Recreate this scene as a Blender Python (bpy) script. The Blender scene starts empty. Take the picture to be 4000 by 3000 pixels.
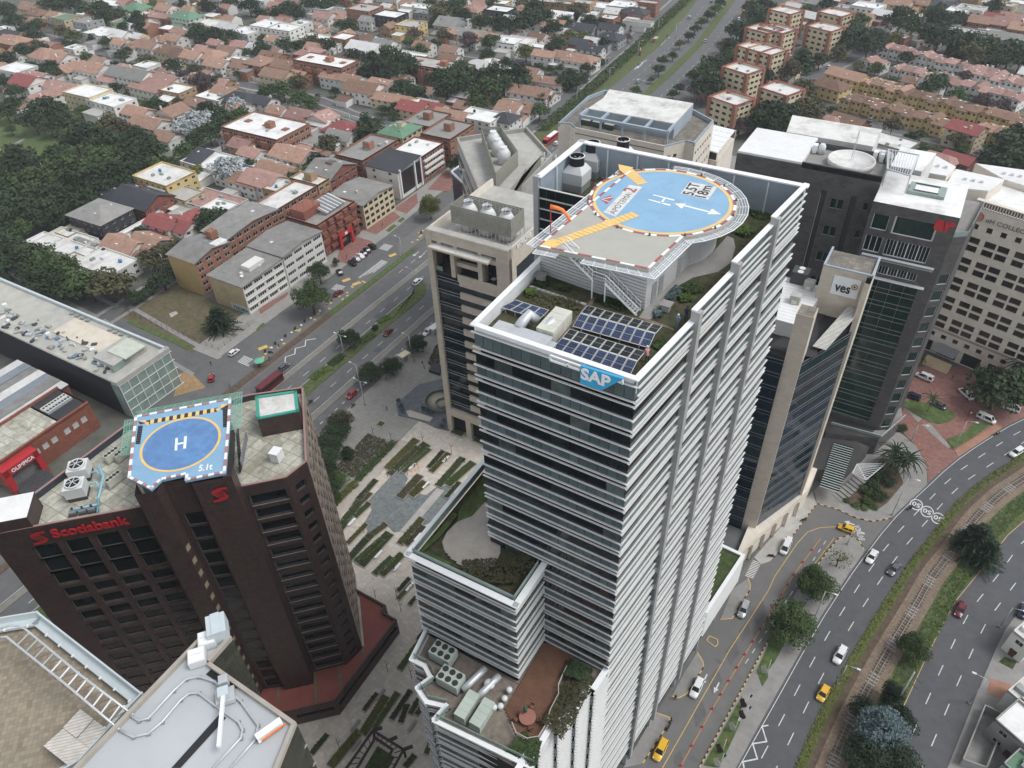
import bpy,bmesh,math,random
from mathutils import Vector,Matrix,noise
random.seed(7)
R=math.radians
scene=bpy.context.scene
col=scene.collection
# ---------------------------------------------------------------- camera
CAM_H,YAW,PITCH,ROLL,FPX=145.0,R(31.7),R(40.3),R(-2.35),2950.0
def _basis():
 f=Vector((0,math.cos(PITCH),-math.sin(PITCH))); r=Vector((1,0,0)); u=r.cross(f)
 c,s=math.cos(ROLL),math.sin(ROLL)
 m=Matrix.Rotation(YAW,3,'Z')
 return m@(c*r+s*u),m@(-s*r+c*u),m@f
CR,CU,CF=_basis()
cd=bpy.data.cameras.new('camera'); cam=bpy.data.objects.new('camera',cd); col.objects.link(cam)
cd.sensor_width=36.0; cd.lens=36.0*FPX/4000.0; cd.clip_start=1.0; cd.clip_end=9000.0
mw=Matrix((CR,CU,-CF)).transposed().to_4x4(); mw.translation=Vector((0,0,CAM_H)); cam.matrix_world=mw
scene.camera=cam
# ---------------------------------------------------------------- sky, sun, exposure (bright overcast)
SUN_EL,SUN_AZ=R(58),R(72)
w=bpy.data.worlds.new('World'); scene.world=w; w.use_nodes=True
nt=w.node_tree; bg=nt.nodes['Background']
sky=nt.nodes.new('ShaderNodeTexSky'); sky.sky_type='NISHITA'; sky.sun_disc=False
sky.sun_elevation=SUN_EL; sky.sun_rotation=SUN_AZ; sky.altitude=2600; sky.air_density=1.0; sky.dust_density=4.0; sky.ozone_density=1.0
hs=nt.nodes.new('ShaderNodeHueSaturation'); hs.inputs['Saturation'].default_value=0.22
nt.links.new(sky.outputs[0],hs.inputs['Color']); nt.links.new(hs.outputs[0],bg.inputs['Color']); bg.inputs["Strength"].default_value=0.15
sl=bpy.data.lights.new('sun','SUN'); sl.energy=1.15; sl.angle=R(24); sl.color=(1.0,0.985,0.96)
so=bpy.data.objects.new('sun',sl); col.objects.link(so)
sd=Vector((math.sin(SUN_AZ)*math.cos(SUN_EL),math.cos(SUN_AZ)*math.cos(SUN_EL),math.sin(SUN_EL)))
so.rotation_euler=(-sd).to_track_quat('-Z','Y').to_euler(); so.location=(0,0,400)
vs=scene.view_settings; vs.view_transform='Standard'; vs.look='None'; vs.gamma=1.0; vs.use_curve_mapping=False; vs.exposure=0.85
try:
 scene.cycles.max_bounces=5; scene.cycles.diffuse_bounces=3; scene.cycles.glossy_bounces=2; scene.cycles.transmission_bounces=2
 scene.cycles.transparent_max_bounces=6; scene.cycles.use_denoising=True; scene.cycles.caustics_reflective=False; scene.cycles.caustics_refractive=False
except Exception:pass
# ---------------------------------------------------------------- survey helpers: sight line -> point of the place at height z
def at(x,y,z=0.0):
 d=(x-2000)/FPX*CR-(y-1500)/FPX*CU+CF
 k=(z-CAM_H)/d.z
 return Vector((d.x*k,d.y*k,z))
def Q(c,r,x,y,z=0.0):return at(1000*c+x/2.212,750*r+y/2.212,z)
def Q2(c,r,x,y,z=0.0):v=Q(c,r,x,y,z); return (v.x,v.y)
# ---------------------------------------------------------------- objects
OFF={}
NAMES={}
def tag(o,label=None,cat=None,group=None,kind=None):
 if label:o['label']=label
 if cat:o['category']=cat
 if group:o['group']=group
 if kind:o['kind']=kind
 return o
def thing(name,loc,label,cat,group=None,rz=0.0):
 o=bpy.data.objects.new(name,None); col.objects.link(o); o.location=loc; o.rotation_euler.z=rz
 o.empty_display_size=0.5; OFF[o]=Vector(loc); return tag(o,label,cat,group)
def put(name,me,parent=None,loc=None,scale=None,rz=0.0,m=None):
 """link a mesh as a child; loc is in world metres (parents of such children are never rotated)"""
 o=bpy.data.objects.new(name,me); col.objects.link(o)
 off=OFF.get(parent,Vector()) if parent else Vector()
 if parent:o.parent=parent
 o.location=(Vector(loc)-off) if loc is not None else Vector()
 if scale:o.scale=scale
 if rz:o.rotation_euler.z=rz
 if m is not None:o.matrix_local=Matrix.Translation(-off)@m
 OFF[o]=off
 return o
class MB:
 def __init__(s):s.v=[]; s.f=[]; s.mi=[]; s.smooth=[]
 def face(s,pts,m=0,sm=False):
  i=len(s.v); s.v+=[tuple(p) for p in pts]; s.f.append(tuple(range(i,i+len(pts)))); s.mi.append(m); s.smooth.append(sm)
 def box(s,c,d,rz=0.0,m=0):
  x,y,z=d[0]/2,d[1]/2,d[2]/2; ca,sa=math.cos(rz),math.sin(rz); i=len(s.v)
  for dz in (-z,z):
   for a,b in ((-x,-y),(x,-y),(x,y),(-x,y)):
    s.v.append((c[0]+a*ca-b*sa,c[1]+a*sa+b*ca,c[2]+dz))
  for q in ((3,2,1,0),(4,5,6,7),(0,1,5,4),(1,2,6,5),(2,3,7,6),(3,0,4,7)):
   s.f.append(tuple(i+k for k in q)); s.mi.append(m); s.smooth.append(False)
 def prism(s,poly,z0,z1,m=0,mtop=None,bottom=False):
  i=len(s.v); n=len(poly)
  s.v+=[(p[0],p[1],z0) for p in poly]+[(p[0],p[1],z1) for p in poly]
  for k in range(n):
   k2=(k+1)%n; s.f.append((i+k,i+k2,i+n+k2,i+n+k)); s.mi.append(m); s.smooth.append(False)
  s.f.append(tuple(i+n+k for k in range(n))); s.mi.append(m if mtop is None else mtop); s.smooth.append(False)
  if bottom:s.f.append(tuple(i+k for k in reversed(range(n)))); s.mi.append(m); s.smooth.append(False)
 def hexa(s,b,t,m=0):
  """8 corners: four below, four above"""
  i=len(s.v); s.v+=[tuple(p) for p in b]+[tuple(p) for p in t]
  for q in ((3,2,1,0),(4,5,6,7),(0,1,5,4),(1,2,6,5),(2,3,7,6),(3,0,4,7)):
   s.f.append(tuple(i+k for k in q)); s.mi.append(m); s.smooth.append(False)
 def bar(s,a,b,t=0.05,m=0):
  a,b=Vector(a),Vector(b); d=b-a; L=d.length
  if L<1e-6:return
  d/=L; u=d.cross(Vector((0,0,1)))
  if u.length<1e-4:u=Vector((1,0,0))
  u.normalize(); w_=u.cross(d); u*=t/2; w_*=t/2
  s.hexa([a-u-w_,a+u-w_,a+u+w_,a-u+w_],[b-u-w_,b+u-w_,b+u+w_,b-u+w_],m)
 def lathe(s,c,prof,n=12,m=0,caps=True,sm=True):
  i=len(s.v)
  for r_,z in prof:
   for k in range(n):
    a=2*math.pi*k/n; s.v.append((c[0]+r_*math.cos(a),c[1]+r_*math.sin(a),c[2]+z))
  for j in range(len(prof)-1):
   for k in range(n):
    k2=(k+1)%n; s.f.append((i+j*n+k,i+j*n+k2,i+(j+1)*n+k2,i+(j+1)*n+k)); s.mi.append(m); s.smooth.append(sm)
  if caps:
   s.f.append(tuple(i+(len(prof)-1)*n+k for k in range(n))); s.mi.append(m); s.smooth.append(False)
   s.f.append(tuple(i+k for k in reversed(range(n)))); s.mi.append(m); s.smooth.append(False)
 def tube(s,pts,rad,n=6,m=0):
  pts=[Vector(p) for p in pts]; i=len(s.v); N=len(pts)
  rad=rad if isinstance(rad,(list,tuple)) else [rad]*N
  for j,p in enumerate(pts):
   d=(pts[min(j+1,N-1)]-pts[max(j-1,0)]).normalized(); u=d.cross(Vector((0.13,0.21,1)))
   if u.length<1e-3:u=Vector((1,0,0))
   u.normalize(); w_=d.cross(u)
   for k in range(n):
    a=2*math.pi*k/n; s.v.append(tuple(p+(u*math.cos(a)+w_*math.sin(a))*rad[j]))
  for j in range(N-1):
   for k in range(n):
    k2=(k+1)%n; s.f.append((i+j*n+k,i+j*n+k2,i+(j+1)*n+k2,i+(j+1)*n+k)); s.mi.append(m); s.smooth.append(True)
  s.f.append(tuple(i+(N-1)*n+k for k in range(n))); s.mi.append(m); s.smooth.append(False)
  s.f.append(tuple(i+k for k in reversed(range(n)))); s.mi.append(m); s.smooth.append(False)
 def mesh(s,name,mats,off=None):
  me=bpy.data.meshes.new(name)
  v=s.v if off is None else [(p[0]-off[0],p[1]-off[1],p[2]-off[2]) for p in s.v]
  me.from_pydata(v,[],s.f)
  for m_ in (mats if isinstance(mats,(list,tuple)) else [mats]):me.materials.append(m_)
  if any(s.mi):me.polygons.foreach_set('material_index',s.mi)
  if any(s.smooth):me.polygons.foreach_set('use_smooth',s.smooth)
  me.update(); return me
 def build(s,name,mats,parent=None,base=None):
  """world-space vertices; top-level things get their origin at their base"""
  if parent:
   off=OFF[parent]; o=put(name,s.mesh(name,mats,off),parent); return o
  if base is None:
   xs=[p[0] for p in s.v]; ys=[p[1] for p in s.v]; base=Vector(((min(xs)+max(xs))/2,(min(ys)+max(ys))/2,min(p[2] for p in s.v)))
  o=bpy.data.objects.new(name,s.mesh(name,mats,base)); col.objects.link(o); o.location=base; OFF[o]=Vector(base); return o
_cube={}
def cube(m):
 if m not in _cube:
  b=MB(); b.box((0,0,0),(1,1,1)); _cube[m]=b.mesh('block',m)
 return _cube[m]
def piece(name,m,parent,c,d,rz=0.0):return put(name,cube(m),parent,c,d,rz)
def slab4(name,m,parent,p,t):
 """a plate on four corner points, t thick"""
 p=[Vector(a) for a in p]; n=(p[1]-p[0]).cross(p[3]-p[0]).normalized()*t
 b=MB(); b.hexa([a-n for a in p],p); return b.build(name,m,parent)
LIM={}
class Many:
 """alike pieces of one thing: the first `cap` are parts, the rest one part of kind stuff"""
 def __init__(s,name,m,parent,cap=300):s.n=0; s.name=name; s.m=m; s.p=parent; s.cap=cap; s.mb=MB()
 def add(s,c,d,rz=0.0):
  s.n+=1
  if s.n<=s.cap:piece(s.name,s.m,s.p,c,d,rz)
  else:s.mb.box(c,d,rz)
 def done(s):
  if s.mb.f:tag(s.mb.build(s.name+'_field',s.m,s.p),kind='stuff')
  # ---------------------------------------------------------------- walls with openings
def wall(mb,a,b,z0,z1,holes=(),depth=0.18,m=0,mrev=None):
 """vertical wall from a to b (outside on the right hand), holes = (u0, u1, w0, w1) in metres along / above z0"""
 a=Vector((a[0],a[1],0)); b=Vector((b[0],b[1],0)); L=(b-a).length
 if L<1e-4:return
 t=(b-a)/L; n=Vector((t.y,-t.x,0)); Hh=z1-z0
 hs_=[(max(0,h[0]),min(L,h[1]),max(0,h[2]),min(Hh,h[3])) for h in holes]
 us=sorted({0.0,L,*[round(h[0],3) for h in hs_],*[round(h[1],3) for h in hs_]})
 P=lambda u,w_,dd=0.0:a+t*u-n*dd+Vector((0,0,z0+w_))
 mrev=m if mrev is None else mrev
 for i in range(len(us)-1):
  u0,u1=us[i],us[i+1]
  if u1-u0<1e-3:continue
  um=(u0+u1)/2
  cut=sorted((h[2],h[3]) for h in hs_ if h[0]-1e-3<=um<=h[1]+1e-3)
  w0=0.0
  for c0,c1 in cut+[(Hh,Hh)]:
   if c0-w0>1e-3:mb.face([P(u0,w0),P(u1,w0),P(u1,c0),P(u0,c0)],m)
   w0=max(w0,c1)
 if depth>0:
  for u0,u1,c0,c1 in hs_:
   mb.face([P(u0,c0),P(u0,c0,depth),P(u0,c1,depth),P(u0,c1)],mrev)
   mb.face([P(u1,c0,depth),P(u1,c0),P(u1,c1),P(u1,c1,depth)],mrev)
   mb.face([P(u0,c0,depth),P(u0,c0),P(u1,c0),P(u1,c0,depth)],mrev)
   mb.face([P(u0,c1),P(u0,c1,depth),P(u1,c1,depth),P(u1,c1)],mrev)
def frame_at(a,b):
 a=Vector((a[0],a[1],0)); b=Vector((b[0],b[1],0)); L=(b-a).length; t=(b-a)/L
 return a,t,Vector((t.y,-t.x,0)),L,math.atan2(t.y,t.x)
_win={}
def winmesh(fr,gl,mull):
 k=(fr,gl,mull)
 if k not in _win:
  b=MB(); e=0.06
  b.face([(-.5,0,-.5),(.5,0,-.5),(.5,0,.5),(-.5,0,.5)],1)
  for x0,x1,z0,z1 in [(-.5,.5,-.5,-.5+e),(-.5,.5,.5-e,.5),(-.5,-.5+e*.7,-.5+e,.5-e),(.5-e*.7,.5,-.5+e,.5-e)]+[((i+1)/(mull+1)-.5-e*.3,(i+1)/(mull+1)-.5+e*.3,-.5+e,.5-e) for i in range(mull)]:
   b.box(((x0+x1)/2,-.5,(z0+z1)/2),(x1-x0,1.0,z1-z0),0,0)
  _win[k]=b.mesh('window',[fr,gl])
 return _win[k]
def windows(parent,a,b,z0,holes,depth,fr,gl,mull=1,name='window'):
 a,t,n,L,ang=frame_at(a,b); me=winmesh(fr,gl,mull)
 for u0,u1,w0,w1 in holes:
  c=a+t*((u0+u1)/2)-n*(depth-0.01)+Vector((0,0,z0+(w0+w1)/2))
  put(name,me,parent,c,(u1-u0,0.05,w1-w0),ang)
def grid_holes(L,H_,n,rows,ww,wh,sill,pitch,m0=None):
 """n columns of windows ww x wh, one row per storey"""
 out=[]; step=L/n if m0 is None else (L-2*m0)/n
 for r_ in range(rows):
  for i in range(n):
   u=(m0 or 0)+step*(i+.5); z=r_*pitch+sill
   if z+wh<H_:out.append((u-ww/2,u+ww/2,z,z+wh))
 return out
def txt(name,body,m,parent,o,xd,yd,w_=None,h=None,ext=0.05,bold=0.0,slant=0.0):
 """lettering: lower left corner o, reading along xd, up along yd, fitted to w_ x h metres"""
 cu=bpy.data.curves.new('lettering','FONT'); cu.body=body; cu.size=1.0; cu.extrude=0.0; cu.offset=bold; cu.shear=slant; cu.resolution_u=3
 ob=bpy.data.objects.new('lettering',cu); col.objects.link(ob)
 dg=bpy.context.evaluated_depsgraph_get(); me=bpy.data.meshes.new_from_object(ob.evaluated_get(dg))
 bpy.data.objects.remove(ob); bpy.data.curves.remove(cu)
 vs_=me.vertices; x0=min(v.co.x for v in vs_); x1=max(v.co.x for v in vs_); y0=min(v.co.y for v in vs_); y1=max(v.co.y for v in vs_)
 sx=w_/(x1-x0) if w_ else h/(y1-y0); sy=h/(y1-y0) if h else sx
 xd=Vector(xd).normalized(); yd=Vector(yd).normalized(); n=xd.cross(yd); o=Vector(o)
 b=MB(); P=[o+xd*((v.co.x-x0)*sx)+yd*((v.co.y-y0)*sy) for v in vs_]
 for pl in me.polygons:b.face([P[i]+n*ext for i in pl.vertices])
 ec={}
 for pl in me.polygons:
  vv=list(pl.vertices)
  for i in range(len(vv)):k=(vv[i],vv[(i+1)%len(vv)]); ec[tuple(sorted(k))]=None if tuple(sorted(k)) in ec else k
 for k in ec.values():
  if k:b.face([P[k[0]],P[k[1]],P[k[1]]+n*ext,P[k[0]]+n*ext])
 bpy.data.meshes.remove(me)
 return b.build(name,m,parent)
 # ---------------------------------------------------------------- materials
MATS={}
def M(name,c,rough=0.75,var=0.12,scale=0.6,metal=0.0,spec=0.5,pat=None,ps=1.0,pc=None,ov=0.0,bump=0.0,stain=0.0,sc=None,ss=0.15,pm=0.03,bv=.2):
 if name in MATS:return MATS[name]
 m=bpy.data.materials.new(name); m.use_nodes=True; t=m.node_tree; bs=t.nodes['Principled BSDF']; N=t.nodes.new; L=t.links.new
 bs.inputs['Roughness'].default_value=rough; bs.inputs['Metallic'].default_value=metal; bs.inputs['Specular IOR Level'].default_value=spec
 geo=N('ShaderNodeNewGeometry'); pos=geo.outputs['Position']
 no=N('ShaderNodeTexNoise'); no.inputs['Scale'].default_value=scale; no.inputs['Detail'].default_value=5; no.inputs['Roughness'].default_value=0.65; L(pos,no.inputs['Vector'])
 mix=N('ShaderNodeMix'); mix.data_type='RGBA'
 c=Vector(c[:3]); lo=c*(1-var); hi=Vector([min(1,k) for k in c*(1+var)])
 rp=N('ShaderNodeMapRange'); rp.inputs['From Min'].default_value=.3; rp.inputs['From Max'].default_value=.7; L(no.outputs[0],rp.inputs['Value'])
 mix.inputs['A'].default_value=(*lo,1); mix.inputs['B'].default_value=(*hi,1); L(rp.outputs[0],mix.inputs['Factor'])
 out=mix.outputs['Result']; hgt=no.outputs[0]
 if pat:
  vec=pos
  if pat[0]=='w':
   sp=N('ShaderNodeSeparateXYZ'); L(pos,sp.inputs[0])
   ad=N('ShaderNodeMath'); ad.operation='MULTIPLY_ADD'; L(sp.outputs[0],ad.inputs[0]); ad.inputs[1].default_value=0.93
   ml=N('ShaderNodeMath'); ml.operation='MULTIPLY'; L(sp.outputs[1],ml.inputs[0]); ml.inputs[1].default_value=1.07; L(ml.outputs[0],ad.inputs[2])
   cb=N('ShaderNodeCombineXYZ'); L(ad.outputs[0],cb.inputs[0]); L(sp.outputs[2],cb.inputs[1]); vec=cb.outputs[0]
  elif pat[0] in 'ry':
   mp=N('ShaderNodeMapping'); mp.inputs['Rotation'].default_value=(0,0,R(90) if pat[0]=='y' else R(float(pat[2:] or 0))); L(pos,mp.inputs['Vector']); vec=mp.outputs[0]
  kind=pat[1]
  m2=N('ShaderNodeMix'); m2.data_type='RGBA'; pcv=pc or tuple(c*0.55); m2.inputs['B'].default_value=(*pcv[:3],1)
  if kind in 'bt':
   br=N('ShaderNodeTexBrick'); br.offset=0.5 if kind=='b' else 0.0; L(vec,br.inputs['Vector']); br.inputs['Scale'].default_value=1.0
   br.inputs['Brick Width'].default_value=ps*(2.2 if kind=='b' else 1.0); br.inputs['Row Height'].default_value=ps; br.inputs['Mortar Size'].default_value=ps*pm
   br.inputs['Color1'].default_value=(1-bv,1-bv,1-bv,1); br.inputs['Color2'].default_value=(1+bv,1+bv,1+bv,1); br.inputs['Mortar'].default_value=(1,1,1,1); br.inputs['Bias'].default_value=0.0
   mu=N('ShaderNodeMix'); mu.data_type='RGBA'; mu.blend_type='MULTIPLY'; mu.inputs['Factor'].default_value=1.0; L(out,mu.inputs['A']); L(br.outputs['Color'],mu.inputs['B'])
   L(mu.outputs['Result'],m2.inputs['A']); L(br.outputs['Fac'],m2.inputs['Factor'])
  else:
   wv=N('ShaderNodeTexWave'); wv.wave_type='BANDS'; wv.bands_direction='X'; L(vec,wv.inputs['Vector']); wv.inputs['Scale'].default_value=0.314/ps; wv.inputs['Distortion'].default_value=0.4; wv.inputs['Detail Scale'].default_value=3
   mr=N('ShaderNodeMapRange'); mr.inputs['From Min'].default_value=.62; mr.inputs['From Max'].default_value=.95; L(wv.outputs['Fac'],mr.inputs['Value']); mr.inputs['To Max'].default_value=0.6
   L(out,m2.inputs['A']); L(mr.outputs[0],m2.inputs['Factor']); hgt=wv.outputs['Fac']
  out=m2.outputs['Result']
 if stain>0:
  n3=N('ShaderNodeTexNoise'); n3.inputs['Scale'].default_value=ss; n3.inputs['Detail'].default_value=8; n3.inputs['Roughness'].default_value=.7; L(pos,n3.inputs['Vector'])
  mr=N('ShaderNodeMapRange'); mr.inputs['From Min'].default_value=.48; mr.inputs['From Max'].default_value=.68; mr.inputs['To Max'].default_value=stain; L(n3.outputs[0],mr.inputs['Value'])
  m3=N('ShaderNodeMix'); m3.data_type='RGBA'; m3.inputs['B'].default_value=(*(sc or tuple(c*.4))[:3],1); L(out,m3.inputs['A']); L(mr.outputs[0],m3.inputs['Factor']); out=m3.outputs['Result']
 if ov>0:
  oi=N('ShaderNodeObjectInfo'); mr=N('ShaderNodeMapRange'); mr.inputs['To Min'].default_value=1-ov; mr.inputs['To Max'].default_value=1+ov; L(oi.outputs['Random'],mr.inputs['Value'])
  mu=N('ShaderNodeVectorMath'); mu.operation='SCALE'; L(out,mu.inputs[0]); L(mr.outputs[0],mu.inputs['Scale']); out=mu.outputs[0]
 L(out,bs.inputs['Base Color'])
 if bump>0:
  bp=N('ShaderNodeBump'); bp.inputs['Strength'].default_value=bump; bp.inputs['Distance'].default_value=0.15; L(hgt,bp.inputs['Height']); L(bp.outputs[0],bs.inputs['Normal'])
 MATS[name]=m; return m
asphalt=M('asphalt',(.118,.118,.117),.85,.16,.35,stain=.5,sc=(.15,.148,.145),ss=.05)
asphalt_d=M('asphalt_new',(.083,.086,.092),.8,.14,.5,stain=.4,sc=(.11,.11,.112),ss=.07)
lane_grey=M('service_lane_paving',(.155,.15,.145),.85,.12,.4,stain=.5,sc=(.11,.107,.107),ss=.1)
concrete=M('concrete',(.27,.26,.245),.85,.15,.5,stain=.4,sc=(.18,.17,.155),ss=.12)
concrete_l=M('pale_concrete',(.42,.41,.38),.85,.12,.5,stain=.45,sc=(.25,.23,.2),ss=.15)
conc_med=M('concrete_median',(.21,.2,.175),.9,.2,.8,stain=.5,sc=(.12,.115,.1),ss=.2)
pave=M('sidewalk_slabs',(.3,.29,.265),.85,.1,.6,pat='xt',ps=1.2,pc=(.22,.21,.195),stain=.4,sc=(.22,.21,.19),bv=.07)
plaza_m=M('plaza_slats',(.55,.5,.43),.8,.14,.8,pat='xt',ps=.9,pc=(.45,.405,.34),stain=.5,sc=(.42,.375,.31),ss=.15,bv=.09)
redpave=M('red_brick_paving',(.24,.115,.095),.85,.2,.7,pat='xb',ps=.25,pc=(.14,.08,.07),stain=.5,sc=(.28,.17,.14),ss=.15)
orangepave=M('orange_paving',(.36,.19,.13),.85,.15,.7,stain=.3)
paint_w=M('road_paint_white',(.62,.62,.6),.8,.2,1.5,stain=.4,sc=(.3,.3,.3),ss=.8)
paint_y=M('road_paint_yellow',(.62,.43,.12),.8,.2,1.5,stain=.3,sc=(.3,.25,.12),ss=.8)
paint_r=M('road_paint_red',(.38,.15,.12),.8,.2,1.5,stain=.5,sc=(.2,.15,.14),ss=.8)
grass=M('lawn',(.075,.115,.032),.95,.4,.7,bump=.6,stain=.5,sc=(.13,.12,.05),ss=.3)
grass2=M('rough_grass',(.088,.108,.035),.95,.45,.9,bump=.8,stain=.6,sc=(.055,.085,.028),ss=.35)
soil=M('bare_soil',(.105,.075,.052),.95,.35,.8,bump=.5,stain=.6,sc=(.06,.06,.03),ss=.3)
gravel=M('track_ballast',(.205,.155,.115),.95,.4,2.5,bump=.8,stain=.5,sc=(.13,.1,.075),ss=.3)
ground_m=M('town_ground',(.115,.115,.10),.95,.3,.12,stain=.75,sc=(.05,.065,.035),ss=.05)
white=M('white_metal',(.80,.81,.81),.45,.05,.8,stain=.25,sc=(.6,.6,.58),ss=.6)
white_rf=M('white_roof_membrane',(.76,.76,.74),.7,.08,.4,stain=.7,sc=(.42,.4,.36),ss=.12)
white_dirty=M('white_roof_dirty',(.66,.65,.62),.75,.1,.4,stain=.8,sc=(.33,.32,.28),ss=.16)
whitewall=M('white_render',(.68,.67,.63),.85,.07,.5,stain=.35,sc=(.45,.43,.38),ss=.25,ov=.1)
creamwall=M('cream_render',(.58,.5,.34),.85,.08,.5,stain=.3,sc=(.42,.35,.22),ss=.25,ov=.1)
yellowwall=M('yellow_render',(.58,.44,.2),.85,.08,.5,stain=.3,sc=(.42,.3,.14),ss=.25,ov=.08)
greywall=M('grey_render',(.3,.3,.29),.85,.1,.5,stain=.3,ov=.12)
darkwall=M('charcoal_cladding',(.03,.032,.036),.6,.2,.5,ov=.2)
brick=M('orange_brick',(.29,.14,.09),.9,.15,.6,pat='wb',ps=.22,pc=(.24,.13,.09),stain=.3,sc=(.2,.085,.05),ss=.2,ov=.1)
brick_r=M('red_brick',(.24,.085,.055),.9,.15,.6,pat='wb',ps=.22,pc=(.18,.08,.06),stain=.35,sc=(.15,.06,.045),ss=.2,ov=.08)
brick_b=M('buff_brick',(.36,.24,.13),.9,.15,.6,pat='wb',ps=.22,pc=(.28,.19,.12),stain=.3,sc=(.25,.16,.09),ss=.2,ov=.08)
maroon=M('maroon_tile',(.06,.038,.035),.5,.22,.5,pat='wt',ps=.55,pc=(.035,.022,.02),stain=.35,sc=(.045,.028,.026),ss=.2)
stone=M('beige_stone',(.55,.49,.4),.8,.06,.5,pat='wb',ps=.6,pc=(.43,.38,.3),stain=.3,sc=(.42,.36,.28),ss=.2,bv=.06)
stone_p=M('pale_stone',(.67,.61,.525),.8,.05,.5,pat='wb',ps=.8,pc=(.56,.51,.44),stain=.3,sc=(.55,.49,.4),ss=.2,bv=.05)
blackstone=M('black_stone',(.078,.075,.074),.5,.25,.5,pat='wb',ps=.6,pc=(.05,.048,.047),stain=.5,sc=(.11,.1,.094),ss=.3)
tile_o=M('terracotta_tile',(.35,.215,.155),.9,.2,.5,pat='ys',ps=.45,pc=(.25,.145,.105),stain=.75,sc=(.2,.13,.1),ss=.55,ov=.24,bump=.3)
tile_p=M('pink_tile',(.37,.22,.185),.9,.2,.5,pat='ys',ps=.45,pc=(.27,.155,.13),stain=.7,sc=(.23,.14,.12),ss=.55,ov=.2,bump=.3)
tile_b=M('brown_tile',(.21,.125,.085),.9,.22,.5,pat='ys',ps=.45,pc=(.14,.08,.06),stain=.7,sc=(.12,.085,.065),ss=.55,ov=.2,bump=.3)
tile_r=M('red_tile',(.27,.075,.07),.85,.2,.5,pat='ys',ps=.45,pc=(.19,.05,.05),stain=.4,sc=(.17,.08,.07),ss=.25,ov=.1)
tile_g=M('green_sheet',(.13,.25,.16),.7,.12,.5,pat='ys',ps=.6,pc=(.09,.18,.12),stain=.3)
tile_d=M('dark_slate',(.04,.043,.05),.75,.2,.5,pat='ys',ps=.5,pc=(.025,.028,.033),stain=.3,sc=(.09,.09,.09),ov=.15)
sheet=M('fibre_cement_sheet',(.25,.245,.23),.85,.18,.5,pat='xs',ps=.8,pc=(.17,.165,.155),stain=.6,sc=(.15,.14,.12),ss=.2,ov=.12)
sheet_w=M('pale_sheet',(.6,.6,.58),.6,.1,.5,pat='xs',ps=.7,pc=(.46,.46,.45),stain=.5,sc=(.38,.36,.33),ss=.15,ov=.1)
sheet_wy=M('pale_sheet_seams',(.74,.74,.72),.6,.06,.5,pat='ys',ps=1.1,pc=(.55,.55,.55),stain=.35,sc=(.5,.48,.44),ss=.12)
roofgrav=M('weathered_roof_deck',(.2,.18,.15),.95,.35,1.2,stain=.8,sc=(.1,.09,.075),ss=.25,pat='xt',ps=1.4,pc=(.13,.12,.1))
roofstone=M('lichen_roof_paving',(.44,.43,.36),.95,.25,1.0,stain=.8,sc=(.2,.18,.12),ss=.3,pat='xt',ps=2.2,pc=(.25,.24,.19))
glass_d=M('dark_glass',(.012,.016,.018),.1,.5,.25,spec=.4,ov=.4)
glass_g=M('green_glass',(.010,.03,.024),.06,.4,.12,spec=.6)
glass_b=M('blue_glass',(.008,.02,.03),.06,.5,.12,spec=.6)
glass_h=M('house_glass',(.02,.024,.027),.1,.5,.3,spec=.5,ov=.5)
span=M('grey_spandrel_glass',(.085,.112,.115),.22,.15,.3,spec=.3,ov=.2)
pale_glass=M('pale_green_glass',(.22,.29,.26),.08,.25,.3,spec=.6)
frame_d=M('dark_frame',(.05,.05,.052),.5,.1)
frame_w=M('white_frame',(.66,.66,.65),.5,.05)
alu=M('aluminium',(.42,.43,.44),.35,.08,.5,metal=.4)
steel=M('galvanised_steel',(.52,.54,.55),.4,.1,.8,metal=.3)
grey_fin=M('grey_fin',(.34,.34,.335),.55,.08,.5)
grey_clad=M('grey_lap_cladding',(.44,.44,.43),.6,.06,.5,stain=.25,sc=(.33,.33,.32),ss=.3)
bluegrey=M('blue_grey_paint',(.33,.39,.44),.6,.08,.5,stain=.3)
black_m=M('black_plastic',(.018,.018,.02),.5,.2)
dark_in=M('dark_interior',(.012,.012,.012),.9,.2)
deckwood=M('weathered_timber',(.47,.43,.375),.85,.18,.6,pat='xs',ps=.28,pc=(.3,.265,.225),stain=.35,sc=(.36,.32,.275),ss=.3)
redwood=M('brown_timber',(.16,.075,.042),.75,.2,.6,pat='xs',ps=.28,pc=(.08,.04,.025),stain=.4,sc=(.22,.14,.09),ss=.25)
padblue=M('helipad_blue',(.23,.40,.56),.7,.12,.5,stain=.6,sc=(.17,.32,.47),ss=.25)
padblue2=M('helipad_deep_blue',(.11,.23,.45),.6,.15,.5,stain=.6,sc=(.14,.33,.58),ss=.25)
padgrey=M('helipad_grey',(.40,.39,.345),.8,.05,.5,stain=.2)
yellow=M('yellow_paint',(.78,.52,.17),.7,.08,.8,stain=.25,sc=(.6,.42,.2))
redpaint=M('faded_red_paint',(.33,.1,.1),.7,.12,.8)
red_sign=M('red_sign',(.45,.025,.03),.5,.05)
orange=M('orange_fabric',(.85,.22,.05),.7,.08)
blue_sign=M('blue_sign',(.05,.36,.62),.4,.12,.5)
mesh_g=M('pale_net',(.55,.6,.63),.5,.1)
ac_white=M('machine_white',(.66,.67,.66),.55,.06,.5,stain=.3,sc=(.5,.49,.46),ss=.5)
ac_cream=M('machine_cream',(.60,.60,.52),.6,.06,.5,stain=.3)
ac_green=M('machine_pale_green',(.44,.50,.44),.6,.06,.5,stain=.3)
planting=M('planting',(.05,.075,.022),.95,.5,1.3,bump=.9,stain=.5,sc=(.09,.075,.03),ss=.6)
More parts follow.
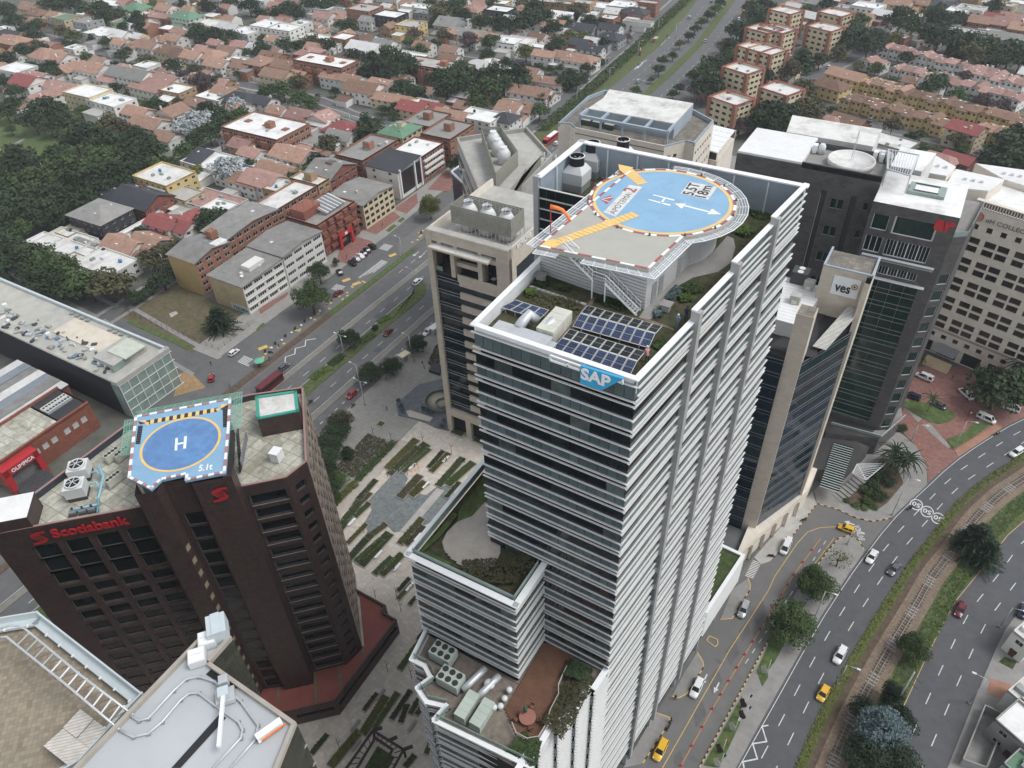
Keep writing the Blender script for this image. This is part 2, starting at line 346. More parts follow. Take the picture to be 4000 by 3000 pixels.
# ================================================================ ground, streets, paving
def interp(t,x):
 if x<=t[0][0]:return t[0][1]
 for (a,b),(c,d) in zip(t,t[1:]):
  if x<=c:return b+(d-b)*(x-a)/(c-a)
 return t[-1][1]
def sheet_poly(name,pts,z,m,parent=None,kind='structure',th=0.0):
 b=MB()
 pts=[(p[0],p[1]) for p in pts]
 if sum(pts[i][0]*pts[(i+1)%len(pts)][1]-pts[(i+1)%len(pts)][0]*pts[i][1] for i in range(len(pts)))<0:pts=pts[::-1]
 if th>0:b.prism(pts,z-th,z)
 else:b.face([(p[0],p[1],z) for p in pts])
 o=b.build(name,m,parent)
 if parent is None:tag(o,kind=kind)
 return o
def ribbon(name,left,right,z,m,parent=None,kerb=0.0,kind='structure'):
 n=64
 def rs(p):
  p=[Vector((a[0],a[1],0)) for a in p]; ln=[0]
  for a,b in zip(p,p[1:]):ln.append(ln[-1]+(b-a).length)
  out=[]
  for i in range(n+1):
   s=ln[-1]*i/n; k=0
   while k<len(p)-2 and ln[k+1]<s:k+=1
   h_=max(1e-6,ln[k+1]-ln[k]); f_=(s-ln[k])/h_; i0,i3=max(k-1,0),min(k+2,len(p)-1)
   m0,m1=(p[k+1]-p[i0])*(h_/max(1e-6,ln[k+1]-ln[i0])),(p[i3]-p[k])*(h_/max(1e-6,ln[i3]-ln[k]))
   out.append(p[k]*(2*f_**3-3*f_*f_+1)+m0*(f_**3-2*f_*f_+f_)+p[k+1]*(3*f_*f_-2*f_**3)+m1*(f_**3-f_*f_))
  return out
 a,c=rs(left),rs(right); b=MB()
 for i in range(n):
  q=[a[i],c[i],c[i+1],a[i+1]]
  b.face([(p.x,p.y,z) for p in q])
  if kerb>0:
   b.face([(a[i].x,a[i].y,z-kerb),(a[i].x,a[i].y,z),(a[i+1].x,a[i+1].y,z),(a[i+1].x,a[i+1].y,z-kerb)])
   b.face([(c[i].x,c[i].y,z),(c[i].x,c[i].y,z-kerb),(c[i+1].x,c[i+1].y,z-kerb),(c[i+1].x,c[i+1].y,z)])
 o=b.build(name,m,parent)
 if parent is None:tag(o,kind=kind)
 return o,a,c
def ext(pts,d0=150,d1=200):
 p=[Vector((a[0],a[1])) for a in pts]
 return [p[0]+(p[0]-p[1]).normalized()*d0]+p+[p[-1]+(p[-1]-p[-2]).normalized()*d1]
g=MB(); g.face([(-5000,-600,-.06),(4000,-600,-.06),(4000,7000,-.06),(-5000,7000,-.06)]); tag(g.build('ground',ground_m),kind='structure')
# --- the avenue (runs along +y and bends left far away)
SL=[(0,0),(200,0),(386,6.5),(480,11),(575,25),(760,52),(900,75)]; SR=[(380,0),(450,1),(576,14),(760,41),(900,64)]
def AX(x0,y):
 t=max(0,min(1.4,(-x0-126)/35)); return x0-(interp(SR,y)*(1-t)+interp(SL,y)*t)
YS=[-120,-40,40,100,150,200,250,300,350,386,430,480,530,575,640,760,900]
def along(x0,y0=-120,y1=900):return [(AX(x0,y),y) for y in [y0]+[k for k in YS if y0<k<y1]+[y1]]
avenue,_,_=ribbon('road',along(-161.2),along(-126.2),0.0,asphalt)
tag(avenue,kind='structure')
ribbon('median',along(-153.0,-120,330),along(-151.1,-120,330),.13,conc_med,kerb=.14)
ribbon('median',along(-133.5,-120,330),along(-131.5,-120,300),.13,conc_med,kerb=.14)
ribbon('median',along(-144.9,-120,173),along(-140.6,-120,150),.14,grass2,kerb=.16)
ribbon('median',along(-145.2,172,173.5)+along(-146,173.5,178),along(-140.6,150,172)+[(-144,178)],.14,grass2,kerb=.16)
ribbon('median',along(-145.5,225,900),along(-141.5,225,900),.14,grass2,kerb=.16)
ribbon('median',along(-163.4,148,196),along(-161.2,148,196),.14,grass,kerb=.16)
ribbon('verge',along(-163.6,206,262),along(-161.2,206,262),.14,grass,kerb=.16)
ribbon('verge',along(-170,290,900),along(-161.2,290,900),.10,grass2,kerb=.12)
ribbon('footway',along(-163.6,-120,148),along(-161.2,-120,148),.12,soil,kerb=.14)
dash=Many('lane_dash',paint_w,avenue); lines=Many('edge_line',paint_w,avenue); redl=Many('red_line',paint_r,avenue)
def runline(mny,x0,y0,y1,seg,gap,wd,z=.012):
 y=y0
 while y<y1:
  xa,xb=AX(x0,y),AX(x0,y+seg); mny.add(((xa+xb)/2,y+seg/2,z),(wd,math.hypot(seg,xb-xa),.012),-math.atan2(xb-xa,seg)); y+=seg+gap
runline(dash,-137.1,20,300,2.6,5.0,.16); runline(dash,-148.0,20,300,2.6,5.0,.16)
runline(dash,-157.4,180,300,2.6,5.0,.16); runline(dash,-129.0,60,160,1.2,2.0,.22)
runline(dash,-131.5+.0,310,560,2.6,6,.16); runline(dash,-136.6,300,560,2.6,6,.16); runline(dash,-150.5,300,560,2.6,6,.16); runline(dash,-155.5,300,560,2.6,6,.16)
runline(lines,-153.35,20,300,12,.0,.12); runline(lines,-145.25,20,170,12,.0,.12); runline(lines,-133.9,20,300,12,0,.12)
runline(redl,-127.0,60,200,9,0,.15); runline(redl,-160.3,100,178,9,.3,.14)
def zig(parent,pts,m=paint_w,wd=.2,z=.013,name='zigzag_line'):
 for a,b in zip(pts,pts[1:]):
  a,b=Vector((a[0],a[1])),Vector((b[0],b[1])); d=b-a
  piece(name,m,parent,((a.x+b.x)/2,(a.y+b.y)/2,z),(d.length+wd*.6,wd,.012),math.atan2(d.y,d.x))
zig(avenue,[Q2(1,1,515,1268),Q2(1,1,430,1280),Q2(1,1,425,1330),Q2(1,1,340,1352),Q2(1,1,335,1400),Q2(1,1,255,1425),Q2(1,1,250,1470)],wd=.32)
for k in (0,1):zig(avenue,[Q2(2,0,1060+200*k,600-200*k),Q2(2,0,1095+200*k,560-200*k),Q2(2,0,1085+200*k,590-200*k),Q2(2,0,1130+200*k,545-200*k),Q2(2,0,1115+200*k,545-200*k),Q2(2,0,1165+200*k,520-200*k)],wd=.5)
def crosswalk(parent,a,b,c,n,m=paint_w):
 """bars between edge a-b, each reaching by vector c"""
 a,b,c=Vector(a),Vector(b),Vector(c); L=(b-a).length; ang=math.atan2(c.y,c.x)
 for i in range(n):
  p=a+(b-a)*((i+.5)/n)+c/2; piece('crosswalk_bar',m,parent,(p.x,p.y,.016),(c.length,L/n*.5,.012),ang)
patch=lambda pts:sheet_poly('asphalt_patch',pts,.008,asphalt_d,avenue)
patch([Q2(1,1,1010,1085),Q2(1,1,1090,1105),Q2(1,1,1225,965),Q2(1,1,1150,955)])
patch([Q2(1,1,1010,1380),Q2(1,1,1060,1390),Q2(1,1,1090,1350),Q2(1,1,1050,1342)])
for k,(x,y) in enumerate(((1375,540),(1425,555))):
 a=Q(1,1,x,y,.014); piece('arrow_stem',paint_w,avenue,(a.x,a.y+1.2,.014),(.25,2.6,.012)); b=MB(); b.face([(a.x-.6,a.y-.1,.016),(a.x,a.y-1.5,.016),(a.x+.6,a.y-.1,.016)]); b.build('arrow_head',paint_w,avenue)
 # --- service road and pavements on the far side
service,_,_=ribbon('service_road',[(-178,-100),(-178,100),(-178,180),(-179,240),(-178,330)],[(-163.6,-100),(-163.6,100),(-163.6,180),(-163.6,240),(-163.6,330)],-.006,asphalt)
sheet_poly('sidewalk',[(-189,112),(-178,112),(-178,200),(-180,235),(-178,300),(-192,300),(-189,200)],.12,pave,th=.14)
sheet_poly('footway',[(-167.6,115),(-163.6,115),(-163.6,172),(-166,176),(-167.6,172)],.10,lane_grey,th=.12)
sheet_poly('footway',[(-170.5,196),(-163.6,189),(-163.6,262),(-168,262),(-171,240)],.10,lane_grey,th=.12)
crosswalk(service,Q(1,1,880,740),Q(1,1,1085,585),Q(1,1,1140,605)-Q(1,1,1085,585),18)
crosswalk(service,Q(1,1,1060,490),Q(1,1,1110,445),Q(1,1,1185,465)-Q(1,1,1110,445),6)
crosswalk(service,Q(1,1,645,840),Q(1,1,695,795),Q(1,1,775,815)-Q(1,1,695,795),6)
crosswalk(service,Q(0,1,2050,1470),Q(0,1,2110,1412),Q(0,1,2205,1450)-Q(0,1,2110,1412),6)
for c,r,x,y in ((1,1,780,760),(1,1,870,790),(1,1,60,1345),(1,1,1180,545)):
 p=Q(c,r,x,y,.118 if x!=780 else.012); piece('painted_lozenge',paint_y,service,p,(1.6,3.0,.012),R(-25))
rng=random.Random(5)
dots=Many('painted_dot',paint_y,service)
for i in range(46):
 y=118+rng.random()*52;
 if i%2:y=200+rng.random()*45
 dots.add((-165.5+rng.uniform(-1.6,1.6)-(1.0 if y>190 else 0),y,.112),(.8,.8,.012),R(45))
for name,pts in (('red_forecourt',[Q2(1,1,40,1060),Q2(1,1,270,900),Q2(1,1,285,860),Q2(1,1,20,1010)]),('red_forecourt',[Q2(1,1,700,600),Q2(1,1,790,625),Q2(1,1,1010,430),Q2(1,1,840,380),Q2(1,1,720,500)]),('red_forecourt',[Q2(1,1,860,310),Q2(1,1,1040,370),Q2(1,1,1250,220),Q2(1,1,1190,170)]),('red_forecourt',[Q2(1,1,1190,150),Q2(1,1,1300,190),Q2(1,1,1400,100),Q2(1,1,1390,10)]),('red_forecourt',[Q2(1,0,1480,1640),Q2(1,0,1680,1659),Q2(1,0,1710,1530),Q2(1,0,1640,1470)])):
 sheet_poly(name,pts,.135,redpave)
for pts in ([Q2(1,1,1120,335),Q2(1,1,1150,350),Q2(1,1,1220,295),Q2(1,1,1190,280)],[Q2(1,1,1220,255),Q2(1,1,1250,268),Q2(1,1,1290,235),Q2(1,1,1265,220)],[Q2(1,1,0,1190),Q2(1,1,20,1200),Q2(1,1,80,1140),Q2(1,1,60,1130)]):
 sheet_poly('lawn',pts,.15,grass)
 # --- plaza between the towers
plaza=sheet_poly('plaza',[(-105,-60),(-20,-60),(-20,118),(-62,150),(-100,168),(-105,150)],.012,plaza_m)
sheet_poly('sidewalk',[(-126.2,-120),(-105,-120),(-105,150),(-100,168),(-85,200),(-126.2,330)],.10,pave,th=.12)
sheet_poly('sidewalk',[(-105,190),(-60,150),(-30,118),(-14,120),(-14,330),(-126,330),(-126,300)],.04,concrete)
walk=sheet_poly('boardwalk',[Q2(1,2,650,1110),Q2(1,2,1225,485),Q2(1,2,1330,505),Q2(1,2,690,1180)],.10,deckwood,th=.1)
# --- roads on the right
RL=ext([Q2(3,3,0,1160),Q2(3,3,430,400),Q2(3,3,690,0),Q2(3,2,840,1450),Q2(3,2,1070,1160),Q2(3,2,1375,870),Q2(3,2,1620,650),Q2(3,2,2030,380),Q2(3,2,2212,290)])
RR=ext([Q2(3,3,240,1659),Q2(3,3,450,1200),Q2(3,3,730,680),Q2(3,3,960,290),Q2(3,3,1150,0),Q2(3,2,1400,1330),Q2(3,2,1700,980),Q2(3,2,2000,780),Q2(3,2,2212,620)])
R2L=ext([Q2(3,3,1150,1130),Q2(3,3,1400,600),Q2(3,3,1620,190),Q2(3,3,1780,0),Q2(3,2,2100,1250),Q2(3,2,2212,1170)])
def off(P,d):
 out=[]; P=[Vector((p[0],p[1],0)) for p in P]
 for i,p in enumerate(P):
  t=(P[min(i+1,len(P)-1)]-P[max(i-1,0)]).normalized(); out.append((p.x+t.y*d,p.y-t.x*d))
 return out
R2R=off(R2L,10.4)
roadA,rla,rra=ribbon('road',RL,RR,0.0,asphalt_d)
roadB,r2la,r2ra=ribbon('road',R2L,R2R,0.0,asphalt_d)
ribbon('verge',RR,R2L,.13,grass2,kerb=.15)
def track_marks(road,a,c,nl,name='lane_dash',start=.1):
 mny=Many(name,paint_w,road)
 for l in range(1,nl):
  t=l/nl; P=[p.lerp(q,t) for p,q in zip(a,c)]; acc=0; nxt=start
  for p,q in zip(P,P[1:]):
   d=q-p; L=d.length; ang=math.atan2(d.y,d.x); s=nxt-acc
   while s<L:
    m_=p+d*(s/L);
    if -90<m_.x<260 and 20<m_.y<260:mny.add((m_.x,m_.y,.014),(2.9,.17,.012),ang)
    s+=7.6; nxt+=7.6
   acc+=L
 mny.done()
track_marks(roadA,rla,rra,3); track_marks(roadB,r2la,r2ra,3,start=3)
el=Many('edge_line',paint_w,roadA)
for p,q in zip(rla,rla[1:]):
 d=q-p; n=Vector((d.y,-d.x,0)).normalized()*.45; m_=(p+q)/2+n
 if -60<m_.x<260 and m_.y<300:el.add((m_.x,m_.y,.013),(d.length+.05,.13,.012),math.atan2(d.y,d.x))
ey=Many('edge_line',paint_y,roadB)
for p,q in zip(r2la,r2la[1:]):
 d=q-p; n=Vector((d.y,-d.x,0)).normalized()*.35; m_=(p+q)/2+n
 if -60<m_.x<260 and m_.y<300:ey.add((m_.x,m_.y,.013),(d.length+.05,.12,.012),math.atan2(d.y,d.x))
zig(roadA,[Q2(2,3,2212,1290),Q2(2,3,2160,1300),Q2(2,3,2200,1430),Q2(2,3,2080,1450),Q2(2,3,2120,1580),Q2(2,3,1995,1605),Q2(2,3,2020,1740)],wd=.26)
for i,(x,y) in enumerate(((1282,1042),(1375,1102),(1468,1160))):
 p=Q(3,2,x,y,.014); b=MB(); n=28
 up=(Q(3,2,x+60,y-120)-Q(3,2,x,y)).normalized(); rt=Vector((up.y,-up.x,0))
 for k in range(n):
  a0,a1=2*math.pi*k/n,2*math.pi*(k+1)/n
  f_=lambda a,r_:p+(rt*math.cos(a)*r_*.85+up*math.sin(a)*r_*1.15)
  b.face([f_(a0,1.42),f_(a0,1.7),f_(a1,1.7),f_(a1,1.42)])
 b.build('speed_roundel',paint_w,roadA)
 txt('speed_number','50',paint_w,roadA,p+rt*.95+up*.75,-rt,-up,1.9,1.5,.003,.02)
raL=ext([Q2(3,3,515,1659),Q2(3,3,680,1270),Q2(3,3,770,1090),Q2(3,3,960,740),Q2(3,3,1150,420),Q2(3,3,1300,170),Q2(3,3,1395,0),Q2(3,2,1560,1450),Q2(3,2,1760,1170),Q2(3,2,1990,950),Q2(3,2,2212,800)],60,60)
_,ra,_=ribbon('tmp',raL,raL,0,gravel); bpy.data.objects.remove(bpy.data.objects['tmp'])
ribbon('track_bed',off(ra,-1.9),off(ra,2.9),.19,gravel,kerb=.1)
ribbon('track_ditch',off(ra,-3.1),off(ra,-1.9),.15,soil)
rail_t=thing('railway_track',(ra[30].x,ra[30].y,.19),'single rusty railway track on ballast between the two carriageways','railway track')
for d in (0,.95):
 P=off(ra,d); b=MB()
 for p,q in zip(P,P[1:]):
  b.bar((p[0],p[1],.38),(q[0],q[1],.38),.15)
 b.build('rail',M('rusty_rail',(.27,.25,.23),.5,.2,metal=.3),rail_t)
sl_d=M('timber_sleeper',(.11,.09,.075),.9,.3,2,ov=.3); sl_c=M('concrete_sleeper',(.36,.35,.33),.9,.15,2)
P=[Vector((x,y,0)) for x,y in off(ra,.475)]; acc=0; nxt=0; k=0
for p,q in zip(P,P[1:]):
 d=q-p; L=d.length; ang=math.atan2(d.y,d.x); s=nxt-acc
 while s<L:
  m_=p+d*(s/L); k+=1
  if -35<m_.x<140 and 30<m_.y<190:piece('sleeper',sl_c if (k//4)%3==0 else sl_d,rail_t,(m_.x,m_.y,.24),(.26,1.9,.14),ang+rng.uniform(-.05,.05))
  s+=.85; nxt+=.85
 acc+=L
lane=sheet_poly('service_lane',[(-34,-20),(-17.2,55),(-11.5,108),(-4,150)]+[Q2(3,2,640,1000),Q2(3,2,1000,1180),Q2(3,2,1375,870)]+[(p.x,p.y) for p in rla[::-1] if p.y<Q(3,2,1375,870).y and p.y>-20],-.01,lane_grey)
strip_pts=[Q2(2,3,1620,1659),Q2(2,3,2212,560),Q2(3,3,270,90),Q2(3,2,400,1600),Q2(3,2,520,1440),Q2(3,2,610,1335),Q2(3,2,700,1312),Q2(3,2,790,1360),Q2(3,2,830,1440),Q2(3,2,815,1475),Q2(3,2,680,1659),Q2(3,3,682,0),Q2(3,3,422,400),Q2(3,3,-8,1160),Q2(2,3,1935,1659)]
lo_a=Q(2,3,1620,1659); lo_b=Q(2,3,1935,1659)
strip=sheet_poly('sidewalk',[(lo_a.x-4.5,lo_a.y-9)]+strip_pts+[(lo_b.x-4.5,lo_b.y-9)],.12,concrete,th=.14)
for pts in ([Q2(2,3,1650,1640),Q2(2,3,1990,1030),Q2(2,3,1970,1280),Q2(2,3,1790,1659)],[Q2(2,3,2110,820),Q2(2,3,2212,600),Q2(2,3,2212,880),Q2(2,3,2160,960)],[Q2(3,3,0,560),Q2(3,3,200,220),Q2(3,3,330,230),Q2(3,3,60,740),Q2(3,3,0,820)]):
 sheet_poly('lawn',pts,.14,grass)
corner=sheet_poly('sidewalk',[Q2(3,2,420,1040),Q2(3,2,600,1090),Q2(3,2,760,1160),Q2(3,2,900,1190),Q2(3,2,1060,1160),Q2(3,2,1375,870),Q2(3,2,1368,700),Q2(3,2,1280,540),Q2(3,2,1140,420),Q2(3,2,1000,420),Q2(3,2,600,700),Q2(3,2,330,1000),Q2(3,2,400,930)],.12,concrete,th=.14)
sheet_poly('sidewalk',[Q2(3,2,420,1040),Q2(3,2,200,1330),Q2(3,2,20,1530),Q2(3,2,-60,1560),Q2(3,2,-120,1500),Q2(3,2,380,930)],.12,concrete_l,th=.14)
sheet_poly('planting_bed',[Q2(3,2,640,1020),Q2(3,2,760,1070),Q2(3,2,960,1080),Q2(3,2,1030,1030),Q2(3,2,1170,860),Q2(3,2,1140,780),Q2(3,2,1000,600),Q2(3,2,860,820)],.16,soil)
fore=sheet_poly('forecourt',[Q2(3,2,1100,-150),Q2(3,2,2400,-150),Q2(3,2,2400,180),Q2(3,2,2212,285),Q2(3,2,2030,372),Q2(3,2,1625,645),Q2(3,2,1385,850),Q2(3,2,1370,700),Q2(3,2,1280,540),Q2(3,2,1150,400),Q2(3,2,1100,200)],.006,redpave)
for pts in ([(1165,165),(1220,140),(1390,170),(1530,210),(1600,250),(1617,290),(1560,330),(1480,345),(1400,330),(1250,250),(1180,205)],[(1545,480),(1600,460),(1720,410),(1790,320),(1930,345),(1800,440),(1610,560),(1570,530)]):
 sheet_poly('lawn',[Q2(3,2,*p) for p in pts],.14,grass,th=.15)
sheet_poly('footway',[Q2(3,2,1612,575),Q2(3,2,1960,352),Q2(3,2,2028,378),Q2(3,2,1640,632)],.10,orangepave,th=.1)
for pts in ([(1185,210),(1300,330),(1330,300),(1215,200)],[(1330,350),(1560,560),(1575,540),(1400,340)]):
 sheet_poly('paving_band',[Q2(3,2,*p) for p in pts],.011,concrete,fore)
yl=[Q2(2,3,1300,1659),Q2(2,3,1640,1060),Q2(2,3,1880,640),Q2(2,3,2212,130),Q2(3,2,60,1659),Q2(3,2,250,1380),Q2(3,2,340,1280),Q2(3,2,450,1240),Q2(3,2,610,1232)]
zig(lane,yl,paint_y,.14,.004,'yellow_line')
rl_=[Q2(2,3,1460,1640),Q2(2,3,1730,1150),Q2(2,3,2010,680),Q2(2,3,2212,360),Q2(3,2,220,1650),Q2(3,2,455,1335)]
zig(lane,rl_,M('orange_lane_divider',(.5,.25,.07),.8),.16,.006,'divider_line')
zig(lane,[Q2(3,2,375,1590),Q2(3,2,570,1335)],paint_y,.12,.004,'yellow_line')
for i in range(14):
 f_=i/13; a=Vector(Q2(2,3,2030,735)); b_=Vector(Q2(3,2,490,1370)); p=a.lerp(b_,f_); d=b_-a
 piece('lane_dash',paint_w,lane,(p.x,p.y,.004),(1.3,.16,.012),math.atan2(d.y,d.x))
dk=M('dark_lane_paving',(.12,.117,.117),.85,.15,.5)
for x0,y0,x1,y1 in ((1560,1290,1680,1090),(1700,1010,1810,800),(1740,700,1830,770),(1850,760,1960,560),(1480,1480,1600,1620),(1960,560,2060,400),(2080,420,2200,230),(1390,1659,1480,1500)):
 a,c_=Vector(Q2(2,3,x0,y0)),Vector(Q2(2,3,x1,y1)); d=(c_-a)*.28; n=Vector((-d.y,d.x))*.45
 sheet_poly('paving_patch',[a-n,a+(c_-a)*.4+n*1.6,c_+n,a+(c_-a)*.6-n*1.6],-.004,dk,lane)
for x,y in ((1770,960),(1665,890)):
 a=Q(2,3,x,y,.004); up=(Q(2,3,x-40,y+80)-a).normalized(); rt=Vector((up.y,-up.x,0))
 b=MB(); b.face([a-up*1.2-rt*.14,a-up*1.2+rt*.14,a+up*.3+rt*.14,a+up*.3-rt*.14]); b.face([a+up*.3-rt*.5,a+up*.3+rt*.5,a+up*1.5]); b.build('lane_arrow',paint_w,lane)
a=Q(3,2,660,1185,.004); b=MB(); b.face([a,a+Vector((1.1,.7,0)),a+Vector((1.1,-.7,0))]); b.face([a+Vector((1.1,.2,0)),a+Vector((2.3,.2,0)),a+Vector((2.3,-.2,0)),a+Vector((1.1,-.2,0))]); b.build('lane_arrow',paint_w,lane)
o_=Q(3,2,838,1350,.004); xd=Q(3,2,790,1220)-o_; txt('lane_word','ENTRADA',paint_w,lane,o_,xd,Vector((-xd.y,xd.x,0)),xd.length*1.0,1.35,.003,.01)
crosswalk(lane,Q(2,2,2010,1659),Q(2,2,2085,1520),Q(2,2,2155,1545)-Q(2,2,2085,1520),11)
for pts in ([Q2(2,3,1130,1620),Q2(2,3,1370,1250),Q2(2,3,1355,1220),Q2(2,3,1240,1180),Q2(2,3,960,1659)],[Q2(2,3,1380,1040),Q2(2,3,1440,1058),Q2(2,3,1510,1020),Q2(2,3,1655,790),Q2(2,3,1650,740),Q2(2,3,1600,660),Q2(2,3,1480,850)],[Q2(2,3,1800,378),Q2(2,3,1900,370),Q2(2,3,2050,130),Q2(2,3,2060,80),Q2(2,3,2040,20),Q2(2,3,1900,120)]):
 sheet_poly('sidewalk',pts,.11,concrete,th=.13)
ky,kb=M('kerb_yellow',(.6,.42,.14),.8,.15,2),M('kerb_black',(.03,.03,.03),.8,.2,2)
def kerbs(parent,pts,name='kerb_stone',seg=.8,w_=.22,z=.09):
 k=0
 for a,b_ in zip(pts,pts[1:]):
  a,b_=Vector(a),Vector(b_); d=b_-a; n=max(1,int(d.length/seg)); ang=math.atan2(d.y,d.x)
  for i in range(n):
   p=a+d*((i+.5)/n); k+=1; piece(name,ky if k%2 else kb,parent,(p.x,p.y,z),(d.length/n,w_,.16),ang)
kerbs(corner,[Q2(3,2,200,1330),Q2(3,2,420,1035),Q2(3,2,600,1085),Q2(3,2,760,1158),Q2(3,2,900,1190),Q2(3,2,1065,1162)])
kerbs(strip,[Q2(3,2,400,1600),Q2(3,2,520,1440),Q2(3,2,610,1335),Q2(3,2,700,1312),Q2(3,2,790,1360),Q2(3,2,830,1440)])
kerbs(strip,[Q2(2,3,1620,1655),Q2(2,3,2212,560)],seg=.6)
kerbs(lane,[Q2(2,3,1130,1620),Q2(2,3,1370,1250)]); kerbs(lane,[Q2(2,3,1510,1020),Q2(2,3,1655,790)]); kerbs(lane,[Q2(2,3,1900,370),Q2(2,3,2050,130)])
for a in ([Q2(2,3,1370,1250),Q2(2,3,1355,1220),Q2(2,3,1245,1183)],[Q2(2,3,1655,790),Q2(2,3,1650,740),Q2(2,3,1600,660)],[Q2(2,3,1510,1020),Q2(2,3,1440,1056),Q2(2,3,1380,1040)],[Q2(2,3,2055,120),Q2(2,3,2060,80),Q2(2,3,2040,20)],[Q2(2,3,1900,370),Q2(2,3,1800,378)],[Q2(2,3,1680,560),Q2(2,3,1705,520),Q2(2,3,1775,550),Q2(2,3,1778,590),Q2(2,3,1755,615),Q2(2,3,1680,560)]):
 zig(lane,a,ky,.2,.115,'yellow_kerb')
sheet_poly('sidewalk',[(p.x,p.y) for p in r2ra if p.y<175]+[(110,175),(110,-60),(20,-60)],.12,concrete,th=.14)
# --- streets and plots of the quarters behind
SZ=[0.0]; STREETS=[]
def street(pts,wd,m=asphalt,name='street'):
 SZ[0]-=.004; STREETS.append((pts,wd))
 P=[Vector((p[0],p[1],0)) for p in pts]; l=off(P,-wd/2); r_=off(P,wd/2); ribbon(name,l,r_,SZ[0],m)
 ribbon('sidewalk',off(P,-wd/2-1.6),l,.1+SZ[0],concrete,kerb=.1); ribbon('sidewalk',r_,off(P,wd/2+1.6),.1+SZ[0],concrete,kerb=.1)
street([(-760,330),(-518,310),(-448,301),(-374,303),(-306,302),(-269,292),(-196,284)],8)
street([(-800,455),(-516,431),(-410,417),(-352,406),(-291,404),(-205,405)],8)
street([(-306,60),(-306,135),(-308,190),(-310,233),(-312,296)],7)
street([(-229,60),(-229.5,114),(-230.7,142),(-232,200),(-234,288)],6.5)
street([(-229,114),(-205,111),(-178,108)],8.5); street([(-400,112),(-300,116),(-232,113)],6)
street([(-181,290),(-180,320),(-187,400),(-199,559),(-215,700)],6)
street([(-80,420),(-73.7,452),(-60.4,503),(-56,553),(-50,640)],9)
street([(-54,548),(-34.7,544),(40,520),(160,470)],9)
street([(-40,395),(16,380),(90,345)],7)
sheet_poly('park_lawn',[(-470,112),(-313,118),(-314,250),(-360,270),(-470,262)],-.02,grass)
zig(bpy.data.objects['park_lawn'],[Q2(0,0,0,1300),Q2(0,0,120,1250),Q2(0,0,200,1205)],concrete,2.2,-.01,'path')
zig(bpy.data.objects['park_lawn'],[Q2(0,0,280,1420),Q2(0,0,370,1415)],concrete,2.2,-.01,'path')
sheet_poly('vacant_lot',[(-227.5,113.8),(-187.5,110.5),(-186.5,134),(-202,137.4),(-209,135.5),(-222.5,137),(-227.5,137)],.02,M('lot_ground',(.12,.10,.06),.95,.35,.6,bump=.5,stain=.7,sc=(.075,.09,.03),ss=.22))
sheet_poly('bare_patch',[Q2(0,1,1460,1050),Q2(0,1,1520,1030),Q2(0,1,1540,1050),Q2(0,1,1480,1085)],.03,concrete_l)
sheet_poly('verge',[Q2(0,1,1090,1125),Q2(0,1,1640,1370),Q2(0,1,1655,1340),Q2(0,1,1130,1105)],.09,grass,th=.1)
sheet_poly('earth_works',[Q2(0,1,1560,1560),Q2(0,1,1650,1560),Q2(0,2,1780,30),Q2(0,2,1500,110)],.03,M('excavated_earth',(.33,.22,.11),.95,.25,1,bump=.6,stain=.5))
# ================================================================ the white louvred tower
FLH=3.75; tk=random.Random(4)
def curtain(a,b,ztop,zbot,mod,T,jut=.2,e0=.2,e1=.2,vis=2,lv=None):
 """storeys of spandrel and vision glass between projecting white louvres; T = dict of Many"""
 A_,t,n,L,ang=frame_at(a,b); nm=max(1,round(L/mod)); st=L/nm; z=ztop
 C_=lambda u,d,zz:A_+t*u+n*d+Vector((0,0,zz))
 while z>zbot+.5:
  for dz in (0,.6,2.35):
   if z-dz>zbot:T['louver'].add(C_((L+e1-e0)/2,jut/2+.02,z-dz),(L+e0+e1,jut,.12),ang)
  h=min(1.72,z-.62-zbot); bl=T.get('lit_blind')
  if h>.3:
   for i in range(0,nm,vis):
    w_=st*min(vis,nm-i); (bl if bl and tk.random()<.13 else T['vision']).add(C_(i*st+w_/2,-.04,z-.62-h/2),(w_-.05,.08,h),ang)
  h=min(1.38,z-2.37-zbot)
  if h>.3:
   for i in range(nm):T['span'].add(C_((i+.5)*st,-.03,z-2.37-h/2),(st-.06,.08,h),ang)
  z-=FLH
XR=lambda y:-17.8+(y-50.3)*0.1221
F_,L_,B_,A_c,C_c=(-17.8,50.4),(-35.6,50.7),(XR(89.8),89.8),(-43.0,90.0),(-43.0,77.8)
sap=thing('office_tower',(-28,66,0),'tall office tower banded with white louvres, blue round helipad on its roof','office tower')
DK=99.1
louver_w=M('louver_white',(.66,.66,.645),.5,.06,.8,stain=.3,sc=(.55,.54,.5),ss=.5)
T={'louver':Many('louver',louver_w,sap),'vision':Many('window_pane',glass_d,sap),'span':Many('spandrel_panel',span,sap),'lit_blind':Many('window_pane',M('lit_blind_glass',(.06,.075,.07),.12,.4,.8,spec=.4,ov=.5),sap,100)}  # paler panes: blinds with interior light put into the glass colour
b=MB(); b.prism([(-18.2,50.8),(XR(89.8)-.4,89.4),(-42.6,89.6),(-42.6,78.2),(-35.2,78.2),(-35.2,51.1)],4.6,DK-.3); b.build('core',dark_in,sap)
curtain(L_,F_,97.9,48.5,1.1,T)
A0,t0,n0,L0,ang0=frame_at(L_,F_)
for i in range(16):T['span'].add(A0+t0*((i+.5)*L0/16)-n0*.03+Vector((0,0,98.9)),(L0/16-.06,.08,1.7),ang0)
T['louver'].add(A0+t0*(L0/2)+n0*.2+Vector((0,0,99.85)),(L0+.4,.2,.12),ang0)
curtain((-43.2,43.4),(-27.8,43.6),65.4,48.5,1.1,T); curtain((-27.8,43.6),(-27.6,50.5),65.4,48.5,1.15,T,e1=-.1)
